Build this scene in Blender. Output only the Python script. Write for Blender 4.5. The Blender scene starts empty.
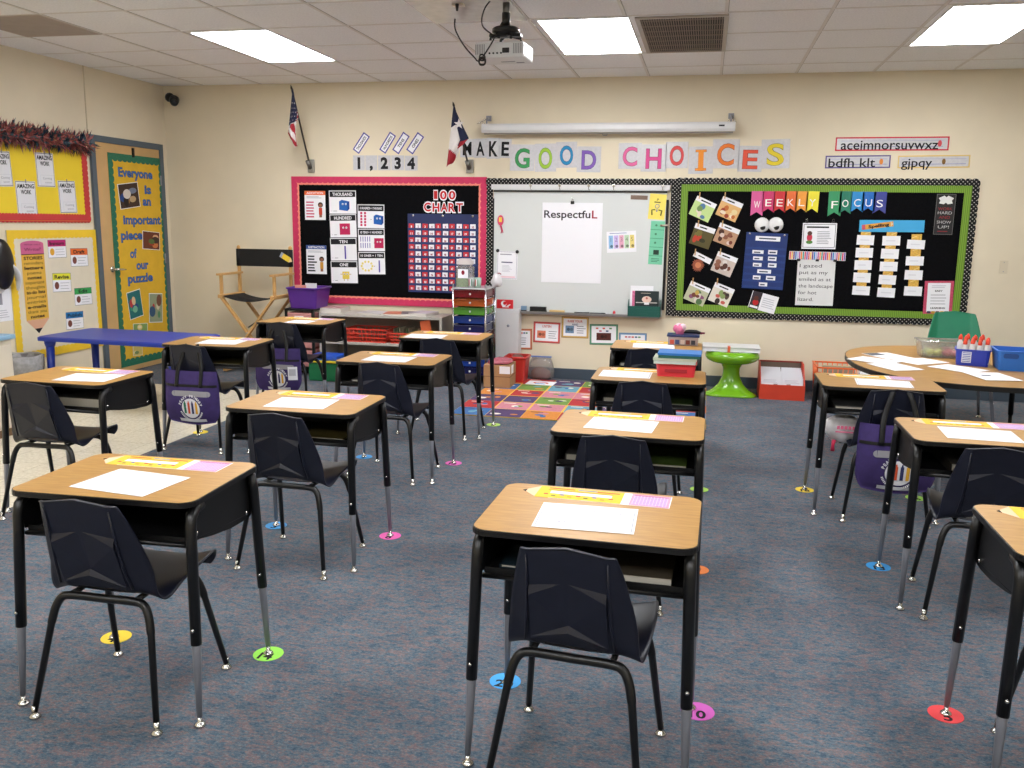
# A primary school classroom: rows of desks in front of decorated boards. All measures in metres.
import bpy, bmesh, math, random
from mathutils import Matrix, Vector
from math import sin, cos, pi, radians
random.seed(4)
SC = bpy.context.scene
COL = SC.collection
YB, XW, HC = 8.547, -5.6, 2.865          # back wall, side wall with the door, ceiling height
XR, YF = 4.3, -2.2

# ------------------------------------------------------------------ materials
MATS = {}
def lin(c):
    out = []
    for v in c:
        v /= 255.0
        out.append(v / 12.92 if v <= .04045 else ((v + .055) / 1.055) ** 2.4)
    return (*out, 1)
def mat(rgb, rough=.6, metal=0, spec=.5, trans=0, alpha=1, coat=0, emit=None, estr=0, vary=.05, scale=9):
    key = (rgb, rough, metal, spec, trans, alpha, coat, emit, estr, vary, scale)
    if key in MATS: return MATS[key]
    m = bpy.data.materials.new('m_%d_%d_%d' % tuple(int(v) for v in rgb)); m.use_nodes = True
    nt = m.node_tree; b = nt.nodes['Principled BSDF']
    b.inputs['Roughness'].default_value = rough; b.inputs['Metallic'].default_value = metal
    b.inputs['Specular IOR Level'].default_value = spec
    b.inputs['Transmission Weight'].default_value = trans; b.inputs['Alpha'].default_value = alpha
    b.inputs['Coat Weight'].default_value = coat
    base = lin(rgb)
    if vary:
        n = nt.nodes.new('ShaderNodeTexNoise'); n.inputs['Scale'].default_value = scale; n.inputs['Detail'].default_value = 3
        tc = nt.nodes.new('ShaderNodeTexCoord'); nt.links.new(tc.outputs['Object'], n.inputs['Vector'])
        r = nt.nodes.new('ShaderNodeValToRGB')
        r.color_ramp.elements[0].position = .3; r.color_ramp.elements[1].position = .7
        r.color_ramp.elements[0].color = tuple(v * (1 - vary) for v in base[:3]) + (1,)
        r.color_ramp.elements[1].color = tuple(min(1, v * (1 + vary)) for v in base[:3]) + (1,)
        nt.links.new(n.outputs['Fac'], r.inputs['Fac']); nt.links.new(r.outputs['Color'], b.inputs['Base Color'])
    else: b.inputs['Base Color'].default_value = base
    if emit:
        b.inputs['Emission Color'].default_value = lin(emit); b.inputs['Emission Strength'].default_value = estr
    MATS[key] = m
    return m
def P(r, g, b_): return mat((r, g, b_), .75, vary=0, spec=.3)          # printed colour on paper
def nodes(name, rough=.8, spec=.4):
    m = bpy.data.materials.new(name); m.use_nodes = True; nt = m.node_tree
    b = nt.nodes['Principled BSDF']; b.inputs['Roughness'].default_value = rough; b.inputs['Specular IOR Level'].default_value = spec
    return m, nt, b
def coords(nt, kind='Object', scale=(1, 1, 1), loc=(0, 0, 0), rot=(0, 0, 0)):
    tc = nt.nodes.new('ShaderNodeTexCoord'); mp = nt.nodes.new('ShaderNodeMapping')
    mp.inputs['Scale'].default_value = scale; mp.inputs['Location'].default_value = loc; mp.inputs['Rotation'].default_value = rot
    nt.links.new(tc.outputs[kind], mp.inputs['Vector'])
    return mp.outputs['Vector']
def ramp(nt, fac, stops, interp='LINEAR'):
    r = nt.nodes.new('ShaderNodeValToRGB'); cr = r.color_ramp; cr.interpolation = interp
    while len(cr.elements) < len(stops): cr.elements.new(.5)
    for e, (p, c) in zip(cr.elements, stops): e.position = p; e.color = lin(c)
    nt.links.new(fac, r.inputs['Fac'])
    return r.outputs['Color']
def noise(nt, vec, scale, detail=3, rough=.6):
    n = nt.nodes.new('ShaderNodeTexNoise'); n.inputs['Scale'].default_value = scale; n.inputs['Detail'].default_value = detail; n.inputs['Roughness'].default_value = rough
    nt.links.new(vec, n.inputs['Vector']); return n.outputs['Fac']
def mixc(nt, fac, a, b_, mode='MIX'):
    m = nt.nodes.new('ShaderNodeMix'); m.data_type = 'RGBA'; m.blend_type = mode
    for sock, v in ((m.inputs['Factor'], fac), (m.inputs[6], a), (m.inputs[7], b_)):
        if hasattr(v, 'is_linked'): nt.links.new(v, sock)
        else: sock.default_value = v
    return m.outputs[2]
def bump(nt, b, h, strength, dist=.01):
    bp = nt.nodes.new('ShaderNodeBump'); bp.inputs['Strength'].default_value = strength; bp.inputs['Distance'].default_value = dist
    nt.links.new(h, bp.inputs['Height']); nt.links.new(bp.outputs['Normal'], b.inputs['Normal'])

def make_carpet():
    m, nt, b = nodes('carpet_weave', .97, .1)
    v = coords(nt, 'Object', (.55, 1, 1))
    c1 = ramp(nt, noise(nt, v, 34, 6, .85), [(.36, (38, 54, 76)), (.43, (62, 92, 110)), (.48, (94, 106, 114)), (.52, (110, 104, 106)), (.57, (154, 108, 96)), (.64, (112, 110, 116))])
    c2 = ramp(nt, noise(nt, v, 130, 6, .9), [(.36, (32, 44, 66)), (.45, (82, 96, 110)), (.55, (106, 124, 132)), (.63, (178, 170, 166))])
    c = mixc(nt, .45, c1, c2)
    big = ramp(nt, noise(nt, coords(nt), 2.2, 3), [(.35, (222, 222, 226)), (.65, (255, 255, 255))])
    nt.links.new(mixc(nt, 1.0, c, big, 'MULTIPLY'), b.inputs['Base Color'])
    bump(nt, b, noise(nt, v, 240, 2), .5, .004)
    return m
def make_laminate():
    m, nt, b = nodes('maple_laminate', .38, .4)
    v = coords(nt, 'Object', (3, 26, 3))
    c = ramp(nt, noise(nt, v, 2.4, 5, .65), [(.30, (160, 117, 60)), (.5, (176, 132, 70)), (.68, (186, 144, 82))])
    nt.links.new(c, b.inputs['Base Color'])
    return m
def make_wall(name, rgb):
    m, nt, b = nodes(name, .75, .3)
    v = coords(nt)
    lo = tuple(x * .97 for x in rgb)
    nt.links.new(ramp(nt, noise(nt, v, 1.6, 3), [(.35, lo), (.65, rgb)]), b.inputs['Base Color'])
    bump(nt, b, noise(nt, v, 190, 3), .12, .003)
    return m
def make_ceiling():
    m, nt, b = nodes('ceiling_tile', .95, .1)
    v = coords(nt)
    c = ramp(nt, noise(nt, v, 75, 4, .7), [(.3, (234, 234, 236)), (.6, (248, 248, 249))])
    nt.links.new(c, b.inputs['Base Color'])
    bump(nt, b, noise(nt, v, 120, 3), .25, .004)
    return m
def make_tilefloor():
    m, nt, b = nodes('vinyl_tile', .22, .5)
    v = coords(nt)
    br = nt.nodes.new('ShaderNodeTexBrick'); br.offset = 0; br.inputs['Scale'].default_value = 1
    br.inputs['Brick Width'].default_value = .305; br.inputs['Row Height'].default_value = .305; br.inputs['Mortar Size'].default_value = .0015
    br.inputs['Color1'].default_value = lin((234, 226, 206)); br.inputs['Color2'].default_value = lin((226, 218, 198)); br.inputs['Mortar'].default_value = lin((170, 162, 142))
    nt.links.new(v, br.inputs['Vector'])
    sp = ramp(nt, noise(nt, v, 45, 4), [(.35, (232, 230, 224)), (.6, (255, 255, 255))])
    nt.links.new(mixc(nt, 1.0, br.outputs['Color'], sp, 'MULTIPLY'), b.inputs['Base Color'])
    return m
def make_dots(name, bg, dot, scale=46, size=.30):
    m, nt, b = nodes(name, .7, .3)
    v = coords(nt, 'Object', (1, 1, 1), rot=(0, 0, radians(45)))
    sx = nt.nodes.new('ShaderNodeVectorMath'); sx.operation = 'SCALE'; sx.inputs['Scale'].default_value = scale
    nt.links.new(v, sx.inputs[0])
    fr = nt.nodes.new('ShaderNodeVectorMath'); fr.operation = 'FRACTION'; nt.links.new(sx.outputs[0], fr.inputs[0])
    sb = nt.nodes.new('ShaderNodeVectorMath'); sb.operation = 'SUBTRACT'; sb.inputs[1].default_value = (.5, .5, .5); nt.links.new(fr.outputs[0], sb.inputs[0])
    ml = nt.nodes.new('ShaderNodeVectorMath'); ml.operation = 'MULTIPLY'; ml.inputs[1].default_value = (1, 1, 0); nt.links.new(sb.outputs[0], ml.inputs[0])
    ln = nt.nodes.new('ShaderNodeVectorMath'); ln.operation = 'LENGTH'; nt.links.new(ml.outputs[0], ln.inputs[0])
    lt = nt.nodes.new('ShaderNodeMath'); lt.operation = 'LESS_THAN'; lt.inputs[1].default_value = size; nt.links.new(ln.outputs['Value'], lt.inputs[0])
    nt.links.new(mixc(nt, lt.outputs[0], lin(bg), lin(dot)), b.inputs['Base Color'])
    return m
def make_stripes(name, a, b_, scale=60, axis=0):
    m, nt, b = nodes(name, .6, .4)
    w = nt.nodes.new('ShaderNodeTexWave'); w.bands_direction = 'X' if axis == 0 else 'Z'; w.inputs['Scale'].default_value = scale
    nt.links.new(coords(nt), w.inputs['Vector'])
    nt.links.new(ramp(nt, w.outputs['Fac'], [(.15, a), (.6, b_)]), b.inputs['Base Color'])
    return m
def make_feathers():
    m, nt, b = nodes('feather_mix', .9, .1)
    v = coords(nt)
    c = ramp(nt, noise(nt, v, 16, 2), [(.34, (56, 66, 86)), (.45, (84, 108, 112)), (.49, (160, 92, 94)), (.54, (206, 130, 124)), (.59, (146, 84, 88)), (.66, (200, 156, 120))])
    nt.links.new(c, b.inputs['Base Color'])
    return m
CARPET = make_carpet(); LAM = make_laminate(); WALLM = make_wall('cream_paint', (232, 220, 194)); CEIL = make_ceiling(); VINYL = make_tilefloor()
DOTS = make_dots('polka_dot_black', (14, 14, 16), (186, 184, 178), 40, .20); LIME = make_stripes('lime_ribbed_border', (94, 132, 34), (126, 164, 54), 20)
FEATH = make_feathers()
FABRIC = mat((12, 12, 14), .95, spec=.08, vary=.25, scale=60)
BLK = mat((16, 16, 17), .33, spec=.5, vary=.1); BLKM = mat((13, 13, 14), .45, spec=.4, vary=.15)
EDGE = mat((14, 13, 13), .4, vary=0); SHELL = mat((19, 22, 38), .42, spec=.5, vary=.12, scale=30)
STEEL = mat((146, 148, 156), .38, metal=.35, vary=.06); NICKEL = mat((205, 203, 198), .18, metal=1, vary=.03); CHROME = mat((200, 200, 202), .12, metal=1, vary=.03)
PAPER = mat((240, 240, 244), .7, vary=0); PAPER2 = mat((226, 226, 230), .6, vary=0); INK = P(26, 26, 30); GREYINK = P(150, 150, 158); FAINT = P(196, 196, 204)
LAMIN = mat((206, 205, 208), .16, spec=.6, vary=.06, scale=40); WHITEP = mat((222, 222, 222), .4, vary=.02)
WOOD = mat((206, 160, 98), .5, vary=.1, scale=20); PURP = mat((58, 42, 98), .85, vary=.12, scale=30)
SLATE = mat((84, 96, 106), .6, vary=.05)

# ------------------------------------------------------------------ mesh builder
TXT = {}
def glyphs(s, bold=0.0):
    key = (s, bold)
    if key in TXT: return TXT[key]
    cu = bpy.data.curves.new('txt', 'FONT'); cu.body = s; cu.size = 1; cu.offset = bold; cu.resolution_u = 4; cu.fill_mode = 'FRONT'
    ob = bpy.data.objects.new('txt', cu); COL.objects.link(ob)
    me = ob.evaluated_get(bpy.context.evaluated_depsgraph_get()).to_mesh()
    vs = [(v.co.x, v.co.y) for v in me.vertices]; fs = [tuple(p.vertices) for p in me.polygons]
    bpy.data.objects.remove(ob); bpy.data.curves.remove(cu)
    if not vs: vs, fs = [(0, 0), (.3, 0), (0, .3)], []
    xs = [v[0] for v in vs]; ys = [v[1] for v in vs]
    TXT[key] = (vs, fs, min(xs), max(xs), min(ys), max(ys))
    return TXT[key]
ID = Matrix.Identity(4)
class MB:
    def __init__(s, M=ID): s.v = []; s.f = []; s.mi = []; s.mats = []; s.sm = []; s.M = M
    def mid(s, m):
        if m not in s.mats: s.mats.append(m)
        return s.mats.index(m)
    def add(s, vs, fs, m, smooth=False, M=None):
        T = s.M @ M if M is not None else s.M
        o = len(s.v); s.v += [T @ Vector(p) for p in vs]; k = s.mid(m)
        for f in fs: s.f.append([i + o for i in f]); s.mi.append(k); s.sm.append(smooth)
    def box(s, c, d, m, M=None, bev=0):
        if bev:
            bm = bmesh.new(); bmesh.ops.create_cube(bm, size=1, matrix=Matrix.Translation(c) @ Matrix.Diagonal((*d, 1)))
            bmesh.ops.bevel(bm, geom=bm.edges[:], offset=bev, segments=2, affect='EDGES', profile=.6)
            bm.verts.index_update(); s.add([v.co.copy() for v in bm.verts], [[v.index for v in f.verts] for f in bm.faces], m, False, M); bm.free(); return
        x, y, z = c; a, b, e = d[0] / 2, d[1] / 2, d[2] / 2
        vs = [(x + i * a, y + j * b, z + k * e) for i in (-1, 1) for j in (-1, 1) for k in (-1, 1)]
        s.add(vs, [(0, 1, 3, 2), (4, 6, 7, 5), (0, 4, 5, 1), (2, 3, 7, 6), (0, 2, 6, 4), (1, 5, 7, 3)], m, False, M)
    def tube(s, pts, r, m, n=10, M=None, cap=True, flat=1.0):
        pts = [Vector(p) for p in pts]; rs = r if isinstance(r, (list, tuple)) else [r] * len(pts)
        vs, fs = [], []; up = None
        for i, p in enumerate(pts):
            t = (pts[min(i + 1, len(pts) - 1)] - pts[max(i - 1, 0)]).normalized()
            if up is None:
                up = Vector((0, 0, 1)) if abs(t.z) < .9 else Vector((1, 0, 0))
            a = t.cross(up).normalized(); b = a.cross(t).normalized(); up = b
            for k in range(n): vs.append(p + a * (rs[i] * cos(2 * pi * k / n)) + b * (rs[i] * flat * sin(2 * pi * k / n)))
        for i in range(len(pts) - 1):
            for k in range(n): fs.append((i * n + k, i * n + (k + 1) % n, (i + 1) * n + (k + 1) % n, (i + 1) * n + k))
        if cap: fs.append(tuple(range(n - 1, -1, -1))); fs.append(tuple(range((len(pts) - 1) * n, len(pts) * n)))
        s.add(vs, fs, m, True, M)
    def cyl(s, a, b, r0, m, r1=None, n=16, M=None): s.tube([a, b], [r0, r1 if r1 is not None else r0], m, n, M)
    def lathe(s, prof, m, n=24, M=None, wob=None):
        vs, fs = [], []
        for r, z in prof:
            for k in range(n):
                a = 2 * pi * k / n; q = wob(r, z, a) if wob else (r, z)
                vs.append((q[0] * cos(a), q[0] * sin(a), q[1]))
        for i in range(len(prof) - 1):
            for k in range(n): fs.append((i * n + k, i * n + (k + 1) % n, (i + 1) * n + (k + 1) % n, (i + 1) * n + k))
        fs.append(tuple(range(n - 1, -1, -1))); fs.append(tuple(range((len(prof) - 1) * n, len(prof) * n)))
        s.add(vs, fs, m, True, M)
    def ball(s, c, r, m, M=None, n=12):
        rr = r if isinstance(r, (tuple, list)) else (r, r, r)
        vs, fs = [], []
        for i in range(n // 2 + 1):
            t = pi * i / (n // 2)
            for k in range(n):
                a = 2 * pi * k / n; vs.append((c[0] + rr[0] * sin(t) * cos(a), c[1] + rr[1] * sin(t) * sin(a), c[2] + rr[2] * cos(t)))
        for i in range(n // 2):
            for k in range(n): fs.append((i * n + k, (i + 1) * n + k, (i + 1) * n + (k + 1) % n, i * n + (k + 1) % n))
        s.add(vs, fs, m, True, M)
    def prism(s, pts, z0, z1, m, M=None, side=None, bottom=True):
        n = len(pts); ar = sum(pts[i][0] * pts[(i + 1) % n][1] - pts[(i + 1) % n][0] * pts[i][1] for i in range(n))
        if ar < 0: pts = pts[::-1]
        vs = [(x, y, z0) for x, y in pts] + [(x, y, z1) for x, y in pts]
        s.add(vs, [tuple(range(n, 2 * n))], m, False, M)
        if bottom: s.add(vs, [tuple(range(n - 1, -1, -1))], side or m, False, M)
        s.add(vs, [(i, (i + 1) % n, n + (i + 1) % n, n + i) for i in range(n)], side or m, False, M)
    # --- prints: flat shapes in the (u, v) plane of M at height n
    def rect(s, u, v, w, h, m, n=.001, M=None, rot=0):
        c, q = cos(rot), sin(rot)
        s.add([(u + a * w / 2 * c - b * h / 2 * q, v + a * w / 2 * q + b * h / 2 * c, n) for a, b in ((-1, -1), (1, -1), (1, 1), (-1, 1))], [(0, 1, 2, 3)], m, False, M)
    def disc(s, u, v, r, m, n=.001, M=None, k=16, ry=None):
        s.add([(u + r * cos(2 * pi * i / k), v + (ry or r) * sin(2 * pi * i / k), n) for i in range(k)], [tuple(range(k))], m, False, M)
    def poly(s, pts, m, n=.001, M=None):
        k = len(pts); ar = sum(pts[i][0] * pts[(i + 1) % k][1] - pts[(i + 1) % k][0] * pts[i][1] for i in range(k))
        if ar < 0: pts = pts[::-1]
        s.add([(x, y, n) for x, y in pts], [tuple(range(k))], m, False, M)
    def ring(s, u, v, w, h, t, m, n=.001, M=None):
        s.rect(u, v + h / 2 - t / 2, w, t, m, n, M); s.rect(u, v - h / 2 + t / 2, w, t, m, n, M)
        s.rect(u - w / 2 + t / 2, v, t, h - 2 * t, m, n, M); s.rect(u + w / 2 - t / 2, v, t, h - 2 * t, m, n, M)
    def text(s, t, u, v, h, m, w=None, n=.0014, M=None, rot=0, bold=.0, align='c'):
        vs, fs, x0, x1, y0, y1 = glyphs(t, bold)
        sy = h / .73; sx = sy if w is None else w / max(x1 - x0, 1e-4)
        ox = {'c': (x0 + x1) / 2, 'l': x0, 'r': x1}[align]; c, q = cos(rot), sin(rot); out = []
        for x, y in vs:
            a, b = (x - ox) * sx, (y - .365) * sy
            out.append((u + a * c - b * q, v + a * q + b * c, n))
        s.add(out, fs, m, False, M)
    def lines(s, u, v, w, h, k, m, n=.0012, M=None, fill=.35, jag=.3):
        for i in range(k):
            ww = w * (1 - jag * random.random()); y = v + h / 2 - h * (i + .5) / k
            s.rect(u - (w - ww) / 2, y, ww, h / k * fill, m, n, M)
    def build(s, name, parent=None, loc=None):
        me = bpy.data.meshes.new(name); me.from_pydata([tuple(p) for p in s.v], [], s.f)
        for m in s.mats: me.materials.append(m)
        me.polygons.foreach_set('material_index', s.mi); me.polygons.foreach_set('use_smooth', s.sm); me.update()
        o = bpy.data.objects.new(name, me); COL.objects.link(o)
        if parent is not None: o.parent = parent
        if loc: o.location = loc
        return o
def tag(o, label=None, cat=None, group=None, kind=None):
    if label: o['label'] = label
    if cat: o['category'] = cat
    if group: o['group'] = group
    if kind: o['kind'] = kind
    return o
def thing(name, label, cat, loc=(0, 0, 0), rz=0, group=None, M=None):
    o = bpy.data.objects.new(name, None); o.empty_display_size = .05; COL.objects.link(o)
    if M is not None: o.matrix_world = M
    else: o.location = loc; o.rotation_euler = (0, 0, rz)
    return tag(o, label, cat, group)
KIDS = {}
def part(mb, name, parent, label=None):
    o = mb.build(name, parent); KIDS.setdefault(parent.name, []).append(o)
    if label: o['label'] = label
    return o
def copy_tree(o, parent=None):
    c = o.copy(); COL.objects.link(c)
    if parent is not None:
        c.parent = parent
    for k in KIDS.get(o.name, []):
        KIDS.setdefault(c.name, []).append(copy_tree(k, c))
    return c
def WB(x, z, off=0.0, rot=0):       # frame on the back wall: u right, v up, n out of the wall
    return Matrix.Translation((x, YB - off, z)) @ Matrix(((1, 0, 0, 0), (0, 0, -1, 0), (0, 1, 0, 0), (0, 0, 0, 1))) @ Matrix.Rotation(rot, 4, 'Z')
def WL(y, z, off=0.0, rot=0):       # frame on the wall with the door
    return Matrix.Translation((XW + off, y, z)) @ Matrix(((0, 0, 1, 0), (1, 0, 0, 0), (0, 1, 0, 0), (0, 0, 0, 1))) @ Matrix.Rotation(rot, 4, 'Z')
def FLAT(x, y, z, rot=0): return Matrix.Translation((x, y, z)) @ Matrix.Rotation(rot, 4, 'Z')
def sheet(name, label, cat, M, w, h, base=PAPER, prints=None, group=None, t=.0012, side=None):
    """one sheet of paper or card: a thin slab whose print lies on its face"""
    mb = MB(); mb.box((0, 0, t / 2), (w, h, t), base)
    if prints: prints(mb, w, h, t)
    o = mb.build(name); o.matrix_world = M
    return tag(o, label, cat, group)
def structure(o): o['kind'] = 'structure'; return o
def scallop(L, w, bump, pitch, flat0=0.0, seg=5):
    """outline of a border strip of length L along +u: straight edge at v=0, scalloped edge at v=w"""
    n = max(1, round(L / pitch)); p = L / n; pts = [(0, flat0), (L, flat0)]
    for i in range(n):
        for k in range(seg + 1):
            a = pi * k / seg
            pts.append((L - p * (i + .5) + p / 2 * cos(a), w + bump * sin(a)))
    return pts
def frame_strips(mb, w, h, inset, sw, bump, pitch, m, z0, z1, outward=False):
    """four border strips round a w x h rectangle centred on 0; scallops point inward, or outward"""
    hw, hh = w / 2 - inset, h / 2 - inset
    for L, M, dz_ in ((2 * hw, Matrix.Translation((-hw, -hh, 0)), 0), (2 * hh, Matrix.Translation((hw, -hh, 0)) @ Matrix.Rotation(pi / 2, 4, 'Z'), .0005),
                 (2 * hw, Matrix.Translation((hw, hh, 0)) @ Matrix.Rotation(pi, 4, 'Z'), 0), (2 * hh, Matrix.Translation((-hw, hh, 0)) @ Matrix.Rotation(-pi / 2, 4, 'Z'), .0005)):
        pts = scallop(L, sw, bump, pitch)
        if outward: pts = [(x, -y) for x, y in pts]
        mb.prism(pts, z0 + dz_, z1 + dz_, m, M)

# ------------------------------------------------------------------ camera
cd = bpy.data.cameras.new('camera'); cam = bpy.data.objects.new('camera', cd); COL.objects.link(cam); SC.camera = cam
cm = [[0.976801, -0.051903, 0.207763], [0.213695, 0.173154, -0.961432], [0.013926, 0.983526, 0.180228]]
cam.matrix_world = Matrix.Translation((0, 0, 1.5212)) @ Matrix(cm).to_4x4()
cd.sensor_fit = 'HORIZONTAL'; cd.sensor_width = 36; cd.lens = 880.477 / 1024 * 36; cd.clip_start = .05
SC.view_settings.view_transform = 'Standard'; SC.view_settings.look = 'None'; SC.view_settings.gamma = 1
SC.view_settings.use_curve_mapping = False; SC.view_settings.exposure = 0.62
w = bpy.data.worlds.new('world'); SC.world = w; w.use_nodes = True
w.node_tree.nodes['Background'].inputs[0].default_value = (.02, .02, .02, 1)

# ------------------------------------------------------------------ the room
XC = -3.53                                         # where the carpet starts
mb = MB(); mb.box(((XC + XR) / 2, (YF + YB) / 2, -.05), (XR - XC, YB - YF, .1), CARPET); structure(mb.build('floor'))
YT = 7.16
mb = MB(); mb.box(((XW + XC) / 2, (YF + YT) / 2, -.05), (XC - XW, YT - YF, .1), VINYL); structure(mb.build('floor'))
mb = MB(); mb.box(((XW + XC) / 2, (YB + YT) / 2, -.05), (XC - XW, YB - YT, .1), CARPET); structure(mb.build('floor'))
mb = MB(); mb.box(((XW + XR) / 2, YB + .05, HC / 2), (XR - XW + .2, .1, HC), WALLM); structure(mb.build('wall_back'))
mb = MB(); mb.box((XW - .05, (YF + YB) / 2, HC / 2), (.1, YB - YF, HC), WALLM); structure(mb.build('wall_left'))
mb = MB(); mb.box((XR + .05, (YF + YB) / 2, HC / 2), (.1, YB - YF, HC), WALLM); structure(mb.build('wall_right'))
mb = MB(); mb.box(((XW + XR) / 2, YF - .05, HC / 2), (XR - XW + .2, .1, HC), WALLM); structure(mb.build('wall_front'))
mb = MB(); mb.box(((XW + XR) / 2, (YF + YB) / 2, HC + .05), (XR - XW + .2, YB - YF + .2, .1), CEIL); structure(mb.build('ceiling'))
GX, GY, G = -1.251, 6.12, .6485
mb = MB(); TBAR = mat((226, 222, 218), .6, vary=.03); TGAP = mat((150, 144, 138), .8, vary=.05)
k = math.ceil((XW - GX) / G)
while GX + k * G < XR:
    mb.box((GX + k * G, (YF + YB) / 2, HC - .0015), (.022, YB - YF, .003), TBAR); mb.box((GX + k * G + .0125, (YF + YB) / 2, HC - .0005), (.004, YB - YF, .001), TGAP); k += 1
k = math.ceil((YF - GY) / G)
while GY + k * G < YB:
    mb.box(((XW + XR) / 2, GY + k * G, HC - .0015), (XR - XW, .022, .003), TBAR); mb.box(((XW + XR) / 2, GY + k * G + .0125, HC - .0005), (XR - XW, .004, .001), TGAP); k += 1
structure(mb.build('trim_ceiling_grid'))
def skirting(name, c, d):
    mb = MB(); mb.box(c, d, mat((62, 74, 86), .5, vary=.06), bev=.003); structure(mb.build(name))
skirting('baseboard_back', ((XW + XR) / 2, YB - .006, .053), (XR - XW - .03, .012, .106))
skirting('baseboard_left', (XW + .006, (YF + 7.0) / 2, .053), (.012, 7.0 - YF, .106))
mb = MB(); yy = (7.3283,2.5659)[0]; mb.box((XW + .002, yy, HC / 2), (.004, .012, HC), mat((196, 182, 152), .7, vary=0)); structure(mb.build('trim_1'))

# door with its frame on the side wall
dy0, dy1, dz = (7.3623,2.2521)[0] - .035, (8.4775,2.2566)[0] - .03, (7.3623,2.2521)[1] + .015
door = structure(thing('door_1', None, None, (XW, (dy0 + dy1) / 2, 0))); dw = dy1 - dy0
mb = MB(); g = SLATE
for y in (-dw / 2 + .03, dw / 2 - .03): mb.box((.015, y, dz / 2), (.03, .06, dz), g, bev=.005)
mb.box((.015, 0, dz - .03), (.03, dw - .12, .06), g, bev=.005); part(mb, 'door_frame', door)
mb = MB(); mb.box((.009, 0, (dz - .06) / 2 + .004), (.016, dw - .122, dz - .066), mat((204, 166, 112), .45, vary=.08, scale=4)); part(mb, 'door_slab', door)
hy, hz = (7.5269,1.0251)
mb = MB(); Mh = Matrix.Translation((.017, hy - (dy0 + dy1) / 2, hz))
mb.cyl((0, 0, 0), (.008, 0, 0), .03, NICKEL, M=Mh); mb.cyl((0, 0, 0), (.06, 0, 0), .01, NICKEL, M=Mh); mb.tube([(.055, -.01, 0), (.06, .03, 0), (.06, .09, -.004), (.056, .13, -.006)], [.011, .011, .009, .007], NICKEL, M=Mh); part(mb, 'handle', door)
for z in (.25, 1.1, 1.9):
    mb = MB(); mb.cyl((.022, dw / 2 - .062, z - .05), (.022, dw / 2 - .062, z + .05), .009, STEEL); part(mb, 'hinge', door)
mb = MB(); mb.box((.026, .06, dz - .12), (.02, .022, .09), BLKM, bev=.003); part(mb, 'closer_stop', door)

# ------------------------------------------------------------------ ceiling fixtures
TROF = mat((230, 230, 228), .5, vary=0)
LEMIT = mat((255, 255, 255), .5, vary=0, emit=(248, 250, 254), estr=15.0)
def light(label, x, y, group='fluorescent ceiling panels'):
    t = thing('ceiling_light', label, 'light', (x + .3025, y + .648, HC), group=group)
    mb = MB(); pass
    for (cx_, cy_, sx, sy) in ((0, .623, .63, .03), (0, -.623, .63, .03), (.308, 0, .012, 1.216), (-.308, 0, .012, 1.216)): mb.box((cx_, cy_, -.0035), (sx, sy, .005), TROF)
    part(mb, 'frame', t)
    mb = MB(); mb.box((0, 0, -.003), (.603, 1.214, .004), LEMIT); part(mb, 'diffuser', t); return t
LX = (-3.784, -1.19, 1.404)
light('lit ceiling panel above the door side of the room', LX[0], GY); light('lit ceiling panel between the projector and the slatted return vent', LX[1], GY)
light('lit ceiling panel at the far side of the slatted vent, over the green board', LX[2], GY)
for y in (GY - 3.63, GY - 7.26):
    for x in LX: light('lit ceiling panel further back over the desks', x, y, 'fluorescent ceiling panels over the desks')
t = thing('return_air_vent', 'brown slatted return air vent in the ceiling beside the middle lit panel', 'vent', (-.238, GY + .648, HC))
VB = mat((156, 142, 130), .6, vary=.06); mb = MB()
for (cx_, cy_, sx, sy) in ((0, .59, .605, .03), (0, -.59, .605, .03), (.2875, 0, .03, 1.15), (-.2875, 0, .03, 1.15)): mb.box((cx_, cy_, -.008), (sx, sy, .012), mat((186, 176, 166), .5, vary=0))
part(mb, 'frame', t)
mb = MB(); mb.box((0, 0, -.0025), (.545, 1.15, .003), mat((66, 58, 52), .9, vary=0)); part(mb, 'backing', t)
mb = MB()
for i in range(34): mb.box((-.2625 + .525 * i / 33, 0, -.010), (.0055, 1.15, .012), VB)
for i in range(7): mb.box((0, -.5 + i / 6, -.008), (.545, .006, .006), VB)
part(mb, 'slats', t)
t = thing('ceiling_vent_panel', 'dull grey-brown flat panel in the ceiling near the door wall', 'vent', (-4.818, 5.797, HC))
mb = MB(); mb.box((0, 0, -.003), (.62, .62, .006), mat((172, 160, 150), .8, vary=.05), bev=.002); part(mb, 'face_plate', t)
mb = MB(); [mb.box((u, v, -.003), (a, b, .005), mat((190, 180, 170), .7, vary=0)) for u, v, a, b in ((0, .317, .648, .014), (0, -.317, .648, .014), (.317, 0, .014, .62), (-.317, 0, .014, .62))]; part(mb, 'rim', t)

# projector on its pole
px_, py_ = -1.285, 5.62
t = thing('projector_mount', 'white glossy ceiling plate with a black pole mount holding the projector', 'mount', (px_, py_, HC))
mb = MB(); mb.box((-.29, .175, -.006), (.645, .645, .010), mat((206, 202, 198), .12, spec=.7, vary=.1, scale=14), bev=.002); part(mb, 'ceiling_plate', t)
mb = MB(); mb.cyl((0, 0, -.01), (0, 0, -.10), .022, mat((120, 118, 114), .3, metal=.8, vary=0)); mb.cyl((0, 0, -.07), (0, 0, -.15), .026, BLK); part(mb, 'pole', t)
mb = MB(); mb.lathe([(.03, -.15), (.07, -.155), (.085, -.165), (.085, -.185), (.06, -.195), (.02, -.2)], BLK); mb.box((0, 0, -.205), (.2, .06, .018), BLK, bev=.004)
for a in range(4): mb.tube([(0, 0, -.20), (.10 * cos(a * pi / 2 + .5), .08 * sin(a * pi / 2 + .5), -.215), (.1 * cos(a * pi / 2 + .5), .08 * sin(a * pi / 2 + .5), -.235)], .009, BLK, 8)
part(mb, 'bracket', t)
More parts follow.
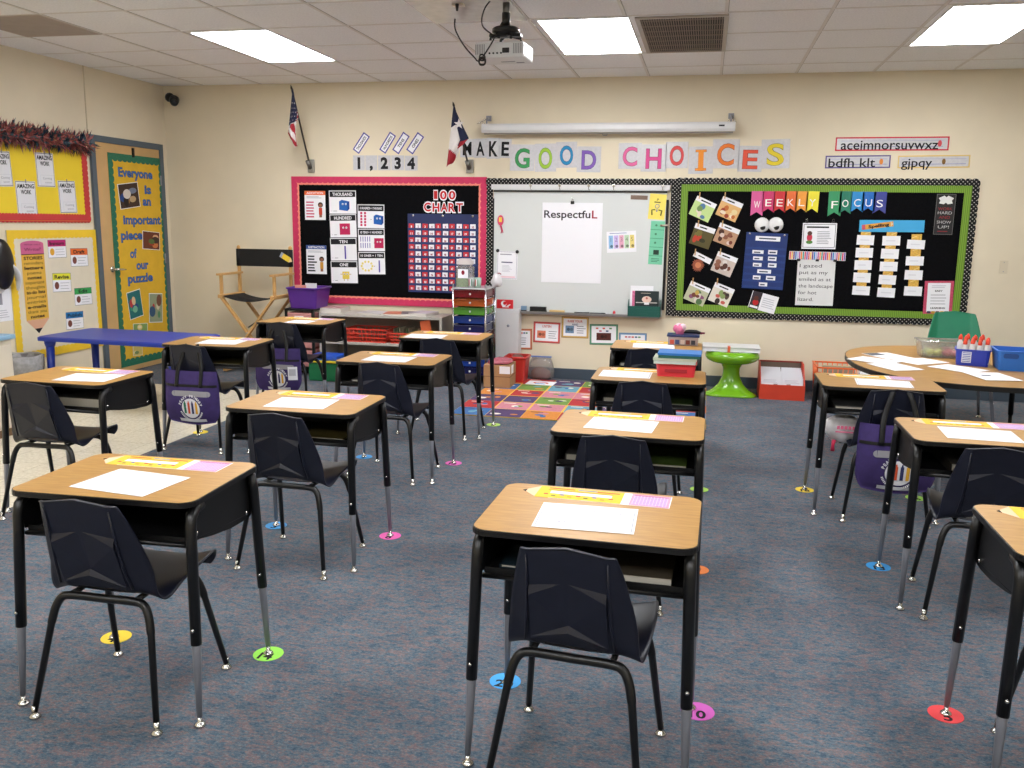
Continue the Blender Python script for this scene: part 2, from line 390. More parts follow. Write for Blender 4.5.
mb = MB(); mb.box((-.30, -.02, -.018), (.075, .05, .014), mat((210, 200, 186), .5, vary=0), bev=.003); part(mb, 'outlet_box', t)
pj = thing('projector', 'white projector hung upside down from the ceiling mount', 'projector', (px_ - .035, py_ + .12, HC - .285), -.06)
PJ = mat((222, 222, 222), .35, vary=.02); mb = MB(); mb.box((0, 0, 0), (.315, .25, .095), PJ, bev=.014); part(mb, 'housing', pj)
mb = MB()
for s in (-1, 1):
    for i in range(6): mb.box((s * (.095 + .011 * i), -.126, .005), (.005, .004, .06), mat((150, 150, 152), .5, vary=0))
part(mb, 'vent_slots', pj)
mb = MB(); mb.box((.045, -.127, -.005), (.045, .01, .03), BLK, bev=.003)
for i in range(4): mb.cyl((-.06 + .025 * i, -.124, -.02), (-.06 + .025 * i, -.13, -.02), .006, BLK, n=8)
part(mb, 'connector_panel', pj)
mb = MB(); mb.cyl((.07, .12, 0), (.07, .15, 0), .035, mat((60, 62, 70), .1, vary=0)); mb.cyl((.07, .118, 0), (.07, .14, 0), .042, BLK); part(mb, 'lens', pj)
mb = MB(); mb.box((.02, .02, -.0485), (.09, .022, .002), mat((150, 152, 156), .4, vary=0)); mb.box((.09, .06, -.0485), (.05, .02, .002), mat((120, 122, 126), .4, vary=0)); part(mb, 'badge', pj)
Y0 = py_ - .05
t = thing('power_cable', 'black cable drooping from the ceiling outlet to a knot beside the projector', 'cable', (px_ - .30, Y0, HC - .03))
cp_ = [(-1.5983,2.7593), (-1.5917,2.6945), (-1.5398,2.6045), (-1.4751,2.5319), (-1.4428,2.5134), (-1.3733,2.606), (-1.3296,2.675), (-1.2924,2.732)]
o_ = Vector((px_ - .30, Y0, HC - .03))
def smooth(pts, k=6):
    pts = [Vector(p) for p in pts]; out = []
    for i in range(len(pts) - 1):
        a, b, c, d = pts[max(i - 1, 0)], pts[i], pts[i + 1], pts[min(i + 2, len(pts) - 1)]
        for j in range(k):
            u = j / k; out.append(.5 * ((2 * b) + (c - a) * u + (2 * a - 5 * b + 4 * c - d) * u * u + (3 * b - a - 3 * c + d) * u ** 3))
    return out + [pts[-1]]
mb = MB(); mb.tube(smooth([Vector((x, Y0 - .02 * sin(i), z)) - o_ for i, (x, z) in enumerate(cp_)]), .0045, BLK, 7); part(mb, 'cord', t)
mb = MB(); mb.cyl((0, 0, .012), (0, 0, -.03), .012, BLK, .007); part(mb, 'plug', t)
kx, kz = (-1.4235,2.507); mb = MB()
for r_, dz_ in ((.022, 0), (.018, .02), (.02, -.006)):
    mb.tube([Vector((kx + r_ * cos(a * .5236), Y0 + .008 * sin(a * 1.3), kz + dz_ + r_ * sin(a * .5236))) - o_ for a in range(13)], .005, BLK, 7)
part(mb, 'tied_coil', t)
cp_ = [(-1.332,2.8952), (-1.407,2.8171), (-1.4253,2.7246), (-1.3739,2.6704), (-1.3102,2.6394)]
mb = MB(); mb.tube(smooth([(x, Y0 + .0, z) for x, z in cp_]), .0045, BLK, 7)
tag(mb.build('video_cable'), 'black video cable looping from the ceiling into the back of the projector', 'cable')

# sensor up in the corner
sx, sz = (-5.3956,2.704)
t = thing('security_camera', 'small black security camera high in the room corner', 'camera', (sx, 8.4, sz))
mb = MB(); mb.cyl((-.06, .147, .02), (-.05, .10, .015), .04, mat((190, 184, 170), .5, vary=0)); mb.tube([(-.05, .11, .015), (-.03, .05, .01), (0, 0, 0)], .014, BLK); part(mb, 'bracket', t)
mb = MB(); mb.ball((-.055, .03, .03), .048, BLK); mb.tube([(-.06, .03, .03), (.0, .01, .01)], .03, BLK, 12); mb.ball((.012, .0, .0), .05, BLK); mb.cyl((.01, .0, .0), (.045, -.05, -.03), .046, BLK, .04); part(mb, 'body', t)
mb = MB(); mb.cyl((.045, -.05, -.03), (.049, -.056, -.033), .03, mat((40, 44, 52), .08, vary=0)); part(mb, 'lens', t)

# ------------------------------------------------------------------ side wall: door poster, yellow boards
YEL = P(232, 196, 42); GRN = mat((36, 110, 84), .7, vary=.2, scale=60)
py0, py1 = (7.5613,2.1234)[0], (8.4528,2.0971)[0] - .02; pz1, pz0 = (7.5613,2.1234)[1], (7.6245,0.056)[1]
pcy, pcz, pw, ph = (py0 + py1) / 2, (pz0 + pz1) / 2, py1 - py0, pz1 - pz0
t = thing('door_poster', 'yellow door poster with a green scalloped edge and blue hand lettering', 'poster', M=WL(pcy, pcz, .0175))
mb = MB(); mb.box((0, 0, .001), (pw, ph, .002), mat((222, 178, 44), .8, vary=.05))
BLU = P(60, 104, 176); DBL = P(30, 44, 86)
for s, u, v, wd in (('Everyone', *(7.977,1.9548), 0), ('is', *(8.1575,1.8037), 0), ('an', *(8.1297,1.6862), 0), ('important', *(8.0415,1.5003), 0), ('piece', *(7.8538,1.3498), 0), ('of', *(7.8614,1.1704), 0), ('our', *(7.9966,1.0519), 0), ('puzzle', *(7.9517,0.923), 0)):
    mb.text(s, u - pcy, v - pcz, .088, DBL, n=.0024, bold=.045, w=.068 * len(s) * (.8 if s in ('is', 'of') else 1))
    mb.text(s, u - pcy, v - pcz, .088, BLU, n=.0030, bold=.02, w=.068 * len(s) * (.8 if s in ('is', 'of') else 1))
part(mb, 'paper', t)
mb = MB(); frame_strips(mb, pw, ph, 0, .055, .022, .07, GRN, .002, .0045); part(mb, 'scalloped_border', t)
def picture(mb, w, h, t, cols):
    n = t + .0006; mb.rect(0, 0, w, h, cols[0], n)
    for i, c in enumerate(cols[1:]):
        mb.disc((random.random() - .5) * w * .6, (random.random() - .5) * h * .6, w * random.uniform(.1, .24), c, n + .0004 * (i + 1), ry=h * random.uniform(.1, .22))
def pic(label, q, cols, group=None):
    y, z, w_, h_, r = q
    sheet('picture_print', label, 'picture', WL(y, z, .0225, r), w_, h_, PAPER, lambda mb, w, h, t: picture(mb, w * .95, h * .95, t, [P(*c) for c in cols]), group)
pic('brown and blue picture print by the word Everyone on the yellow door poster', (7.8458,1.7311,0.317,0.2412,0.1166), [(70, 52, 40), (150, 110, 60), (40, 70, 130), (190, 160, 120), (40, 30, 28), (120, 130, 150), (210, 200, 190)])
pic('reddish brown picture print beside the word piece on the yellow door poster', (8.1606,1.2889,0.2898,0.1825,-0.0738), [(110, 60, 40), (200, 120, 70), (150, 60, 40), (220, 170, 130), (70, 50, 40), (90, 110, 60)])
pic('teal and green picture print under the word puzzle on the yellow door poster', (7.832,0.6618,0.2188,0.2761,0.1327), [(40, 110, 110), (60, 150, 120), (190, 60, 60), (40, 70, 130), (120, 180, 150), (220, 190, 150)])
pic('pale picture print with a red base low on the yellow door poster', (8.172,0.5952,0.2295,0.3037,-0.0823), [(150, 160, 130), (90, 140, 100), (210, 200, 170), (180, 60, 60), (120, 80, 60), (60, 90, 120)])
pic('small green picture print just above the blue tabletop on the yellow door poster', (7.8925,0.3846,0.2362,0.1563,-0.0734), [(130, 160, 90), (220, 200, 120), (80, 130, 80), (230, 220, 180)])
pic('small pale picture print at the foot of the yellow door poster', (7.8293,0.2011,0.1529,0.114,-0.0495), [(210, 190, 110), (240, 220, 170), (120, 140, 90)])

# upper yellow board with red edge and feather boa
by1, bz0 = (7.2733,1.4711); bz1 = (7.275,2.1768)[1]; by0 = 4.75
t = thing('bulletin_board', 'yellow paper board with a red scalloped edge beside the door', 'bulletin board', M=WL((by0 + by1) / 2, (bz0 + bz1) / 2, .001)); bw, bh = by1 - by0, bz1 - bz0
mb = MB(); mb.box((0, 0, .006), (bw, bh, .012), mat((238, 208, 46), .75, vary=.03, scale=3)); part(mb, 'backing_paper', t)
mb = MB(); frame_strips(mb, bw, bh, .012, .048, .012, .035, mat((196, 58, 56), .7, vary=.05), .012, .0145, outward=False)
frame_strips(mb, bw, bh, .010, .004, .012, .045, mat((196, 58, 56), .7, vary=.05), .012, .0140, outward=True); part(mb, 'scalloped_border', t)
boa0 = (6.2659,2.1503); boa1 = (7.2739,2.1671)
mb = MB(); rnd = random.Random(8)
mb.tube([(.04, 4.7 + (boa1[0] - 4.7) * i / 20, boa1[1] + .01 * sin(i * 1.7)) for i in range(21)], .02, FEATH, 6)
for i in range(2600):
    y = 4.7 + (boa1[0] - 4.7) * rnd.random(); z = boa1[1] + rnd.gauss(0, .008); a = rnd.uniform(0, 2 * pi); L = rnd.uniform(.06, .15)
    d = Vector((abs(cos(a)) * .5 * rnd.random() + .08, rnd.uniform(-.7, .7), sin(a))).normalized(); p = Vector((.035, y, z)); q = p + d * L
    sd = d.cross(Vector((rnd.random(), rnd.random(), rnd.random()))).normalized() * .011
    mb.add([p, p + d * L * .5 + sd, q, p + d * L * .5 - sd], [(0, 1, 2, 3)], FEATH)
o = mb.build('feather_boa'); o.location = (XW, 0, 0); tag(o, 'red and teal feather boa draped along the top of the yellow board', 'feather boa')
def amazing(label, q):
    y, z, w_, h_, r = q
    def pr(mb, w, h, t):
        mb.ring(0, 0, w * .96, h * .97, .004, INK, t + .0005)
        mb.text('AMAZING', 0, h * .36, h * .125, INK, w=w * .86, n=t + .0006, bold=.03); mb.text('WORK', 0, h * .19, h * .125, INK, w=w * .52, n=t + .0006, bold=.03)
        mb.text('Coming', w * .08, -h * .24, h * .07, GREYINK, w=w * .5, n=t + .0006); mb.text('soon', w * .12, -h * .36, h * .06, GREYINK, w=w * .36, n=t + .0006)
        mb.ring(w * .06, -h * .3, w * .72, h * .3, .002, FAINT, t + .0005)
    o = thing('work_sheet', label, 'paper', M=WL(y, z, .0135, r), group='display sheets on the yellow board')
    mb = MB(); mb.box((0, 0, .0006), (w_, h_, .0012), PAPER2); pr(mb, w_, h_, .0012); part(mb, 'sheet', o)
    mb = MB(); mb.box((w_ * .02, h_ * .5, .004), (.006, .03, .006), STEEL, bev=.001); part(mb, 'pin', o)
amazing('white work sheet at the board edge, cut by the frame, above the others', (6.2611,1.8909,0.1816,0.2783,0.0498))
amazing('white work sheet high on the yellow board under the boa, whole in view', (6.7362,1.9108,0.2139,0.2852,0.0186))
amazing('white work sheet low on the yellow board, further from the door', (6.4925,1.6639,0.2257,0.2839,0.0195))
amazing('white work sheet low on the yellow board, nearest the door', (6.9874,1.6905,0.2178,0.2814,0.0272))

# writing board: yellow scalloped frame, pencil poster, five cards
fy0, fz1 = (6.2406,1.4036); fy1 = (7.3522,1.4057)[0]; fz0 = (6.743,0.3115)[1]
t = thing('bulletin_board', 'cream board in a yellow scalloped frame under the yellow board', 'bulletin board', M=WL((fy0 + fy1) / 2, (fz0 + fz1) / 2, .001)); fw, fh = fy1 - fy0, fz1 - fz0
mb = MB(); mb.box((0, 0, .005), (fw, fh, .010), mat((226, 216, 192), .8, vary=.03)); part(mb, 'backing_paper', t)
mb = MB(); frame_strips(mb, fw, fh, 0, .062, .012, .052, mat((240, 200, 46), .7, vary=.04), .010, .0125); part(mb, 'scalloped_border', t)
a, b_, c_, d_ = (6.3798,1.222), (6.6438,1.2143), (6.5205,1.3145), (6.5256,0.5254)
pw = b_[0] - a[0]; ph = c_[1] - d_[1]; Mp = WL((a[0] + b_[0]) / 2 + .0, (c_[1] + d_[1]) / 2, .0108)
t = thing('pencil_poster', 'tall pencil shaped poster of writing words with a pink eraser top', 'poster', M=Mp)
mb = MB(); h2 = ph / 2; zs = -h2 + ph * .15; ey = h2 - ph * .145
mb.prism([(-pw / 2, zs), (pw / 2, zs), (pw / 2, ey), (-pw / 2, ey)], 0, .0014, mat((228, 180, 66), .6, vary=.05))
wd = ['STORIES', 'reminders', 'letters', 'poems', 'notes', 'important', 'thoughts', 'to-do lists', 'journal', 'entries', 'e-mails', 'thank you', 'notes']
for i, s in enumerate(wd):
    v = ey - (ey - zs) * (i + .75) / (len(wd) + .5); bold = s in ('STORIES', 'letters', 'notes', 'to-do lists', 'e-mails')
    mb.text(s, 0, v, ph * .034, INK if bold else P(70, 50, 30), w=pw * (.82 if len(s) > 5 else .62), n=.002, bold=.03 if bold else 0)
part(mb, 'shaft', t)
mb = MB(); mb.prism([(-pw / 2, ey), (pw / 2, ey)] + [(pw / 2 * cos(pi * i / 10), h2 - ph * .035 + ph * .035 * sin(pi * i / 10)) for i in range(11)], 0, .0016, mat((206, 100, 142), .6, vary=.05))
mb.text('What can I', 0, h2 - ph * .04, ph * .018, P(110, 40, 80), w=pw * .7, n=.0022); mb.text('Write?', 0, h2 - ph * .09, ph * .035, P(90, 20, 60), w=pw * .72, n=.0022); mb.rect(0, ey, pw, ph * .008, INK, .002); part(mb, 'eraser', t)
mb = MB(); mb.prism([(-pw / 2, zs)] + [(-pw / 2 + pw * i / 12, zs + (.008 if i % 2 else -.004)) for i in range(1, 12)] + [(pw / 2, zs), (pw * .17, -h2 + ph * .055), (-pw * .17, -h2 + ph * .055)], 0, .0017, mat((222, 170, 140), .7, vary=.03)); part(mb, 'wood_tip', t)
mb = MB(); mb.prism([(-pw * .17, -h2 + ph * .055), (pw * .17, -h2 + ph * .055), (0, -h2)], 0, .0017, INK); part(mb, 'lead', t)
def stepcard(s, label, q, col):
    y, z, w_, h_, r = q
    def pr(mb, w, h, t):
        mb.rect(0, h * .31, w, h * .36, P(*col), t + .0004); mb.ring(0, 0, w, h, .003, P(90, 90, 96), t + .0006); mb.text(s, 0, h * .31, h * .2, INK, w=w * (.13 * len(s) if len(s) < 7 else .8), n=t + .0008, bold=.03)
        mb.lines(w * .16, -h * .18, w * .5, h * .46, 3, GREYINK, t + .0005, fill=.14); mb.disc(-w * .28, -h * .16, w * .12, P(226, 170, 60) if s == 'Brainstorm' else P(120, 70, 60), t + .0006, ry=h * .2)
    sheet('writing_card', label, 'card', WL(y, z, .0108, r), w_, h_, PAPER, pr, 'writing step cards')
stepcard('Brainstorm', 'card headed Brainstorm in magenta on the cream writing board', (6.8075,1.239,0.2245,0.1564,0.0009), (190, 40, 110))
stepcard('Draft', 'card headed Draft in orange on the cream writing board', (7.0834,1.1553,0.228,0.1629,-0.0176), (230, 110, 50))
stepcard('Revise', 'card headed Revise in yellow on the cream writing board', (6.8349,0.9419,0.2298,0.1649,-0.0359), (228, 224, 60))
stepcard('Edit', 'card headed Edit in green on the cream writing board', (7.0992,0.799,0.2318,0.1573,-0.0167), (60, 160, 84))
stepcard('Publish', 'card headed Publish in blue on the cream writing board', (6.9631,0.5908,0.2291,0.1566,-0.0295), (40, 120, 180))
# black and white rounded ornament and a printed sheet at the board's far end
oy, oz = (6.1284,1.1317)
t = thing('wall_ornament', 'black rounded wall ornament with a white flap beside the pencil poster', 'ornament', (XW, oy, oz))
mb = MB(); mb.ball((.05, 0, 0), (.05, .115, .205), BLK, n=20); part(mb, 'body', t)
mb = MB(); mb.tube(smooth([(.06, .055, .02), (.075, .105, -.05), (.07, .135, -.13), (.05, .14, -.22)]), [.012, .018, .022, .026, .03, .034, .038, .04, .04, .038, .036, .034, .032, .03, .028, .026, .02, .016, .01][:19], WHITEP, 10, flat=.5); part(mb, 'flap', t)
y, z, w_, h_ = (6.1228,0.8193,0.2358,0.3053)
sheet('notice_sheet', 'white printed notice under the black rounded wall ornament', 'paper', WL(y, z, .002), w_, h_, PAPER, lambda mb, w, h, t: (mb.rect(-w * .05, h * .1, w * .28, h * .3, GREYINK, t + .0005), mb.lines(.0, -h * .3, w * .7, h * .24, 4, FAINT, t + .0005)))

# ------------------------------------------------------------------ back wall: screen case, flags, letters
a = (-2.1757,2.4153); b_ = (0.2219,2.4132)
L = b_[0] - a[0] - .05; zc = a[1]
t = thing('projector_screen', 'white roller screen case hung along the top of the back wall', 'projector screen', ((a[0] + b_[0]) / 2, YB - .09, (a[1] + b_[1]) / 2 - .012))
mb = MB(); Mx = Matrix.Rotation(math.atan2(b_[1] - a[1], L), 4, 'Y').inverted()
pr_ = [(-.04, -.035), (.035, -.045), (.05, -.02), (.05, .02), (.03, .04), (-.03, .04), (-.045, .015)]
mb.prism(pr_, -L / 2, L / 2, WHITEP, Mx @ Matrix(((0, 0, 1, 0), (-1, 0, 0, 0), (0, 1, 0, 0), (0, 0, 0, 1)))); part(mb, 'case', t)
mb = MB(); mb.box((L / 2 - .12, -.052, .005), (.05, .004, .014), P(50, 50, 54), Mx); part(mb, 'badge', t)
mb = MB(); mb.box((0, 0, -.05), (L * .985, .02, .012), mat((170, 166, 160), .5, vary=0), Mx); part(mb, 'screen_rail', t)
mb = MB(); mb.tube([(-.02, -.0, -.052), (-.02, -.005, -.07), (.02, -.005, -.07), (.02, 0, -.052)], .004, STEEL, 6, M=Mx); part(mb, 'pull_loop', t)
for s in (-1, 1):
    mb = MB(); x = s * (L / 2 - .04); mb.box((x, .082, .10), (.05, .012, .05), STEEL, Mx); mb.tube([(x, .075, .10), (x, .03, .10), (x, .0, .075), (x, 0, .04)], .008, STEEL, 7, M=Mx)
    for k in range(5): mb.tube([(x + .005, .04, .105), (x + s * (.015 + .012 * k) - .03, .04, .07 - .004 * k), (x + s * .02 * k - .03, .05, .045)], .0028, NICKEL, 5, M=Mx)
    part(mb, 'hanger', t)
def pole_flag(label, base, tip, ytip, br):
    bx, bz = base; tx, tz = tip
    t = thing('flag', label, 'flag', (bx, YB, bz))
    mb = MB(); mb.box((.005, -.012, -.01), (.07, .024, .13), mat((150, 148, 140), .4, metal=.5, vary=.05), bev=.006); mb.cyl((-.0, -.02, -.03), (-.012, -.06, .04), .022, mat((120, 118, 112), .4, metal=.6, vary=0)); mb.cyl((0, -.024, -.03), (0, -.03, -.03), .014, INK); part(mb, 'wall_bracket', t)
    d = Vector((tx - bx, ytip - YB, tz - bz)); mb = MB(); mb.cyl(Vector((0, -.02, -.03)), d, .009, mat((46, 40, 34), .4, vary=0)); part(mb, 'pole', t)
    mb = MB(); mb.lathe([(.004, 0), (.012, .01), (.009, .03), (.002, .05)], mat((60, 52, 40), .4, vary=0), 10, Matrix.Translation(d) @ d.to_track_quat('Z', 'Y').to_matrix().to_4x4()); part(mb, 'finial', t)
    return t, d
RED = mat((160, 34, 46), .8, vary=.06); WHF = mat((222, 216, 212), .8, vary=.04); NAVY = mat((24, 30, 62), .8, vary=.06)
YT_ = 8.15
def cloth_grid(t, base, cols, fn, nu, nv, pts):
    """pts: outline rows; each row a list of (px offset) -> bilinear patch from 4 edge polylines given in world x,z"""
    vs = []
    for i in range(nv + 1):
        for j in range(nu + 1):
            x, z = pts(j / nu, i / nv); f = .035 * sin(j / nu * 9 + i / nv * 2.0) * (i / nv) ** .5
            yy = YT_ + f * .6
            vs.append((x - base[0], yy - YB, z - base[1]))
    mb = MB(); by = {}
    for i in range(nv):
        for j in range(nu):
            by.setdefault(fn(j, i), []).append((i * (nu + 1) + j, i * (nu + 1) + j + 1, (i + 1) * (nu + 1) + j + 1, (i + 1) * (nu + 1) + j))
    for m, fs in by.items(): mb.add(vs, fs, m, True)
    o = mb.build('cloth', t); KIDS.setdefault(t.name, []).append(o)
    md = o.modifiers.new('thick', 'SOLIDIFY'); md.thickness = .003
def lerp2(a, b, f): return (a[0] + (b[0] - a[0]) * f, a[1] + (b[1] - a[1]) * f)
def along(pts, f):
    f = min(max(f, 0), .9999) * (len(pts) - 1); i = int(f); return lerp2(pts[i], pts[i + 1], f - i)
base = (-3.9664,2.0678); tip = (-3.9686,2.7452)
t, d = pole_flag('stars and stripes flag on an angled pole above the pink edged board', base, tip, 8.17, None)
eL = [(-3.9529,2.7515), (-3.9789,2.5943), (-4.0005,2.4641), (-4.0218,2.344), (-3.9897,2.278), (-3.9454,2.2063)]
eR = [(-3.9469,2.7514), (-3.9184,2.5826), (-3.8973,2.4848), (-3.921,2.4306), (-3.9266,2.3324), (-3.9151,2.2337)]
def us(j, i):
    u, v = j / 24, i / 60
    if v < .47 and u < 1.02 - max(0, v - .22) * 1.7: return WHF if (i % 4 == 1 and (j + (i // 4) % 2 * 2) % 5 == 1 and v > .1) else NAVY
    if v < .5: return RED if int(v * 26) % 2 else WHF
    return RED if math.floor(u * 3.2 - (v - .45) * 4.6 + 20.4) % 2 else WHF
cloth_grid(t, base, None, us, 24, 60, lambda u, v: lerp2(along(eL, v), along(eR, v), u))
base = (-2.3006,2.0641); tip = (-2.3515,2.5698)
t, d = pole_flag('red white and blue lone star flag on an angled pole near the MAKE letters', base, tip, 8.17, None)
eL = [(-2.3534,2.5698), (-2.3756,2.3923), (-2.3943,2.252), (-2.4075,2.1373), (-2.4207,2.0264)]
eR = [(-2.3478,2.5697), (-2.2818,2.4351), (-2.2006,2.2843), (-2.2781,2.1987), (-2.3316,2.0823)]
def tx(j, i):
    u, v = j / 20, i / 30
    if v < .37 and v < .26 + .0 * u: return NAVY
    if u > .52 and v < .62: return (RED if u > .55 and v > .53 else NAVY) if v > .36 - .1 * u else NAVY
    if u > .55 and v > .52 and v < .74: return RED if v < .70 else WHF
    if v > .62 + .30 * u: return RED
    return WHF
cloth_grid(t, base, None, tx, 20, 30, lambda u, v: lerp2(along(eL, v), along(eR, v), u))
sx_, sz_ = (-2.2883,2.409); mb = MB()
st = [((.05 if k % 2 == 0 else .02) * cos(pi / 2 + k * pi / 5), (.05 if k % 2 == 0 else .02) * sin(pi / 2 + k * pi / 5)) for k in range(10)]
mb.prism(st, 0, .003, WHF, WB(0, 0) @ ID if False else Matrix.Translation((sx_ - base[0], 8.115 - YB, sz_ - base[1])) @ Matrix(((1, 0, 0, 0), (0, 0, -1, 0), (0, 1, 0, 0), (0, 0, 0, 1)))); part(mb, 'star', t)

def digit(label, s, r4):
    x, z, w_, h_ = r4
    sheet('number_sheet', label, 'sign', WB(x, z, .001), w_, h_, LAMIN, lambda mb, w, h, t: mb.text(s, 0, 0, h * .74, INK, n=t + .0006, bold=.05), 'big place value digits')
digit('white card with a big black digit one above the pink edged board', '1', (-3.4491,2.09,0.1237,0.1445))
digit('white card with only a comma between the big digits one and two', ',', (-3.3181,2.09,0.1267,0.1441))
digit('white card with a big black digit two above the pink edged board', '2', (-3.1797,2.0899,0.1328,0.1436))
digit('white card with a big black digit three above the pink edged board', '3', (-3.0397,2.0899,0.134,0.1431))
digit('white card with a big black digit four above the pink edged board', '4', (-2.8999,2.0869,0.1335,0.1427))
def tilted(s, num, q):
    x, z, w_, h_, r = q
    sheet('place_value_label', 'tilted purple edged label %s above the big digit %s' % (s, num), 'label', WB(x, z, .001, r), w_, h_, PAPER, lambda mb, w, h, t: (mb.ring(0, 0, w, h, .012, P(88, 84, 158), t + .0005), mb.text(s, 0, 0, h * .36, INK, w=w * (.74 if len(s) > 5 else .46), n=t + .0007, bold=.02)), 'tilted place value labels')
tilted('THOUSANDS', 'one', (-3.4201,2.282,0.2058,0.0792,0.9451))
tilted('HUNDREDS', 'two', (-3.1426,2.2833,0.2055,0.0766,0.9828))
tilted('TENS', 'three', (-3.0039,2.28,0.2072,0.0809,0.972))
tilted('ONES', 'four', (-2.8564,2.2767,0.2052,0.0825,0.9494))
def big_letter(s, word, which, r4, col, glare=False):
    x, z, w_, h_ = r4
    def pr(mb, w, h, t):
        hh = min(h * .74, .30); ww = min(w * .62, hh * .78) if s != 'I' else hh * .26; g = tuple(int(v * .62) for v in col)
        mb.text(s, 0, 0, hh, P(*g), w=ww * 1.03, n=t + .0005, bold=.028)
        mb.text(s, 0, 0, hh, P(*col), w=ww, n=t + .0010, bold=.012)
        if s == 'I':
            for q in (-1, 1): mb.rect(0, q * hh * .46, hh * .56, hh * .13, P(*g), t + .0006); mb.rect(0, q * hh * .46, hh * .53, hh * .10, P(*col), t + .0011)
    sheet('letter_sheet', 'laminated sheet with the %s letter %s%s' % (word, s, which), 'letter', WB(x, z, .001 + random.choice((0, .0016, .0032)), random.uniform(-.03, .03)), w_, h_, LAMIN, pr, 'laminated letters of the wall sign')
for s, which, r4 in (('M', ' partly behind the lone star flag', (-2.326,2.228,0.1384,0.1707)), ('A', ' between M and K', (-2.1938,2.2275,0.1283,0.1793)), ('K', ' between A and E', (-2.0638,2.2256,0.1349,0.1943)), ('E', ' beside the green G', (-1.9453,2.2243,0.118,0.1773))):
    big_letter(s, 'black', which, r4, (20, 20, 22))
for s, word, which, r4, c in (('G', 'green', '', (-1.776,2.1377,0.2402,0.2463), (70, 160, 96)), ('O', 'lime', '', (-1.5509,2.1373,0.2085,0.2608), (160, 200, 70)), ('O', 'blue', '', (-1.3469,2.1635,0.2013,0.2382), (50, 140, 190)), ('D', 'purple', '', (-1.1322,2.121,0.2277,0.2372), (130, 96, 180)),
     ('C', 'pink', ' starting the word CHOICES', (-0.7449,2.1518,0.2145,0.2347), (226, 110, 160)), ('H', 'magenta', '', (-0.525,2.132,0.2324,0.2465), (222, 90, 150)), ('O', 'red', '', (-0.3134,2.1587,0.2044,0.2373), (224, 88, 88)), ('I', 'orange', '', (-0.0931,2.1127,0.2223,0.244), (240, 150, 60)),
     ('C', 'orange', '', (0.1273,2.1686,0.2395,0.2601), (236, 128, 58)), ('E', 'red orange', '', (0.3477,2.124,0.2131,0.2294), (226, 92, 70)), ('S', 'yellow', ' ending the sign', (0.5661,2.1676,0.2482,0.2572), (228, 206, 60))):
    big_letter(s, word, which, r4, c)
def alpha_strip(s, label, q, col, tail):
    x, z, w_, h_, r = q
    def pr(mb, w, h, t):
        mb.ring(0, 0, w, h, h * .1, P(*col), t + .0005); mb.rect(0, -h * .2, w * .9, .004, P(110, 120, 180), t + .0005); mb.rect(0, h * .22, w * .9, .004, P(170, 170, 200), t + .0005)
        mb.text(s, -w * .45, -h * .04, h * .72, INK, w=w * (.86 if len(s) > 10 else (.72 if len(s) > 6 else .43)), n=t + .001, bold=.01, align='l')
        mb.disc(w * (.42 if len(s) > 10 else (.36 if len(s) > 6 else .14)), 0, h * .14, P(*tail), t + .001, ry=h * .24)
    sheet('alphabet_strip', label, 'sign', WB(x, z, .001, r), w_, h_, LAMIN, pr, 'lower case letter strips')
alpha_strip('aceimnorsuvwxz', 'red edged strip of short lower case letters, topmost of three', (1.5461,2.2515,0.9399,0.1186,0.0024), (206, 50, 70), (206, 80, 90))
alpha_strip('bdfh klt', 'purple edged strip of tall lower case letters', (1.2759,2.0973,0.5487,0.1108,0.0093), (96, 84, 140), (226, 140, 70))
alpha_strip('gjpqy', 'cream edged strip of hanging lower case letters', (1.905,2.0989,0.5874,0.1077,0.0107), (226, 196, 120), (130, 96, 50))

# ------------------------------------------------------------------ pink edged board with the hundred chart
x0, z1 = (-4.1819,1.9545); x1, z0 = (-2.1205,0.6711)
bx, bz, bw, bh = (x0 + x1) / 2, (z0 + z1) / 2, x1 - x0, z1 - z0
PINK = mat((206, 48, 94), .65, vary=.06, scale=30); PEACH = mat((238, 142, 120), .7, vary=.05)
t = thing('bulletin_board', 'black fabric board with a pink and peach scalloped border', 'bulletin board', M=WB(bx, bz, .001))
mb = MB(); mb.box((0, 0, .006), (bw - .02, bh - .02, .012), FABRIC); part(mb, 'backing_fabric', t)
mb = MB(); frame_strips(mb, bw, bh, .035, .045, .004, .05, PEACH, .012, .0135); part(mb, 'inner_border', t)
mb = MB(); frame_strips(mb, bw, bh, 0, .055, .012, .058, PINK, .012, .0148); part(mb, 'outer_border', t)
OB = .0125
def mini_poster(label, r4, head, col, s, body):
    x, z, w_, h_ = r4
    def pr(mb, w, h, t):
        mb.rect(0, h * .43, w, h * .14, P(*col), t + .0004); mb.text(s, 0, h * .43, h * .075, PAPER, w=w * .8, n=t + .0008, bold=.02)
        mb.lines(0, h * .28, w * .8, h * .08, 2, GREYINK, t + .0004); mb.lines(-w * .2, -h * .14, w * .46, h * .6, 6, P(*body), t + .0004, fill=.5)
        mb.disc(w * .26, h * .02, w * .12, P(50, 36, 30), t + .0006); mb.disc(w * .26, 0, w * .08, P(150, 100, 76), t + .001); mb.rect(w * .26, -h * .2, w * .16, h * .24, P(*head), t + .0006); mb.rect(w * .26, -h * .36, w * .13, h * .1, P(150, 100, 76), t + .0005)
    sheet('mini_poster', label, 'poster', WB(x, z, OB), w_, h_, PAPER, pr, 'maths mini posters')
mini_poster('white poster headed ADDITION in orange on the black board', (-3.9285,1.666,0.2276,0.2904), (200, 70, 50), (228, 108, 60), 'ADDITION', (210, 100, 130))
mini_poster('white poster headed SUBTRACTION in blue on the black board', (-3.9285,1.1179,0.223,0.2941), (210, 150, 60), (60, 84, 150), 'SUBTRACTION', (40, 40, 46))
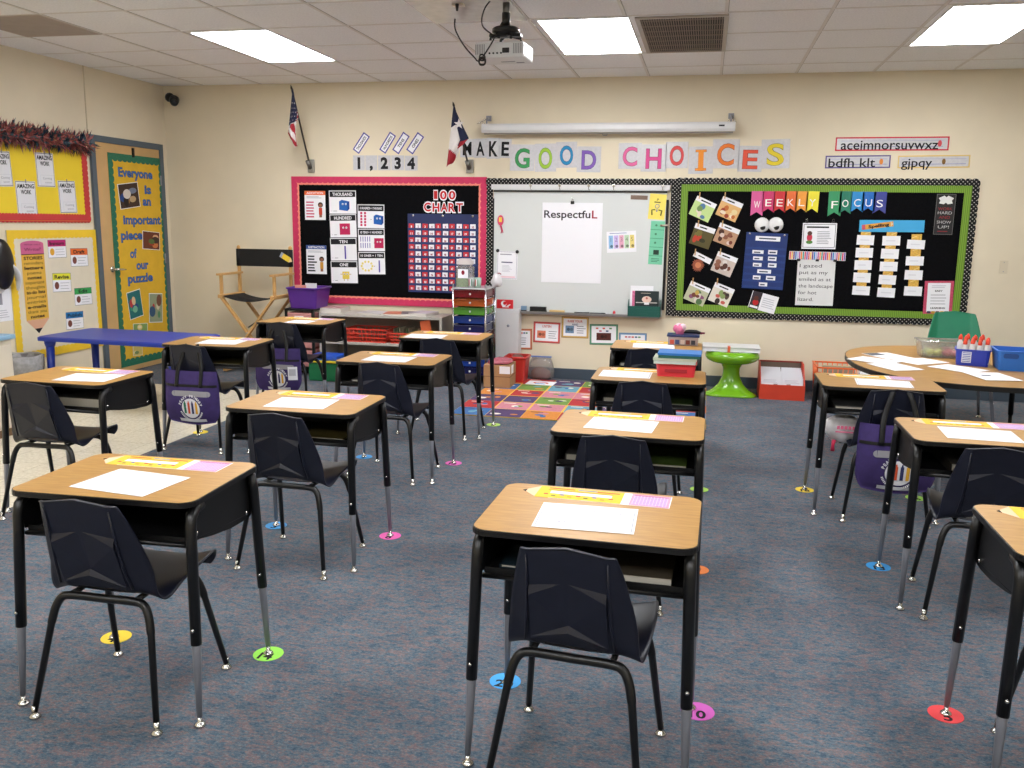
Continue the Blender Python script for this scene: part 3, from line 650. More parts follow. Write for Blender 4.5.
def block(mb, kind, u, v, s, n):
    if kind == 'cube':
        c = P(34, 96, 176); mb.poly([(u - s, v - s * .8), (u + s * .6, v - s), (u + s, v - s * .6), (u + s, v + s * .7), (u - s * .5, v + s), (u - s, v + s * .7)], c, n); mb.poly([(u + s * .6, v - s), (u + s, v - s * .6), (u + s, v + s * .7), (u + s * .6, v + s * .6)], P(24, 70, 140), n + .0003)
    elif kind == 'flat': mb.rect(u, v, 2 * s, 2 * s, P(190, 36, 86), n)
    elif kind == 'rod': mb.rect(u, v, s * .3, s * 2.4, P(88, 76, 160), n)
    elif kind == 'unit':
        mb.rect(u, v, s * 1.4, s * 1.4, P(232, 206, 84), n)
        for k in (-1, 1): mb.rect(u + k * s * .35, v - s * .85, s * .12, s * .4, P(190, 160, 60), n); mb.rect(u + k * s * .9, v + s * .2, s * .35, s * .12, P(190, 160, 60), n)
    if kind != 'rod':
        for k in (-1, 1): mb.disc(u + k * s * .3, v + s * .25, s * .18, PAPER, n + .0004, k=10); mb.disc(u + k * s * .3, v + s * .22, s * .08, INK, n + .0007, k=8)
def blockcard(label, s, q, kind, eq=None):
    x, z, w_, h_, r = q
    def pr(mb, w, h, t):
        mb.rect(0, h * .34, w * .94, h * .24, INK, t + .0004); mb.text(s, 0, h * .34, h * .14 if not eq else h * .1, PAPER, w=w * (.085 * len(s) + .06 if not eq else .82), n=t + .0008, bold=.02); mb.ring(0, 0, w, h, .003, P(170, 170, 176), t + .0003)
        if not eq: block(mb, kind, w * .06, -h * .14, h * .24, t + .0006); mb.text('=' , -w * .42, -h * .38, h * .07, GREYINK, n=t + .0005); mb.lines(-w * .28, -h * .38, w * .14, h * .07, 1, GREYINK, t + .0005)
        else:
            n = 10
            for i in range(n):
                r_, c_ = divmod(i, 5 if eq != 'cube' else 2)
                if eq == 'cube': mb.rect(-w * .36 + c_ * w * .14, h * .13 - r_ * h * .125, w * .075, h * .095, P(200, 50, 96), t + .0005)
                elif eq == 'flat': mb.rect(-w * .40 + c_ * w * .085, h * .04 - r_ * h * .28, w * .03, h * .22, P(120, 110, 180), t + .0005)
                else: mb.disc(-w * .18 + w * .2 * cos(i * .628), -h * .13 + h * .2 * sin(i * .628), h * .055, P(232, 214, 120), t + .0005, k=8)
            mb.text('=', 0 if eq == 'cube' else w * .1, -h * .13, h * .06, INK, n=t + .0005, bold=.03)
            block(mb, eq, w * .28, -h * .14, h * .22, t + .0006)
    sheet('place_value_card', label, 'card', WB(x, z, OB, r), w_, h_, PAPER, pr, 'place value cards')
blockcard('card headed THOUSAND with a blue cube character', 'THOUSAND', (-3.6278,1.7018,0.2941,0.2325,0.0088), 'cube')
blockcard('card headed HUNDRED with a crimson square character', 'HUNDRED', (-3.6266,1.4654,0.2898,0.2337,0.0255), 'flat')
blockcard('card headed TEN with one thin purple rod', 'TEN', (-3.6271,1.229,0.2889,0.2304,0.0274), 'rod')
blockcard('card headed ONE with a yellow cube character', 'ONE', (-3.6246,0.9965,0.2935,0.226,0.0179), 'unit')
blockcard('card showing ten crimson squares equal to a blue cube', '10 HUNDREDS = 1 THOUSAND', (-3.3247,1.5642,0.2873,0.2365,-0.0027), 'x', 'cube')
blockcard('card showing ten purple rods equal to a crimson square', '10 TENS = 1 HUNDRED', (-3.3239,1.3283,0.2864,0.2269,0.014), 'x', 'flat')
blockcard('card showing a ring of yellow cubes equal to one purple rod', '10 ONES = 1 TEN', (-3.3235,1.0949,0.2889,0.2268,0.0194), 'x', 'rod')
for s, r4, w_ in (('1', (-2.6431,1.7825,0.0597,0.0952), 'one in the title 100 CHART'), ('0', (-2.5635,1.781,0.0861,0.0989), 'first zero in the title 100 CHART'), ('0', (-2.4743,1.7816,0.0837,0.0987), 'second zero in the title 100 CHART'), ('C', (-2.729,1.665,0.0888,0.1037), 'letter C of the title 100 CHART'), ('H', (-2.64,1.6617,0.0887,0.1035), 'letter H of the title 100 CHART'), ('A', (-2.5558,1.6626,0.0885,0.1033), 'letter A of the title 100 CHART'), ('R', (-2.4763,1.6633,0.0883,0.1031), 'letter R of the title 100 CHART'), ('T', (-2.3972,1.6641,0.0881,0.1029), 'letter T of the title 100 CHART')):
    x, z, w, h = r4; mb = MB(); mb.text(s, 0, 0, h * .88, PAPER, w=w * .98 if s != '1' else w * .8, n=.001, bold=.10); mb.text(s, 0, 0, h * .80, P(200, 40, 44), w=w * .80 if s != '1' else w * .6, n=.0018, bold=.03)
    o = mb.build('title_letter'); o.matrix_world = WB(x, z, OB + .001); tag(o, 'red and white cut-out ' + w_, 'letter', 'title letters of the hundred chart')
x, z, w_, h_ = (-2.5706,1.2178,0.7347,0.7555)
x0, zt = (-2.9402,1.5955); x1 = (-2.2088,1.6039)[0]; zb = (-2.9464,0.8177)[1]
cxh, czh, cw, ch = (x0 + x1) / 2 + .005, (zt + zb) / 2, x1 - x0, zt - zb
BLUEV = mat((22, 38, 88), .5, vary=.08); BLUEP = mat((28, 48, 104), .4, vary=.05)
t = thing('pocket_chart', 'tall blue pocket chart of number cards on the black board', 'pocket chart', M=WB(cxh, czh, OB))
mb = MB(); mb.box((0, 0, .002), (cw, ch, .004), BLUEV); part(mb, 'backing', t)
gz = [(-2.9231,1.4711)[1], (-2.9187,0.8533)[1]]; gx = [(-2.8966,1.3908)[0], (-2.2599,1.4013)[0]]
rowz = [gz[0] + (gz[1] - gz[0]) * i / 9 for i in range(10)]; colx = [gx[0] + (gx[1] - gx[0]) * i / 9 for i in range(10)]
for i in range(10):
    mb = MB(); mb.box((0, rowz[i] - czh - .026, .0078), (cw * .98, .022, .0012), BLUEP); part(mb, 'pocket', t)
for s in (-.42, 0, .42):
    mb = MB(); mb.lathe([(.004, 0), (.011, 0), (.011, .002), (.004, .002)], NICKEL, 12, Matrix.Translation((cw * s, ch / 2 - .018, .004))); part(mb, 'grommet', t)
ONES_ = ['', 'one', 'two', 'three', 'four', 'five', 'six', 'seven', 'eight', 'nine', 'ten', 'eleven', 'twelve', 'thirteen', 'fourteen', 'fifteen', 'sixteen', 'seventeen', 'eighteen', 'nineteen']
TENS_ = ['', '', 'twenty', 'thirty', 'forty', 'fifty', 'sixty', 'seventy', 'eighty', 'ninety']
def word(n): return 'one hundred' if n == 100 else (ONES_[n] if n < 20 else (TENS_[n // 10] + ' ' + ONES_[n % 10]).strip())
CR = mat((204, 46, 54), .6, vary=.04)
for i in range(10):
    for j in range(10):
        if (i >= 6 and j >= 8) or (i >= 8 and j == 7): continue
        n = i * 10 + j + 1; red = j % 2 == 0
        o = sheet('number_card', '%s card reading %s in the blue hundred chart' % ('red' if red else 'white', word(n)), 'card', WB(colx[j] + random.uniform(-.003, .003), rowz[i] + random.uniform(-.002, .002), OB + .0045, random.uniform(-.05, .05)), .056, .058, CR if red else PAPER,
              lambda mb, w, h, t: mb.text(str(n), 0, 0, h * .36, PAPER if red else P(150, 50, 56), w=w * (.22 if n < 10 else .42 if n < 100 else .6), n=t + .0006, bold=.04), 'number cards in the hundred chart')

# ------------------------------------------------------------------ whiteboard
x0, z1 = (-2.1267,1.9405); x1 = (-0.2741,1.9466)[0]; z0 = (-0.978,0.6498)[1]
wx0, wx1 = (-2.0495,1.7362)[0], (-0.3845,1.75)[0]; wz1 = (-1.2068,1.8226)[1]
bx, bz, bw, bh = (wx0 + wx1) / 2, (z0 + z1) / 2, wx1 - wx0, z1 - z0
t = thing('whiteboard', 'white dry erase board between the pink and the green edged boards', 'whiteboard', M=WB(bx, bz, .001))
ENAM = mat((214, 218, 216), .22, spec=.5, vary=.01, scale=2)
mb = MB(); mb.box((0, 0, .010), (bw, bh, .020), ENAM); part(mb, 'writing_surface', t)
mb = MB(); top = wz1 - bz
mb.box((0, (top + bh / 2) / 2 + .004, .024), (bw + .05, bh / 2 - top - .02, .008), WHITEP); mb.box((0, top, .026), (bw, .016, .012), BLK); part(mb, 'map_rail', t)
for x in ((-1.6843,1.8808)[0], (-1.4013,1.8822)[0], (-1.1223,1.8836)[0], (-0.8849,1.8847)[0], (-0.4276,1.8869)[0]):
    mb = MB(); mb.box((x - bx, top + .055, .034), (.025, .022, .012), NICKEL, bev=.003); mb.tube([(x - bx, top + .045, .036), (x - bx, top + .02, .045), (x - bx + .012, top + .018, .05)], .004, NICKEL, 6); part(mb, 'rail_clip', t)
for s in (-1, 1): mb = MB(); mb.box((s * (bw / 2 + .006), -.06, .012), (.022, bh * .8, .024), BLK); part(mb, 'side_rail', t)
tx0, tx1 = (-1.7629,0.6516)[0], (-0.4008,0.6416)[0]
mb = MB(); mb.box(((tx0 + tx1) / 2 - bx, -bh / 2 + .0, .055), (tx1 - tx0, .014, .075), mat((150, 148, 146), .35, metal=.7, vary=.03), bev=.004); mb.box(((tx0 + tx1) / 2 - bx, -bh / 2 + .012, .092), (tx1 - tx0, .018, .006), mat((150, 148, 146), .35, metal=.7, vary=.03)); part(mb, 'marker_tray', t)
TRZ = z0 + .0075
mb = MB(); M_ = Matrix.Translation((0, 0, 0))
W_ = x1 - x0; pts = scallop(W_, .045, .014, .055); mb.prism([(x + x0 - bx, z1 - bz - .055 + y) for x, y in pts], .028, .030, DOTS)
for xx, sg, sc in ((x0, 1, .055), (x1 - .075, 1, .06)):
    hh = bh - .02; pts = scallop(hh, sc, .012, .055); mb.prism([(xx - bx + (.07 - y if xx < bx else y), -bh / 2 + .02 + x) for x, y in pts], .022 if xx < bx else .0312, .0245 if xx < bx else .0335, DOTS)
part(mb, 'dotted_border', t)
OW = .0212
q = (-1.2736,1.3356,0.5833,0.7635,0.002); x, z, w_, h_, r = q
t = thing('chart_paper', 'large white chart sheet with Respectful written on it, clipped to the whiteboard', 'chart paper', M=WB(x, z, OW + .001, r))
mb = MB(); mb.box((0, 0, .001), (w_, h_, .002), PAPER); part(mb, 'sheet', t)
mb = MB(); mb.text('Respectfu', -w_ * .47, h_ * .36, h_ * .095, P(40, 30, 40), w=w_ * .77, n=.0026, bold=.015, align='l'); mb.text('L', w_ * .37, h_ * .36, h_ * .10, P(160, 40, 60), w=w_ * .09, n=.0026, bold=.015); part(mb, 'lettering', t)
mb = MB(); mb.box((0, h_ / 2 + .0, .006), (.035, .028, .014), BLK, bev=.003); mb.tube([(-.008, h_ / 2 + .012, .008), (0, h_ / 2 + .05, .006), (.008, h_ / 2 + .012, .008)], .003, NICKEL, 6); part(mb, 'binder_clip', t)
x, z, w_, h_, r = (-0.6433,1.7706,0.1583,0.0396,-0.0256)
sheet('magnetic_strip', 'brown magnetic strip high on the whiteboard', 'magnet', WB(x, z, OW, r), w_, h_, mat((128, 106, 92), .6, vary=.1), None, t=.006)
x, z, w_, h_, r = (-0.4716,1.6867,0.1552,0.2335,-0.0667)
def yp(mb, w, h, t):
    mb.text('P', 0, h * .28, h * .1, INK, w=w * .1, n=t + .0005); mb.disc(0, h * .02, w * .14, GREYINK, t + .0005); mb.disc(0, h * .02, w * .1, P(240, 220, 120), t + .0008); mb.rect(0, -h * .15, w * .08, h * .1, GREYINK, t + .0005)
    for s in (-1, 1): mb.tube([(s * w * .1, -h * .12, t), (s * w * .3, -h * .14, t), (s * w * .26, -h * .34, t)], .006, P(70, 70, 40), 5)
    mb.lines(0, h * .18, w * .4, h * .1, 1, INK, t + .0005)
sheet('instruction_sheet', 'yellow instruction sheet at the upper edge of the whiteboard', 'paper', WB(x, z, OW, r), w_, h_, mat((246, 226, 106), .7, vary=.02), yp)
x, z, w_, h_, r = (-0.4645,1.3526,0.1303,0.4058,-0.0331)
def mint(mb, w, h, t):
    for i in range(1, 5): mb.rect(0, h * (.5 - .2 * i), w, .004, P(70, 140, 100), t + .0004)
    mb.rect(w * .02, -h * .22, w * .4, h * .11, P(40, 60, 50), t + .0005); mb.lines(0, -h * .4, w * .6, h * .1, 3, P(60, 110, 84), t + .0004)
    for v in (.4, .2, 0): mb.disc(-w * .1, h * v, w * .08, P(80, 140, 106), t + .0004)
sheet('rule_chart', 'mint green strip chart below the yellow sheet on the whiteboard', 'chart', WB(x, z, OW, r), w_, h_, mat((120, 204, 166), .7, vary=.02), mint)
x, z, w_, h_, r = (-0.7948,1.356,0.2792,0.1997,0.0568)
def five(mb, w, h, t):
    for i, c in enumerate(((150, 190, 226), (206, 186, 232), (226, 170, 190), (190, 214, 180), (232, 214, 130))):
        u = w * (-.36 + .18 * i); mb.rect(u, 0, w * .15, h * .62, P(*c), t + .0004); mb.disc(u + w * .02, -h * .2, w * .05, P(*[int(v * .6) for v in c]), t + .0007); mb.text('12345'[i], u, h * .12, h * .2, P(*[int(v * .7) for v in c]), n=t + .0007)
    mb.lines(0, h * .41, w * .8, h * .07, 1, P(90, 110, 170), t + .0004)
sheet('picture_chart', 'small pastel chart of five coloured panels on the whiteboard', 'chart', WB(x, z, OW, r), w_, h_, PAPER, five)
x, z, w_, h_, r = (-1.9085,1.1089,0.2066,0.2738,-0.0195)
def info(mb, w, h, t): mb.ring(0, 0, w * .94, h * .96, .003, P(120, 120, 140), t + .0004); mb.lines(0, h * .38, w * .7, h * .05, 1, GREYINK, t + .0005, fill=.7); mb.lines(0, h * .1, w * .56, h * .05, 1, P(90, 90, 120), t + .0005, fill=.8); mb.lines(0, -h * .12, w * .5, h * .26, 6, FAINT, t + .0005); mb.rect(0, -h * .42, w * .8, h * .06, P(238, 206, 214), t + .0005)
sheet('notice_sheet', 'white notice held by two black magnets on the whiteboard', 'paper', WB(x, z, OW, r), w_, h_, PAPER, info)
for (a, b_), s in (((-2.0041,1.2489), 'first'), ((-1.8073,1.2415), 'second')):
    mb = MB(); mb.lathe([(.004, 0), (.017, 0), (.017, .008), (.013, .011), (.002, .011)], BLK, 16)
    o = mb.build('button_magnet'); o.matrix_world = WB(a, b_, OW + .0014); tag(o, 'black button magnet at the %s upper corner of the white notice' % ('pink board side' if s == 'first' else 'chart paper side'), 'magnet', 'black button magnets')
x, z = (-1.978,1.5423)
t = thing('hand_held_timer', 'small pink and yellow timer hanging on the whiteboard', 'timer', M=WB(x, z, OW))
mb = MB(); mb.prism([(.03 * cos(a * .39), .05 * sin(a * .39)) for a in range(16)], 0, .014, mat((222, 70, 110), .4, vary=0)); part(mb, 'case', t)
mb = MB(); mb.rect(0, .006, .03, .045, P(238, 200, 80), .0146); part(mb, 'face', t)
mb = MB(); mb.tube([(.005, -.05, .006), (.018, -.09, .006), (.024, -.12, .006)], .004, mat((222, 70, 110), .5, vary=0), 6); mb.tube([(-.003, -.05, .006), (.012, -.1, .008), (.005, -.125, .006)], .004, mat((222, 70, 110), .5, vary=0), 6); part(mb, 'lanyard', t)
x, z = (-0.3867,1.5153); mb = MB(); mb.tube([(-.03, 0, 0), (.02, .002, 0), (.035, .003, 0)], [.008, .008, .005], mat((206, 190, 176), .4, vary=0), 8); mb.cyl((-.03, 0, 0), (-.05, -.001, 0), .009, mat((180, 150, 130), .4, vary=0), n=8)
o = mb.build('marker_pen'); o.matrix_world = WB(x, z, OW + .012); tag(o, 'pale marker pen fixed across the dark edge of the whiteboard', 'pen')
# things on the marker tray
TY = YB - .0575
def tray_item(name, label, cat, px0, px1, h, d, m, m2=None):
    mb = MB(); mb.box((0, 0, h / 2), (px1 - px0, d, h), m, bev=min(.004, h * .3))
    t = None
    if m2: mb.box((0, 0, h * .22), ((px1 - px0) * 1.01, d * 1.02, h * .3), m2)
    o = mb.build(name); o.location = ((px0 + px1) / 2, TY, TRZ - .0); tag(o, label, cat); return o
tray_item('board_eraser', 'black felt eraser with a faded label on the marker tray', 'eraser', (-1.6626,0.6836)[0], (-1.5018,0.6891)[0], .058, .05, BLK, mat((50, 52, 44), .9, vary=.2))
tray_item('board_eraser', 'small blue and black eraser at the cabinet end of the marker tray', 'eraser', (-1.7522,0.6806)[0], (-1.7001,0.6823)[0], .06, .045, mat((120, 150, 176), .6, vary=.1), BLK)
tray_item('wooden_ruler', 'short pale wooden ruler block on the marker tray', 'ruler', (-1.4701,0.6761)[0], (-1.3193,0.6813)[0], .030, .03, mat((216, 184, 124), .5, vary=.1))
for a, b_, m, l in (((-1.2233,0.6931)[0], (-1.0772,0.6981)[0], BLK, 'black marker lying on the tray nearest the chart sheet'), ((-1.0709,0.676)[0], (-0.9202,0.6812)[0], mat((36, 40, 48), .3, vary=0), 'dark grey marker lying beside the black marker on the tray')):
    mb = MB(); mb.tube([(-(b_ - a) / 2, 0, 0), ((b_ - a) * .2, 0, 0), ((b_ - a) * .21, 0, 0), ((b_ - a) / 2, 0, 0)], [.009, .009, .0105, .0105], m, 10)
    o = mb.build('marker_pen'); o.location = ((a + b_) / 2, TY + (.0 if 'black' in l[:6] else -.012), TRZ + .0105); tag(o, l, 'pen')
x = (-0.8374,0.6953)[0]; mb = MB(); mb.ball((0, 0, .022), (.014, .014, .022), mat((206, 50, 60), .4, vary=0)); mb.cyl((0, 0, 0), (0, 0, .014), .016, WHITEP); o = mb.build('desk_bell'); o.location = (x, TY, TRZ); tag(o, 'small red and white knobbed bell on the marker tray', 'bell')
# file box on the tray
x0, x1 = (-0.705,0.7139)[0], (-0.3956,0.7246)[0]; ht = (-0.7066,0.7561)[1] - TRZ
t = thing('file_box', 'dark green file box standing on the marker tray', 'box', ((x0 + x1) / 2, TY - .01, TRZ)); GB = mat((20, 88, 78), .4, vary=.06); w_ = x1 - x0
mb = MB(); mb.box((0, -.035, ht / 2), (w_, .006, ht), GB); mb.box((0, 0, .003), (w_, .075, .006), GB)
for s in (-1, 1): mb.prism([(-.038, 0), (.038, 0), (.038, ht * 1.6), (-.038, ht)], -.003, .003, GB, Matrix.Translation((s * (w_ / 2 - .003), 0, 0)) @ Matrix(((0, 0, 1, 0), (1, 0, 0, 0), (0, 1, 0, 0), (0, 0, 0, 1))))
for k in range(1, 4): mb.box((0, -.039, ht * k / 4), (w_ * .98, .003, .006), GB)
part(mb, 'tray_body', t)
x0, zt = (-0.6869,0.9473); x1 = (-0.472,0.9534)[0]
o = sheet('picture_sheet', 'white sheet with a pink patterned panel in the green file box', 'paper', WB((x0 + x1) / 2, (zt + TRZ + .02) / 2, .068), x1 - x0, zt - TRZ - .02, PAPER, lambda mb, w, h, t: mb.rect(-w * .12, -h * .08, w * .6, h * .8, mat((222, 120, 160), .7, vary=.3, scale=80), t + .0005))
x0, zt = (-0.6433,0.9007); x1 = (-0.4169,0.9074)[0]
def bk(mb, w, h, t):
    mb.disc(0, h * .12, w * .2, P(236, 206, 190), t + .0005, ry=h * .15); mb.rect(0, -h * .02, w * .9, h * .035, P(210, 206, 200), t + .0007); mb.rect(0, -h * .06, w * .2, h * .1, PAPER, t + .0009); mb.disc(0, h * .18, w * .05, P(196, 120, 110), t + .0009); mb.lines(0, h * .4, w * .5, h * .06, 1, P(200, 190, 170), t + .0006)
o = sheet('picture_book', 'dark picture book with a pale round motif in the green file box', 'book', WB((x0 + x1) / 2, (zt + TRZ + .03) / 2, .076), x1 - x0, zt - TRZ - .03, mat((32, 44, 46), .4, vary=.05), bk, t=.008)

# ------------------------------------------------------------------ green edged board
x0, z1 = (-0.3149,1.9374); x1 = (2.2964,1.9679)[0]; z0 = ((-0.3458,0.682)[1] + (2.2983,0.6456)[1]) / 2; z1 = (z1 + (2.2964,1.9679)[1]) / 2
bx, bz, bw, bh = (x0 + x1) / 2, (z0 + z1) / 2, x1 - x0, z1 - z0
t = thing('bulletin_board', 'black fabric board with a lime border and dotted black edging', 'bulletin board', M=WB(bx, bz, .001))
mb = MB(); mb.box((0, 0, .006), (bw - .04, bh - .04, .012), FABRIC); part(mb, 'backing_fabric', t)
mb = MB(); i0 = .045; lw_ = .075
for (u, v, ww, hh) in ((0, bh / 2 - i0 - lw_ / 2, bw - 2 * i0, lw_), (0, -bh / 2 + i0 + lw_ / 2, bw - 2 * i0, lw_)): mb.box((u, v, .0128), (ww, hh, .0016), LIME)
for s in (-1, 1): mb.box((s * (bw / 2 - i0 - lw_ / 2), 0, .0127), (lw_, bh - 2 * i0 - 2 * lw_, .0015), LIME)
part(mb, 'lime_border', t)
mb = MB(); frame_strips(mb, bw, bh, .014, .045, .0, .2, DOTS, .0125, .0148); frame_strips(mb, bw, bh, .014, .002, .014, .055, DOTS, .0125, .0148, outward=True); part(mb, 'dotted_border', t)
cards = [('two figures on green at the top', (200, 224, 150), [(90, 130, 170), (120, 150, 90), (230, 220, 200)], (93,85,203,133,152,235,50,185)), ('orange crowd scene at the top', (226, 180, 120), [(196, 110, 60), (232, 210, 160), (160, 70, 50), (240, 225, 200)], (237,90,347,128,303,237,195,185)),
 ('dark grass and players', (92, 84, 50), [(190, 70, 50), (60, 60, 40), (120, 110, 60)], (88,235,197,270,155,382,48,345)), ('brown figures in the second row', (190, 150, 120), [(80, 50, 40), (220, 200, 190), (140, 90, 70), (120, 60, 50)], (220,235,330,272,290,378,182,330)),
 ('brown round burst cut free of white', None, [(140, 80, 60)], (73,392,180,430,128,525,52,470)), ('hands and a white shirt', (206, 190, 180), [(120, 70, 50), (226, 216, 210), (90, 60, 50), (150, 100, 80)], (210,390,320,430,272,535,168,492)),
 ('children and many colours at the foot', (190, 190, 160), [(140, 90, 120), (220, 210, 200), (90, 120, 80), (120, 70, 60), (200, 170, 90)], (60,550,168,598,125,695,20,650)), ('dark haired child and pale cloth at the foot', (226, 220, 206), [(90, 70, 60), (60, 50, 46), (200, 100, 90), (140, 160, 100)], (195,560,300,600,258,702,152,655))]
QC = [(-0.0535,1.6698,0.1969,0.1824,-0.4166), (0.1873,1.6715,0.1967,0.1799,-0.3778), (-0.0448,1.4215,0.192,0.1966,-0.304), (0.1761,1.4324,0.1958,0.1776,-0.3548), (-0.055,1.1741,0.1746,0.1577,-0.4474), (0.1695,1.1665,0.193,0.1881,-0.3489), (-0.0655,0.8845,0.1984,0.1822,-0.3848), (0.1583,0.8811,0.193,0.1814,-0.3656)]
PEG = [(-0.087,1.7934), (0.142,1.795), (-0.0856,1.5386), (0.1333,1.5383), (-0.1006,1.2738), (0.1292,1.2836), (-0.109,1.0042), (0.1161,1.0069)]
for (l, c, cs, _), (x, z, w_, h_, r), (ex, ez) in zip(cards, QC, PEG):
    if c:
        def pr(mb, w, h, t):
            mb.rect(0, -h * .12, w, h * .76, P(*c), t + .0004); mb.lines(0, h * .38, w * .5, h * .1, 1, INK, t + .0005, fill=.6)
            for i, k in enumerate(cs * 2): mb.disc(random.uniform(-.32, .32) * w, random.uniform(-.38, .12) * h, w * random.uniform(.08, .15), P(*k), t + .0006 + .0003 * i, ry=h * random.uniform(.08, .18))
        sheet('photo_card', 'tilted photo card showing %s, green edged board' % l, 'card', WB(x, z, OB + .001, r), w_, h_, PAPER, pr, 'pegged photo cards')
    else:
        mb = MB(); mb.box((.0, h_ * .34, .0006), (w_, h_ * .32, .0012), PAPER); mb.lines(0, h_ * .36, w_ * .5, h_ * .1, 1, INK, .002, fill=.6); rr = random.Random(3)
        pts = []
        for k in range(40): a = 2 * pi * k / 40; r_ = w_ * (.36 if k % 2 else .27) * rr.uniform(.85, 1.1); pts.append((-w_ * .02 + r_ * cos(a), -h_ * .16 + r_ * sin(a)))
        mb.prism(pts, 0, .0012, P(150, 84, 62)); mb.disc(-w_ * .02, -h_ * .16, w_ * .16, P(206, 130, 90), .0018)
        o = mb.build('photo_card'); o.matrix_world = WB(x, z, OB + .001, r); tag(o, 'white word card with a brown burst shape below on the green edged board', 'card', 'pegged photo cards')
    mb = MB()
    for s in (-1, 1): mb.box((s * .0028, 0, .007), (.005, .06, .008), WOOD, Matrix.Rotation(s * .03, 4, 'Z'), bev=.001)
    mb.box((0, .005, .0115), (.011, .007, .002), NICKEL)
    o = mb.build('clothespin'); o.matrix_world = WB(ex, ez, OB + .001, -.05); tag(o, 'wooden peg on the photo card of ' + l.replace(' at the top', ' up high').replace(' at the foot', ' low down'), 'peg', 'wooden pegs holding photo cards')
pen = [('W', (222, 98, 156), (75,66,134,210)), ('E', (206, 56, 110), (136,66,200,192)), ('E', (206, 50, 60), (202,66,268,192)), ('K', (232, 112, 58), (270,66,332,190)), ('L', (240, 158, 62), (334,66,398,190)), ('Y', (240, 226, 60), (400,66,462,192)),
       ('F', (56, 150, 100), (530,66,592,214)), ]
PQ = [(0.4322,1.725,0.1067,0.2212), (0.5315,1.7411,0.1077,0.1902), (0.6311,1.742,0.1105,0.1896), (0.7273,1.7444,0.1072,0.1862), (0.8223,1.7452,0.1056,0.1857), (0.9154,1.7445,0.1072,0.1882), (1.108,1.7289,0.111,0.2217), (1.1989,1.741,0.1049,0.1988), (1.2998,1.7467,0.1103,0.1791), (1.3954,1.7475,0.1101,0.1787), (1.4894,1.7423,0.1077,0.1902)]
PL = [('W', (222, 98, 156), 'pink pennant with W'), ('E', (206, 56, 110), 'magenta pennant with E next to the W'), ('E', (206, 50, 60), 'red pennant with E next to the K'), ('K', (232, 112, 58), 'orange pennant with K'), ('L', (240, 158, 62), 'amber pennant with L'), ('Y', (240, 226, 60), 'yellow pennant with Y'),
      ('F', (56, 150, 100), 'green pennant with F'), ('O', (36, 122, 98), 'teal pennant with O'), ('C', (44, 140, 206), 'blue pennant with C'), ('U', (36, 106, 190), 'deep blue pennant with U'), ('S', (66, 74, 150), 'indigo pennant with S')]
for (s, c, l), (x, z, w_, h_) in zip(PL, PQ):
    mb = MB(); mb.prism([(-w_ / 2, -h_ / 2), (0, -h_ / 2 + w_ * .32), (w_ / 2, -h_ / 2), (w_ / 2, h_ / 2), (-w_ / 2, h_ / 2)], 0, .0012, mat(c, .25, vary=.03)); mb.text(s, 0, -h_ * .03, w_ * .62, P(240, 240, 236), w=w_ * .5, n=.002, bold=.0)
    o = mb.build('pennant'); o.matrix_world = WB(x, z, OB + .001, random.uniform(-.03, .02)); tag(o, l + (' in the WEEKLY banner' if c[0] > 200 else ' in the FOCUS banner'), 'pennant', 'WEEKLY FOCUS pennants')
x0, zt = (0.3593,1.4618); x1 = (0.728,1.4643)[0]; zb = (0.5416,0.946)[1]; cx0, cz0, cw, ch = (x0 + x1) / 2 - .012, (zt + zb) / 2, x1 - x0, zt - zb
t = thing('pocket_chart', 'small blue pocket chart of word cards under the googly eyes', 'pocket chart', M=WB(cx0, cz0, OB + .001, -.03))
mb = MB(); mb.box((0, 0, .002), (cw, ch, .004), mat((24, 50, 112), .45, vary=.06)); part(mb, 'backing', t)
for i in range(7): mb = MB(); mb.box((0, ch * (.24 - .115 * i) - .01, .0072), (cw * .97, .02, .001), mat((30, 60, 126), .35, vary=.05)); part(mb, 'pocket', t)
for s in (-1, 1): mb = MB(); mb.lathe([(.004, 0), (.01, 0), (.01, .002), (.004, .002)], NICKEL, 10, Matrix.Translation((s * cw * .42, ch / 2 - .015, .004))); part(mb, 'grommet', t)
WQ = [(0.5478,1.4085,0.2198,0.0426), (0.4665,1.283,0.1003,0.0397), (0.5982,1.284,0.0806,0.0433), (0.4701,1.2253,0.0873,0.0383), (0.5977,1.2281,0.0757,0.0417), (0.4673,1.1657,0.0777,0.0401), (0.6017,1.1672,0.0757,0.04), (0.5331,1.106,0.1234,0.0406), (0.4697,1.0479,0.0683,0.0437), (0.5948,1.0462,0.0826,0.0432), (0.5309,0.9863,0.0747,0.0418)]
WN = ['wide title word card at the top of', 'upper word card near the pegs in', 'upper word card near the white sheet in', 'word card one below the upper pair, peg side, in', 'word card one below the upper pair, sheet side, in', 'third row word card, peg side, in', 'third row word card, sheet side, in', 'wide middle word card lower in', 'short word card below the wide one, peg side, in', 'word card below the wide one, sheet side, in', 'lowest single word card in']
for (x, z, w_, h_), l in zip(WQ, WN):
    sheet('word_card', l + ' the small blue chart', 'card', WB(x, z, OB + .0055, -.03), w_, h_, PAPER, lambda mb, w, h, t: mb.lines(0, 0, w * .72, h * .5, 1, P(70, 70, 90), t + .0005, fill=.55), 'word cards of the small blue chart')
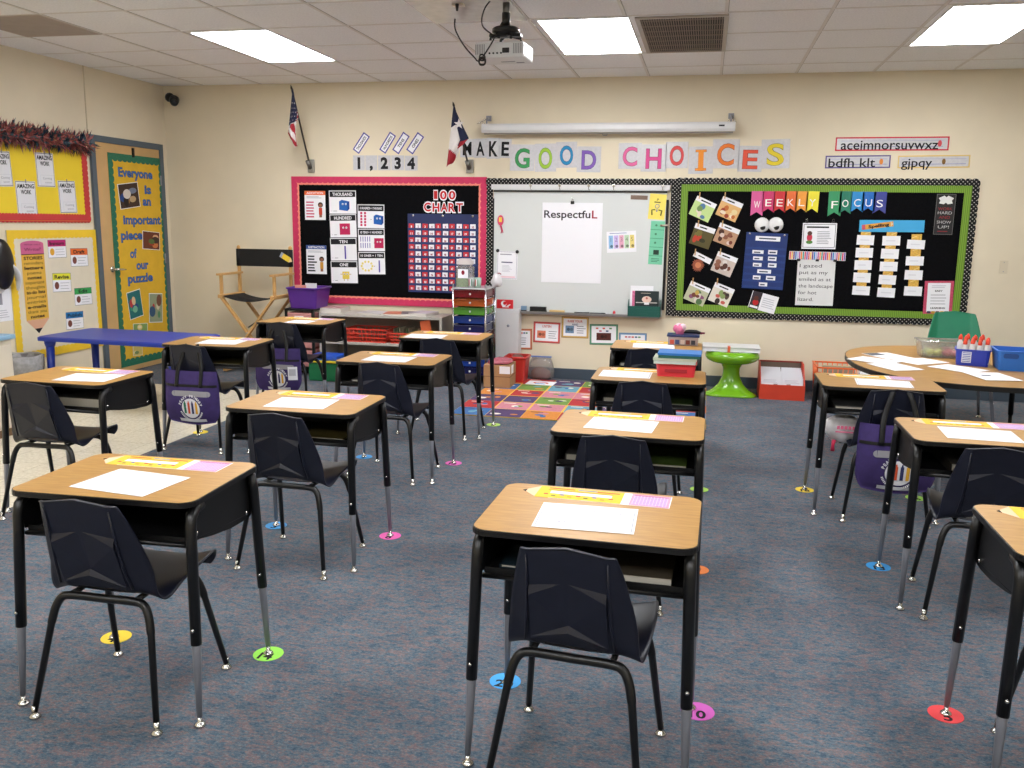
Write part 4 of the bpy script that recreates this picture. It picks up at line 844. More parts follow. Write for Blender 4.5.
for (x, z), s in (((0.4883,1.5333), 'peg side'), ((0.6092,1.5366), 'sheet side')):
    t = thing('googly_eye', 'big white googly eye above the small blue chart, %s' % s, 'eye', M=WB(x, z, OB + .0055), group='googly eyes')
    mb = MB(); mb.lathe([(.062, 0), (.068, .004), (.06, .014), (.04, .022), (.012, .026)], mat((232, 232, 232), .15, vary=0), 24); part(mb, 'dome', t)
    mb = MB(); mb.lathe([(.001, .0275), (.024, .0245), (.026, .018), (.01, .015)], BLK, 20, Matrix.Translation((.006, -.022, -.001))); part(mb, 'pupil', t)
x, z, w_, h_, r = (0.5445,0.823,0.2449,0.1632,-0.2417)
def pc(mb, w, h, t): mb.rect(-w * .3, .0, w * .36, h, P(60, 50, 56), t + .0004); mb.disc(-w * .3, h * .12, w * .09, P(90, 50, 40), t + .0008); mb.disc(-w * .28, -h * .12, w * .11, P(190, 40, 44), t + .0006); mb.lines(w * .2, 0, w * .5, h * .6, 5, FAINT, t + .0005); mb.rect(-w * .3, -h * .38, w * .3, h * .12, PAPER, t + .001)
sheet('picture_card', 'tilted white card with a figure in red below the small blue chart', 'card', WB(x, z, OB + .008, r), w_, h_, PAPER, pc)
x, z, w_, h_, r = (0.9958,1.4405,0.2956,0.2324,0.0057)
def inf(mb, w, h, t):
    mb.ring(0, 0, w * .94, h * .9, .004, P(40, 40, 44), t + .0004); mb.lines(0, h * .34, w * .76, h * .1, 1, INK, t + .0005, fill=.6); mb.lines(w * .16, -h * .06, w * .44, h * .52, 8, GREYINK, t + .0005); mb.disc(-w * .28, h * .1, w * .07, P(90, 60, 50), t + .0006); mb.disc(-w * .28, -h * .06, w * .08, P(196, 60, 80), t + .0005, ry=h * .16); mb.disc(-w * .28, -h * .24, w * .1, P(90, 140, 70), t + .0007, ry=h * .07)
sheet('story_sheet', 'white framed story sheet with a small red figure beside grey text', 'paper', WB(x, z, OB + .001, r), w_, h_, PAPER, inf)
for (x, z), s in (((0.8787,1.5682), 'first'), ((1.1071,1.5712), 'second')):
    mb = MB(); mb.box((0, -.006, .004), (.024, .016, .008), BLK, bev=.002); mb.tube([(-.008, .0, .004), (-.006, .022, .004), (.006, .022, .004), (.008, 0, .004)], .0016, NICKEL, 6)
    o = mb.build('binder_clip'); o.matrix_world = WB(x, z, OB + .003); tag(o, 'black binder clip on the story sheet, %s' % ('chart side' if s == 'first' else 'spelling side'), 'clip', 'clips on the story sheet')
x, z, w_, h_, r = (0.9917,1.2608,0.4919,0.0759,-0.0054)
def rb(mb, w, h, t):
    cols = [(226, 90, 90), (240, 190, 80), (110, 60, 130), (60, 130, 200), (180, 190, 220), (200, 100, 160), (240, 140, 60), (60, 160, 140), (226, 60, 90), (130, 90, 180)]
    for i in range(30): mb.rect(-w * .48 + w * .96 * i / 29, 0, w * .024, h * .92, P(*cols[i % 10]), t + .0004)
sheet('rainbow_strip', 'rainbow striped pocket strip above the handwritten sheet', 'strip', WB(x, z, OB + .002, r), w_, h_, PAPER2, rb, t=.004)
x, z, w_, h_, r = (0.9924,1.0201,0.3314,0.4238,0.0076)
def let(mb, w, h, t):
    for i, (s, k) in enumerate((('I gazed', .62), ('put as my', .8), ('smiled as at', .9), ('the landscape', .96), ('for hot', .52), ('lizard.', .44))): mb.text(s, -w * .44, h * (.36 - .145 * i), h * .078, P(40, 40, 44), w=w * .94 * k, n=t + .0006, align='l')
sheet('handwritten_sheet', 'white chart sheet of six handwritten lines on the green edged board', 'paper', WB(x, z, OB + .001, r), w_, h_, mat((226, 226, 224), .7, vary=.02), let)
for (x, z), s in (((0.831,1.225), 'peg side'), ((0.9938,1.2253), 'middle'), ((1.149,1.2255), 'spelling side')):
    mb = MB(); mb.box((0, 0, .005), (.03, .02, .010), BLK, bev=.002); mb.tube([(-.008, .008, .006), (0, .03, .008), (.008, .008, .006)], .0016, NICKEL, 6)
    o = mb.build('binder_clip'); o.matrix_world = WB(x, z - .004, OB + .0062); tag(o, 'black binder clip at the top of the handwritten sheet, %s' % s, 'clip', 'clips on the handwritten sheet')
# spelling words
x, z, w_, h_, r = (1.6054,1.5382,0.5445,0.1048,0.0081)
sheet('header_card', 'plain sky blue header card of the spelling words', 'card', WB(x, z, OB + .002, r), w_, h_, mat((64, 168, 220), .6, vary=.02))
x, z, w_, h_, r = (1.4865,1.5408,0.2654,0.0437,0.138)
def spp(mb, w, h, t): mb.rect(-w * .44, 0, w * .1, h, P(200, 90, 110), t + .0003); mb.text('Spelling', .01, 0, h * .6, INK, w=w * .66, n=t + .0006, bold=.04); mb.poly([(w * .42, -h / 2), (w * .42, h / 2), (w * .5, 0)], P(226, 196, 160), t + .0003)
sheet('pencil_sign', 'orange pencil shaped sign reading Spelling on the blue header', 'sign', WB(x, z, OB + .0042, r), w_, h_, mat((226, 160, 60), .6, vary=.03), spp)
CQ = [[(1.3947,1.4114,0.1464,0.086), (1.3939,1.2982,0.1468,0.086), (1.3928,1.1879,0.1472,0.086), (1.3919,1.0752,0.1476,0.086), (1.3938,0.9577,0.1492,0.0807)], [(1.6135,1.4092,0.15,0.0837), (1.6111,1.2931,0.149,0.0872), (1.6109,1.1799,0.1491,0.0837), (1.6095,1.0608,0.1462,0.0838), (1.6094,0.9456,0.1501,0.0855)], [(1.8218,1.3803,0.1485,0.0798), (1.8251,1.2345,0.1491,0.0815), (1.8266,1.1095,0.1499,0.0849), (1.8346,0.9655,0.1502,0.0832)]]
GOLD = mat((222, 176, 76), .7, vary=.2, scale=70); NAMES = ['peg side column', 'middle column', 'outer column']; ORD = ['top', 'second', 'third', 'fourth', 'bottom']
for ci, colq in enumerate(CQ):
    a, b_ = colq[0], colq[-1]; z_t = a[1] + a[3] / 2 + .05; z_b = b_[1]; L = z_t - z_b; r = math.atan2(b_[0] - a[0], z_t - z_b)
    mb = MB(); mb.box((0, 0, .0005), (.085, L, .001), GOLD)
    for k in range(9): mb.rect(random.uniform(-.02, .02), L * (.45 - .11 * k), .05, .006, P(240, 214, 140), .0014, rot=.4)
    o = mb.build('ribbon'); o.matrix_world = WB((a[0] + b_[0]) / 2 , (z_t + z_b) / 2, OB + .0008, r * .9); tag(o, 'gold patterned ribbon behind the %s of spelling cards' % NAMES[ci], 'ribbon', 'gold ribbons')
    for k, (x, z, w_, h_) in enumerate(colq):
        od = ORD[k] if len(colq) == 5 or k < 3 else 'bottom'
        sheet('spelling_card', 'blank looking white spelling card, %s in the %s' % (od, NAMES[ci]), 'card', WB(x, z, OB + .0032, random.uniform(-.03, .02)), w_, h_, PAPER, lambda mb, w, h, t: mb.lines(0, 0, w * .6, h * .3, 1, P(222, 222, 228), t + .0004, fill=.4), 'white spelling cards')
x, z, w_, h_, r = (2.0345,1.6458,0.1564,0.3507,-0.0047)
def wc(mb, w, h, t):
    mb.ring(0, 0, w, h, .004, P(110, 110, 110), t + .0004); mb.poly([(-w * .4, h * .40), (-w * .1, h * .46), (0, h * .42), (w * .1, h * .46), (w * .4, h * .40), (w * .3, h * .34), (w * .36, h * .27), (w * .1, h * .25), (0, h * .29), (-w * .1, h * .25), (-w * .36, h * .27), (-w * .3, h * .34)], P(226, 226, 224), t + .0004)
    for s, v, c in (('WORK', .14, (150, 44, 52)), ('HARD', .04, (190, 190, 190)), ('AND', -.07, (150, 44, 52)), ('SHOW', -.19, (190, 190, 190)), ('UP!', -.31, (190, 190, 190))): mb.text(s, 0, h * v, h * .075, P(*c), w=w * (.16 * len(s) + .1), n=t + .0008)
    mb.lines(0, -h * .42, w * .6, h * .05, 1, P(150, 44, 52), t + .0005)
sheet('motto_poster', 'narrow black poster with a white crest and red motto words', 'poster', WB(x, z, OB + .001, r), w_, h_, mat((22, 22, 24), .6, vary=.05), wc)
x, z, w_, h_, r = (2.0518,0.9152,0.2414,0.2943,0.0278)
def qs(mb, w, h, t):
    mb.rect(0, .0, w * .78, h * .88, PAPER, t + .0003)
    for i in range(5): mb.rect(-w * .3 + w * .15 * i, -h * .45, w * .13, h * .07, P(*[(60, 60, 80), (200, 150, 50), (90, 60, 50), (220, 170, 60), (50, 60, 90)][i]), t + .0004)
    mb.lines(0, h * .33, w * .5, h * .1, 2, FAINT, t + .0006); mb.text('EASY', 0, h * .2, h * .05, INK, w=w * .26, n=t + .0007, bold=.03); mb.lines(0, -h * .06, w * .54, h * .36, 4, GREYINK, t + .0006, fill=.2); mb.text('LEARNING', 0, -h * .32, h * .055, INK, w=w * .5, n=t + .0007, bold=.03)
sheet('quote_sheet', 'white quote sheet in a pink frame low on the green edged board', 'paper', WB(x, z, OB + .001, r), w_, h_, mat((196, 70, 100), .6, vary=.2, scale=60), qs)
# framed rule signs below the whiteboard
def rule(label, q, edge, s1, s2, pcol, pos):
    x, z, w_, h_, r = q
    t = thing('rule_sign', label, 'sign', M=WB(x, z, .0005, r), group='framed rule signs')
    mb = MB(); mb.box((0, 0, .0008), (w_ * .96, h_ * .96, .0016), PAPER); (mb.text(s1, 0, h_ * .30, h_ * .11, P(206, 84, 70), w=w_ * .055 * len(s1), n=.0024, bold=.02) if s1 else [mb.rect(w_ * (-.24 + .12 * i), h_ * .30 - h_ * .13 * (i % 2 if pos == 2 else 0), w_ * .09, h_ * .07, P(*[(206, 84, 70), (190, 90, 120), (206, 84, 70), (60, 90, 130), (90, 140, 90)][i]), .0024) for i in range(5)])
    if s2: mb.text(s2, 0, h_ * .14, h_ * .10, P(60, 90, 130), w=w_ * .055 * len(s2), n=.0024, bold=.02)
    if pos:
        u = -w_ * .2 if pos == 1 else 0; mb.rect(u, -h_ * .10, w_ * (.32 if pos == 1 else .52), h_ * .36, P(*pcol), .0020); mb.disc(u - w_ * .05, -h_ * .1, w_ * .06, P(*[int(v * .6) for v in pcol]), .0024); mb.disc(u + w_ * .07, -h_ * .1, w_ * .06, P(*[int(v * .75) for v in pcol]), .0024)
    if pos != 2: mb.lines(w_ * .24 if pos else .1 * w_, -h_ * .1, w_ * .34, h_ * .42, 4, P(110, 110, 120), .0020, fill=.25)
    part(mb, 'sheet', t)
    mb = MB(); mb.ring(0, 0, w_, h_, h_ * .085, mat(edge, .5, vary=.05), .003); mb.ring(0, 0, w_, h_, h_ * .012, P(90, 70, 60), .0034)
    for (u, v, a, b_) in ((0, h_ / 2, w_, .003), (0, -h_ / 2, w_, .003), (w_ / 2, 0, .003, h_), (-w_ / 2, 0, .003, h_)): mb.box((u, v, .0015), (a, b_, .003), mat(edge, .5, vary=.05))
    part(mb, 'border', t)
rule('orange framed rule sign half behind the white cabinet', (-1.7523,0.3798,0.2049,0.2051,0.0237), (206, 120, 80), '', '', (0, 0, 0), 0)
rule('red framed rule sign headed LISTEN', (-1.5022,0.4563,0.2656,0.2055,-0.0148), (210, 84, 80), 'LISTEN', '', (222, 130, 100), 1)
rule('gold framed rule sign with a blue picture', (-1.2208,0.5171,0.2652,0.2057,0.0033), (206, 168, 90), 'RAISE YOUR', 'HAND', (110, 140, 170), 1)
rule('green framed rule sign with a dark brown picture', (-0.9365,0.4585,0.2739,0.2006,0.0221), (90, 150, 120), '', '', (84, 40, 34), 2)
rule('blue framed rule sign peeking over the rearmost middle desk', (-0.6533,0.3873,0.2657,0.1933,0.0157), (110, 150, 190), '', '', (0, 0, 0), 0)

# ------------------------------------------------------------------ desks
ZD = .703
def rrect(w, h, r, k=6):
    out = []
    for cx_, cy_, a0 in ((w / 2 - r, h / 2 - r, 0), (-w / 2 + r, h / 2 - r, pi / 2), (-w / 2 + r, -h / 2 + r, pi), (w / 2 - r, -h / 2 + r, 3 * pi / 2)):
        for i in range(k + 1): a = a0 + pi / 2 * i / k; out.append((cx_ + r * cos(a), cy_ + r * sin(a)))
    return out
DESKS = {}
def make_desk(label):
    t = thing('student_desk', label, 'desk', group='student desks in rows')
    mb = MB(); mb.prism(rrect(.612, .459, .05), ZD - .017, ZD - .004, EDGE); mb.prism(rrect(.610, .457, .049), ZD - .004, ZD - .0012, EDGE); mb.prism(rrect(.604, .451, .046), ZD - .0012, ZD, LAM, side=EDGE, bottom=False); part(mb, 'desktop', t)
    mb = MB(); zb = .562
    mb.box((0, .0, zb), (.545, .37, .004), BLKM); mb.box((0, .185, .615), (.545, .004, .115), BLKM)
    for s in (-1, 1):
        pts = [(-.195, .665), (-.205, .62), (-.195, .575), (-.16, .566), (-.06, .545), (.06, .527), (.16, .522), (.195, .526), (.20, .54), (.20, .678), (-.17, .678)]
        mb.prism(pts, -.002, .002, BLKM, Matrix.Translation((s * .2735, 0, 0)) @ Matrix(((0, 0, 1, 0), (1, 0, 0, 0), (0, 1, 0, 0), (0, 0, 0, 1))))
        mb.tube([(s * .272, .20, .536), (s * .272, -.17, .566)], .004, BLKM, 6)
    mb.tube([(-.275, -.188, .558), (.275, -.188, .558)], .008, BLK, 8); mb.box((0, -.180, .570), (.545, .004, .02), BLKM); part(mb, 'book_box', t)
    for sx in (-1, 1):
        for sy in (-1, 1):
            foot = Vector((sx * .303, sy * .232, .018)); top = Vector((sx * .288, sy * .200, .62)); d = (foot - top)
            mid = top + d * ((.62 - .26) / (.62 - .018))
            mb = MB()
            if sy < 0: pts = [(sx * .285, -.135, .671), (sx * .286, -.17, .668), (sx * .287, -.193, .65)] + [top, mid]
            else: pts = [(sx * .286, .185, .676), top, mid]
            mb.tube(pts, .0165, BLK, 12); leg = part(mb, 'leg', t)
            mb = MB(); q = mid + d.normalized() * -.02; mb.tube([q, mid + d.normalized() * .01, foot + Vector((0, 0, .012))], [.0135, .0135, .0088], STEEL, 12); mb.ball(tuple(mid + Vector((0, -.0165 if sy < 0 else -.0165, .05))), .006, NICKEL, n=8); part(mb, 'leg_insert', leg)
            mb = MB(); mb.lathe([(.016, 0), (.018, .003), (.0165, .008), (.010, .013), (.007, .016), (.007, .03)], NICKEL, 14, Matrix.Translation((foot.x, foot.y, 0))); part(mb, 'glide', leg)
    for sx in (-1, 1):
        mb = MB(); mb.cyl((sx * .2755, .165, .545), (sx * .280, .165, .545), .007, NICKEL, n=10); mb.cyl((sx * .2755, -.15, .585), (sx * .280, -.15, .585), .007, NICKEL, n=10); part(mb, 'bolt', t)
    return t
DP = [('C1', -.281, 2.425, -1.2, 'student desk nearest the camera in the middle column'), ('L1', -1.742, 2.417, 2.0, 'student desk nearest the camera beside the door side aisle, on green and yellow dots'), ('L2', -1.746, 3.666, 0.2, 'second student desk of the column left of the middle one, blue and pink dots'),
      ('L3', -1.813, 5.021, .4, 'third student desk of the column with the cart at its end'), ('L4', -1.821, 6.150, .6, 'rearmost student desk in front of the drawer cart'), ('LL1', -3.178, 3.962, -1.2, 'student desk standing with its feet on the vinyl floor'), ('LL2', -3.191, 5.358, 2.4, 'student desk beside the blue table, with a purple tote on its chair'),
      ('LL3', -3.234, 6.709, -1.1, 'rearmost door side student desk in front of the director chair'), ('C2', -.272, 3.605, -.5, 'second student desk of the middle column, nothing but papers on it'), ('C3', -.270, 4.849, .4, 'third student desk of the middle column, carrying the red box of books'), ('C4', -.297, 6.095, .1, 'rearmost student desk of the middle column, carrying the lidded plastic box'),
      ('R1', 1.124, 2.577, 0, 'student desk cut by the frame corner, on the red dot'), ('R2', 1.145, 3.845, 0, 'student desk behind the red dot desk, on the bright blue dot'), ('R3', .940, 5.005, -.1, 'student desk touching the kidney table')]
proto = None
for i, (k, x, y, r, l) in enumerate(DP):
    d = proto = make_desk(l) if i == 0 else None or proto
    if i: d = copy_tree(proto); d['label'] = l
    d.location = (x, y, 0); d.rotation_euler = (0, 0, radians(r)); DESKS[k] = (x, y, radians(r))
WHICH = {'C1': 'the nearest middle desk', 'L1': 'the nearest door side desk, green dot', 'L2': 'the desk on the blue and pink dots', 'L3': 'the third desk toward the drawer cart', 'L4': 'the desk in front of the drawer cart', 'LL1': 'the desk on the vinyl floor', 'LL2': 'the desk beside the blue table', 'LL3': 'the desk in front of the director chair',
         'C2': 'the second middle desk', 'C3': 'the desk carrying the red box', 'C4': 'the desk carrying the lidded plastic box', 'R1': 'the desk on the red dot', 'R2': 'the desk on the bright blue dot', 'R3': 'the desk touching the kidney table'}
# chairs: one shell mesh shared by all
def chair_shell(mat_, name='shell'):
    prof = [(.215, .372, .150), (.222, .392, .168), (.205, .404, .182), (.15, .405, .192), (.08, .399, .195), (0, .392, .195), (-.06, .391, .19), (-.10, .397, .184), (-.128, .412, .180), (-.145, .435, .178), (-.158, .47, .175), (-.170, .52, .168), (-.182, .57, .158), (-.194, .62, .147), (-.205, .665, .136), (-.213, .698, .126), (-.214, .706, .122)]
    P_ = []
    def samp(f):
        f *= len(prof) - 1; i = min(int(f), len(prof) - 2); u = f - i; a, b = prof[max(i - 1, 0)], prof[i]; c, d = prof[i + 1], prof[min(i + 2, len(prof) - 1)]
        return tuple(.5 * (2 * b[k] + (c[k] - a[k]) * u + (2 * a[k] - 5 * b[k] + 4 * c[k] - d[k]) * u * u + (3 * b[k] - a[k] - 3 * c[k] + d[k]) * u ** 3) for k in range(3))
    NV, NU = 88, 30; A = {}; B = {}; vs = []; hole = set()
    rows = [samp(i / NV) for i in range(NV + 1)]
    for i, (y, z, hw) in enumerate(rows):
        y0, z0, _ = rows[max(i - 1, 0)]; y1, z1, _ = rows[min(i + 1, NV)]; T = Vector((0, y1 - y0, z1 - z0)).normalized(); N = Vector((0, T.z, -T.y))   # N points to the sitter / up
        if N.z < 0 and abs(N.z) > abs(N.y): N = -N
        back = min(max((z - .40) / .08, 0), 1) if y < -.09 else 0
        for j in range(NU + 1):
            s = -1 + 2 * j / NU; x = s * hw; ax = abs(x)
            flare = (max(ax - .104, 0) * .62) * back + (1 - back) * (.022 * (abs(s) ** 3))
            p = Vector((x, y, z)) + N * flare
            p.z -= .034 * max(0, (abs(s) - .62) / .38) ** 1.6 * math.exp(-((y + .085) / .065) ** 2)
            if i > NV * .9: p.z += .016 * (1 - ax / max(hw, .01)) * ((i / NV - .9) / .1)
            th = .012 if i >= NV - 1 else .0055; r = 0
            A[i, j] = len(vs); vs.append(p); B[i, j] = len(vs); vs.append(p - N * (th + r))
    for i in range(NV):
        y, z, hw = rows[i]
        if y < -.095 and .396 < z < .424:
            for j in range(NU):
                x = (-1 + 2 * (j + .5) / NU) * hw
                if abs(x) < .125 - (z - .396) * 2.2: hole.add((i, j))
    fs = []
    ok = lambda i, j: 0 <= i < NV and 0 <= j < NU and (i, j) not in hole
    for i in range(NV):
        for j in range(NU):
            if not ok(i, j): continue
            a, b, c, d = (i, j), (i, j + 1), (i + 1, j + 1), (i + 1, j)
            fs.append((A[a], A[b], A[c], A[d])); fs.append((B[d], B[c], B[b], B[a]))
            for (p, q, n) in ((a, b, (i - 1, j)), (b, c, (i, j + 1)), (c, d, (i + 1, j)), (d, a, (i, j - 1))):
                if not ok(*n): fs.append((A[q], A[p], B[p], B[q]))
    mb = MB(); mb.add(vs, fs, mat_, True)
    def rear(x, z, d):                                    # point d behind the rear face of the back
        for k in range(NV, 0, -1):
            if rows[k][1] >= z >= rows[k - 1][1] and rows[k][0] < -.10: break
        u = (z - rows[k - 1][1]) / max(rows[k][1] - rows[k - 1][1], 1e-6); y = rows[k - 1][0] + (rows[k][0] - rows[k - 1][0]) * u
        return Vector((x, y - .0052 - d, z))
    for sg in (-1, 1):
        Q = lambda x, z, d: rear(sg * x, z, d)
        A_, B_, C_, A2 = Q(.016, .616, .0), Q(.102, .602, .0), Q(.102, .576, .013), Q(0, .618, .0)
        E_, F_, E2, F2, G_, G0 = Q(0, .492, .003), Q(.104, .440, .003), Q(0, .474, .015), Q(.104, .434, .005), Q(.09, .420, .001), Q(0, .424, .003)
        H_ = Q(.1025, .575, .0); I_ = Q(.1045, .437, .0)
        fl = [(A_, B_, C_), (A2, A_, C_, E_), (E_, C_, F_), (E_, F_, F2, E2), (E2, F2, G_, G0), (B_, H_, C_), (C_, H_, I_, F_), (F_, I_, F2)]
        for q in fl: mb.add(list(q), [tuple(range(len(q))) if sg > 0 else tuple(range(len(q) - 1, -1, -1))], mat_, False)
        mb.tube([Q(.106, .690, .001), Q(.107, .60, .003), Q(.113, .50, .004), Q(.122, .43, .004)], [.0025, .0035, .0045, .004], mat_, 6)
    return mb
def make_chair(label, shell=SHELL, legm=BLK, group='navy student chairs', name='student_chair'):
    t = thing(name, label, 'chair', group=group)
    part(chair_shell(shell), 'shell', t)
    for sy, bar, w0 in ((-1, -.125, .135), (1, .115, .145)):
        mb = MB(); f = Vector((.208, sy * .204, .02)); z = .378
        half = smooth([(0, bar, z), (w0 - .03, bar, z), (w0 + .005, bar + sy * .004, z - .008), (w0 + .024, bar + sy * .012, z - .04), (w0 + .035, bar + sy * .022, z - .09)], 5) + [f]
        pts = [Vector((-p.x, p.y, p.z)) for p in half[::-1]] + half[1:]
        n = len(pts); rs = [.0095 + .0035 * min(1, min(i, n - 1 - i) / 2) for i in range(n)]
        mb.tube(pts, rs, legm, 10); lg = part(mb, 'leg_frame', t)
        for sx in (-1, 1):
            mb = MB(); mb.lathe([(.016, 0), (.018, .003), (.0165, .008), (.010, .014), (.0085, .017), (.0085, .04)], NICKEL, 14, Matrix.Translation((sx * f.x, f.y, 0))); part(mb, 'glide', lg)
    mb = MB()
    for sx in (-1, 1): mb.tube([(sx * .11, -.125, .382), (sx * .11, .115, .382)], .009, legm, 8)
    part(mb, 'seat_support', t)
    return t
CH = [('C1', -.285, 2.295, -5), ('L1', -1.742, 2.325, 1), ('L2', -1.735, 3.535, -2), ('L3', -1.800, 4.945, -4), ('L4', -1.79, 6.07, -5), ('LL1', -3.225, 3.845, 3), ('LL2', -3.252, 5.275, 0), ('LL3', -3.275, 6.625, 0), ('C2', -.308, 3.53, -2), ('C3', -.289, 4.770, 0), ('C4', -.346, 6.015, 0), ('R1', 1.145, 2.52, -3), ('R2', 1.143, 3.72, -6), ('R3', .98, 4.90, 0)]
chair0 = None
for k, x, y, r in CH:
    l = 'navy student chair tucked under ' + WHICH[k]
    if chair0 is None: c = chair0 = make_chair(l)
    else: c = copy_tree(chair0); c['label'] = l
    c.location = (x, y, 0); c.rotation_euler = (0, 0, radians(r))

# nameplates and worksheets on the desktops
PYEL = P(230, 190, 62); PPUR = P(196, 164, 206)
def make_plate():
    mb = MB(); w, h = .455, .113; x0 = -w / 2; T = .0006
    mb.box((.045, 0, T / 2), (w - .09, h, T), PAPER)
    mb.prism([(x0, 0), (x0 + .012, .013), (x0 + .012, -.013)], 0, T, INK); mb.prism([(x0 + .012, .013), (x0 + .05, h / 2), (x0 + .05, -h / 2), (x0 + .012, -.013)], 0, T, P(236, 196, 160))
    mb.box((x0 + .07, 0, T / 2), (.045, h, T), PYEL)
    mb.rect(-.048, 0, .262, h * .98, PYEL, T + .0003); mb.rect(-.045, h * .02, .19, h * .22, PAPER, T + .0005); mb.rect(-.11, h * .36, .08, h * .08, P(220, 80, 60), T + .0005); mb.rect(-.03, h * .36, .06, h * .07, P(80, 130, 190), T + .0005); mb.rect(.035, h * .34, .07, h * .08, P(214, 70, 60), T + .0005)
    r = random.Random(5)
    for i in range(9): mb.rect(-.15 + i * .025, -h * .18 - h * .12 * (i % 2), .013, h * .09, P(*[(206, 60, 70), (80, 100, 60), (60, 90, 170), (226, 140, 60)][i % 4]), T + .0005)
    mb.rect(-.05, h * .2, .2, .004, P(90, 90, 60), T + .0005)
    for i in range(3): mb.rect(.094, -h * .3 + h * .3 * i, .012, h * .14, FAINT, T + .0005)
    mb.rect(.166, 0, .118, h * .98, P(222, 160, 184), T + .0003); mb.rect(.166, -h * .03, .104, h * .78, PPUR, T + .0005); mb.rect(.166, h * .38, .104, h * .08, P(190, 110, 160), T + .0006)
    for i in range(11): mb.rect(.166 - .05 + .01 * i, -h * .03, .0012, h * .76, P(230, 214, 236), T + .0007)
    for i in range(7): mb.rect(.166, -h * .4 + h * .12 * i, .104, .0012, P(166, 118, 178), T + .0007)
    o = mb.build('desk_nameplate'); return tag(o, '', 'nameplate', 'pencil shaped desk nameplates')
plate = None
for k, (x, y, r) in DESKS.items():
    if plate is None: p = plate = make_plate()
    else: p = plate.copy(); COL.objects.link(p)
    u, v = (-.014, .154) if k != 'R1' else (-.02, .16)
    p['label'] = 'yellow and lilac nameplate on ' + WHICH[k]
    p.matrix_world = FLAT(x + u * cos(r) - v * sin(r), y + u * sin(r) + v * cos(r), ZD + .0002, r - .02)
WS = {'C1': (-0.2917,2.3711,0.2823,0.2309,0.0189), 'L1': (-1.7255,2.3465,0.2825,0.2129,-0.1915), 'L2': (-1.7534,3.6158,0.2777,0.2283,0.0647), 'LL1': (-3.0774,3.9117,0.3011,0.233,0.119),
      'LL2': (-3.1537,5.3282,0.2898,0.1956,0.1812), 'LL3': (-3.1962,6.6127,0.2784,0.2605,-0.0119), 'L3': (-1.8325,4.9678,0.2888,0.2692,-0.0136), 'L4': (-1.9672,6.053,0.2718,0.2091,0.0352),
      'C2': (-0.305,3.5753,0.3017,0.2247,-0.0885), 'C3': (-0.4245,4.8341,0.2892,0.2009,-0.0161), 'C4': (-0.3191,6.0506,0.2887,0.2636,0.0491), 'R2': (1.1193,3.7956,0.2924,0.2334,-0.0483), 'R3': (0.9631,4.9578,0.3048,0.2537,-0.0842)}
def worksheet(mb, w, h, t):
    mb.ring(0, 0, w * .95, h * .94, .0022, P(150, 150, 156), t + .0003); r = random.Random(11)
    for i in range(26):
        u, v = r.uniform(-.42, .42) * w, r.uniform(-.4, .4) * h
        mb.rect(u, v, r.uniform(.006, .02), .0016, P(176, 176, 184), t + .0003, rot=r.uniform(-.6, .6))
    for i in range(4): mb.disc(r.uniform(-.4, .4) * w, r.uniform(-.35, .35) * h, .004, P(150, 150, 160), t + .0003, k=8)
for k, (x, y, w_, h_, r) in WS.items():
    dx, dy, _ = DESKS[k]; x = min(max(x, dx - .13), dx + .13); y = min(max(y, dy - .11), dy + .02); r = max(-.12, min(.12, r))
    sheet('worksheet', 'white worksheet lying on ' + WHICH[k], 'paper', FLAT(x, y, ZD + .0014, r), .279 if k != 'LL3' else .2, .215, PAPER, worksheet, 'white worksheets on the desks', t=.0006)
# numbered floor dots under the far feet
def dot(x, y, col, s, label, rot=0):
    mb = MB(); pts = [(.053 * cos(2 * pi * i / 28), .053 * sin(2 * pi * i / 28)) for i in range(28)]; mb.prism(pts, 0, .0016, mat(col, .6, vary=.03)); mb.text(s, .0, -.018, .045, INK, n=.0020, bold=.03)
    o = mb.build('floor_dot'); o.location = (x, y, 0.0002); o.rotation_euler = (0, 0, rot); tag(o, label, 'floor marker', 'numbered dots on the carpet')
def foot(k, sx): x, y, r = DESKS[k]; u, v = sx * .303, .232; return x + u * cos(r) - v * sin(r), y + u * sin(r) + v * cos(r)
for k, sx, c, s, cn in (('L1', -1, (236, 204, 50), '4', 'yellow'), ('L1', 1, (150, 222, 80), '14', 'lime green'), ('C1', -1, (50, 156, 222), '20', 'blue'), ('C1', 1, (200, 88, 180), '10', 'purple'), ('L2', -1, (60, 150, 214), '3', 'blue'), ('L2', 1, (226, 90, 170), '8', 'pink'), ('L3', -1, (60, 150, 214), '2', 'blue'), ('L3', 1, (214, 96, 176), '12', 'pink'), ('L4', 1, (170, 206, 90), '6', 'green'),
     ('LL2', -1, (236, 208, 60), '7', 'yellow'), ('LL2', 1, (236, 208, 60), '17', 'yellow'), ('C2', 1, (236, 130, 60), '9', 'orange'), ('C3', 1, (160, 206, 70), '19', 'green'), ('C4', 1, (236, 208, 60), '11', 'yellow'), ('R3', -1, (236, 204, 50), '18', 'yellow'), ('R3', 1, (160, 216, 80), '16', 'green'), ('R2', -1, (40, 150, 220), '13', 'blue'), ('R1', -1, (226, 70, 74), '5', 'red')):
    x, y = foot(k, sx); dx, dy = {('C1', 1): (.022, -.012), ('C1', -1): (-.008, .012), ('L1', -1): (.005, .005)}.get((k, sx), (0, 0))
    dot(x + dx, y + dy, c, s, '%s floor dot at a far foot of %s%s' % (cn, WHICH[k], '' if k not in ('LL2',) else ', %s side' % ('door' if sx < 0 else 'aisle')))
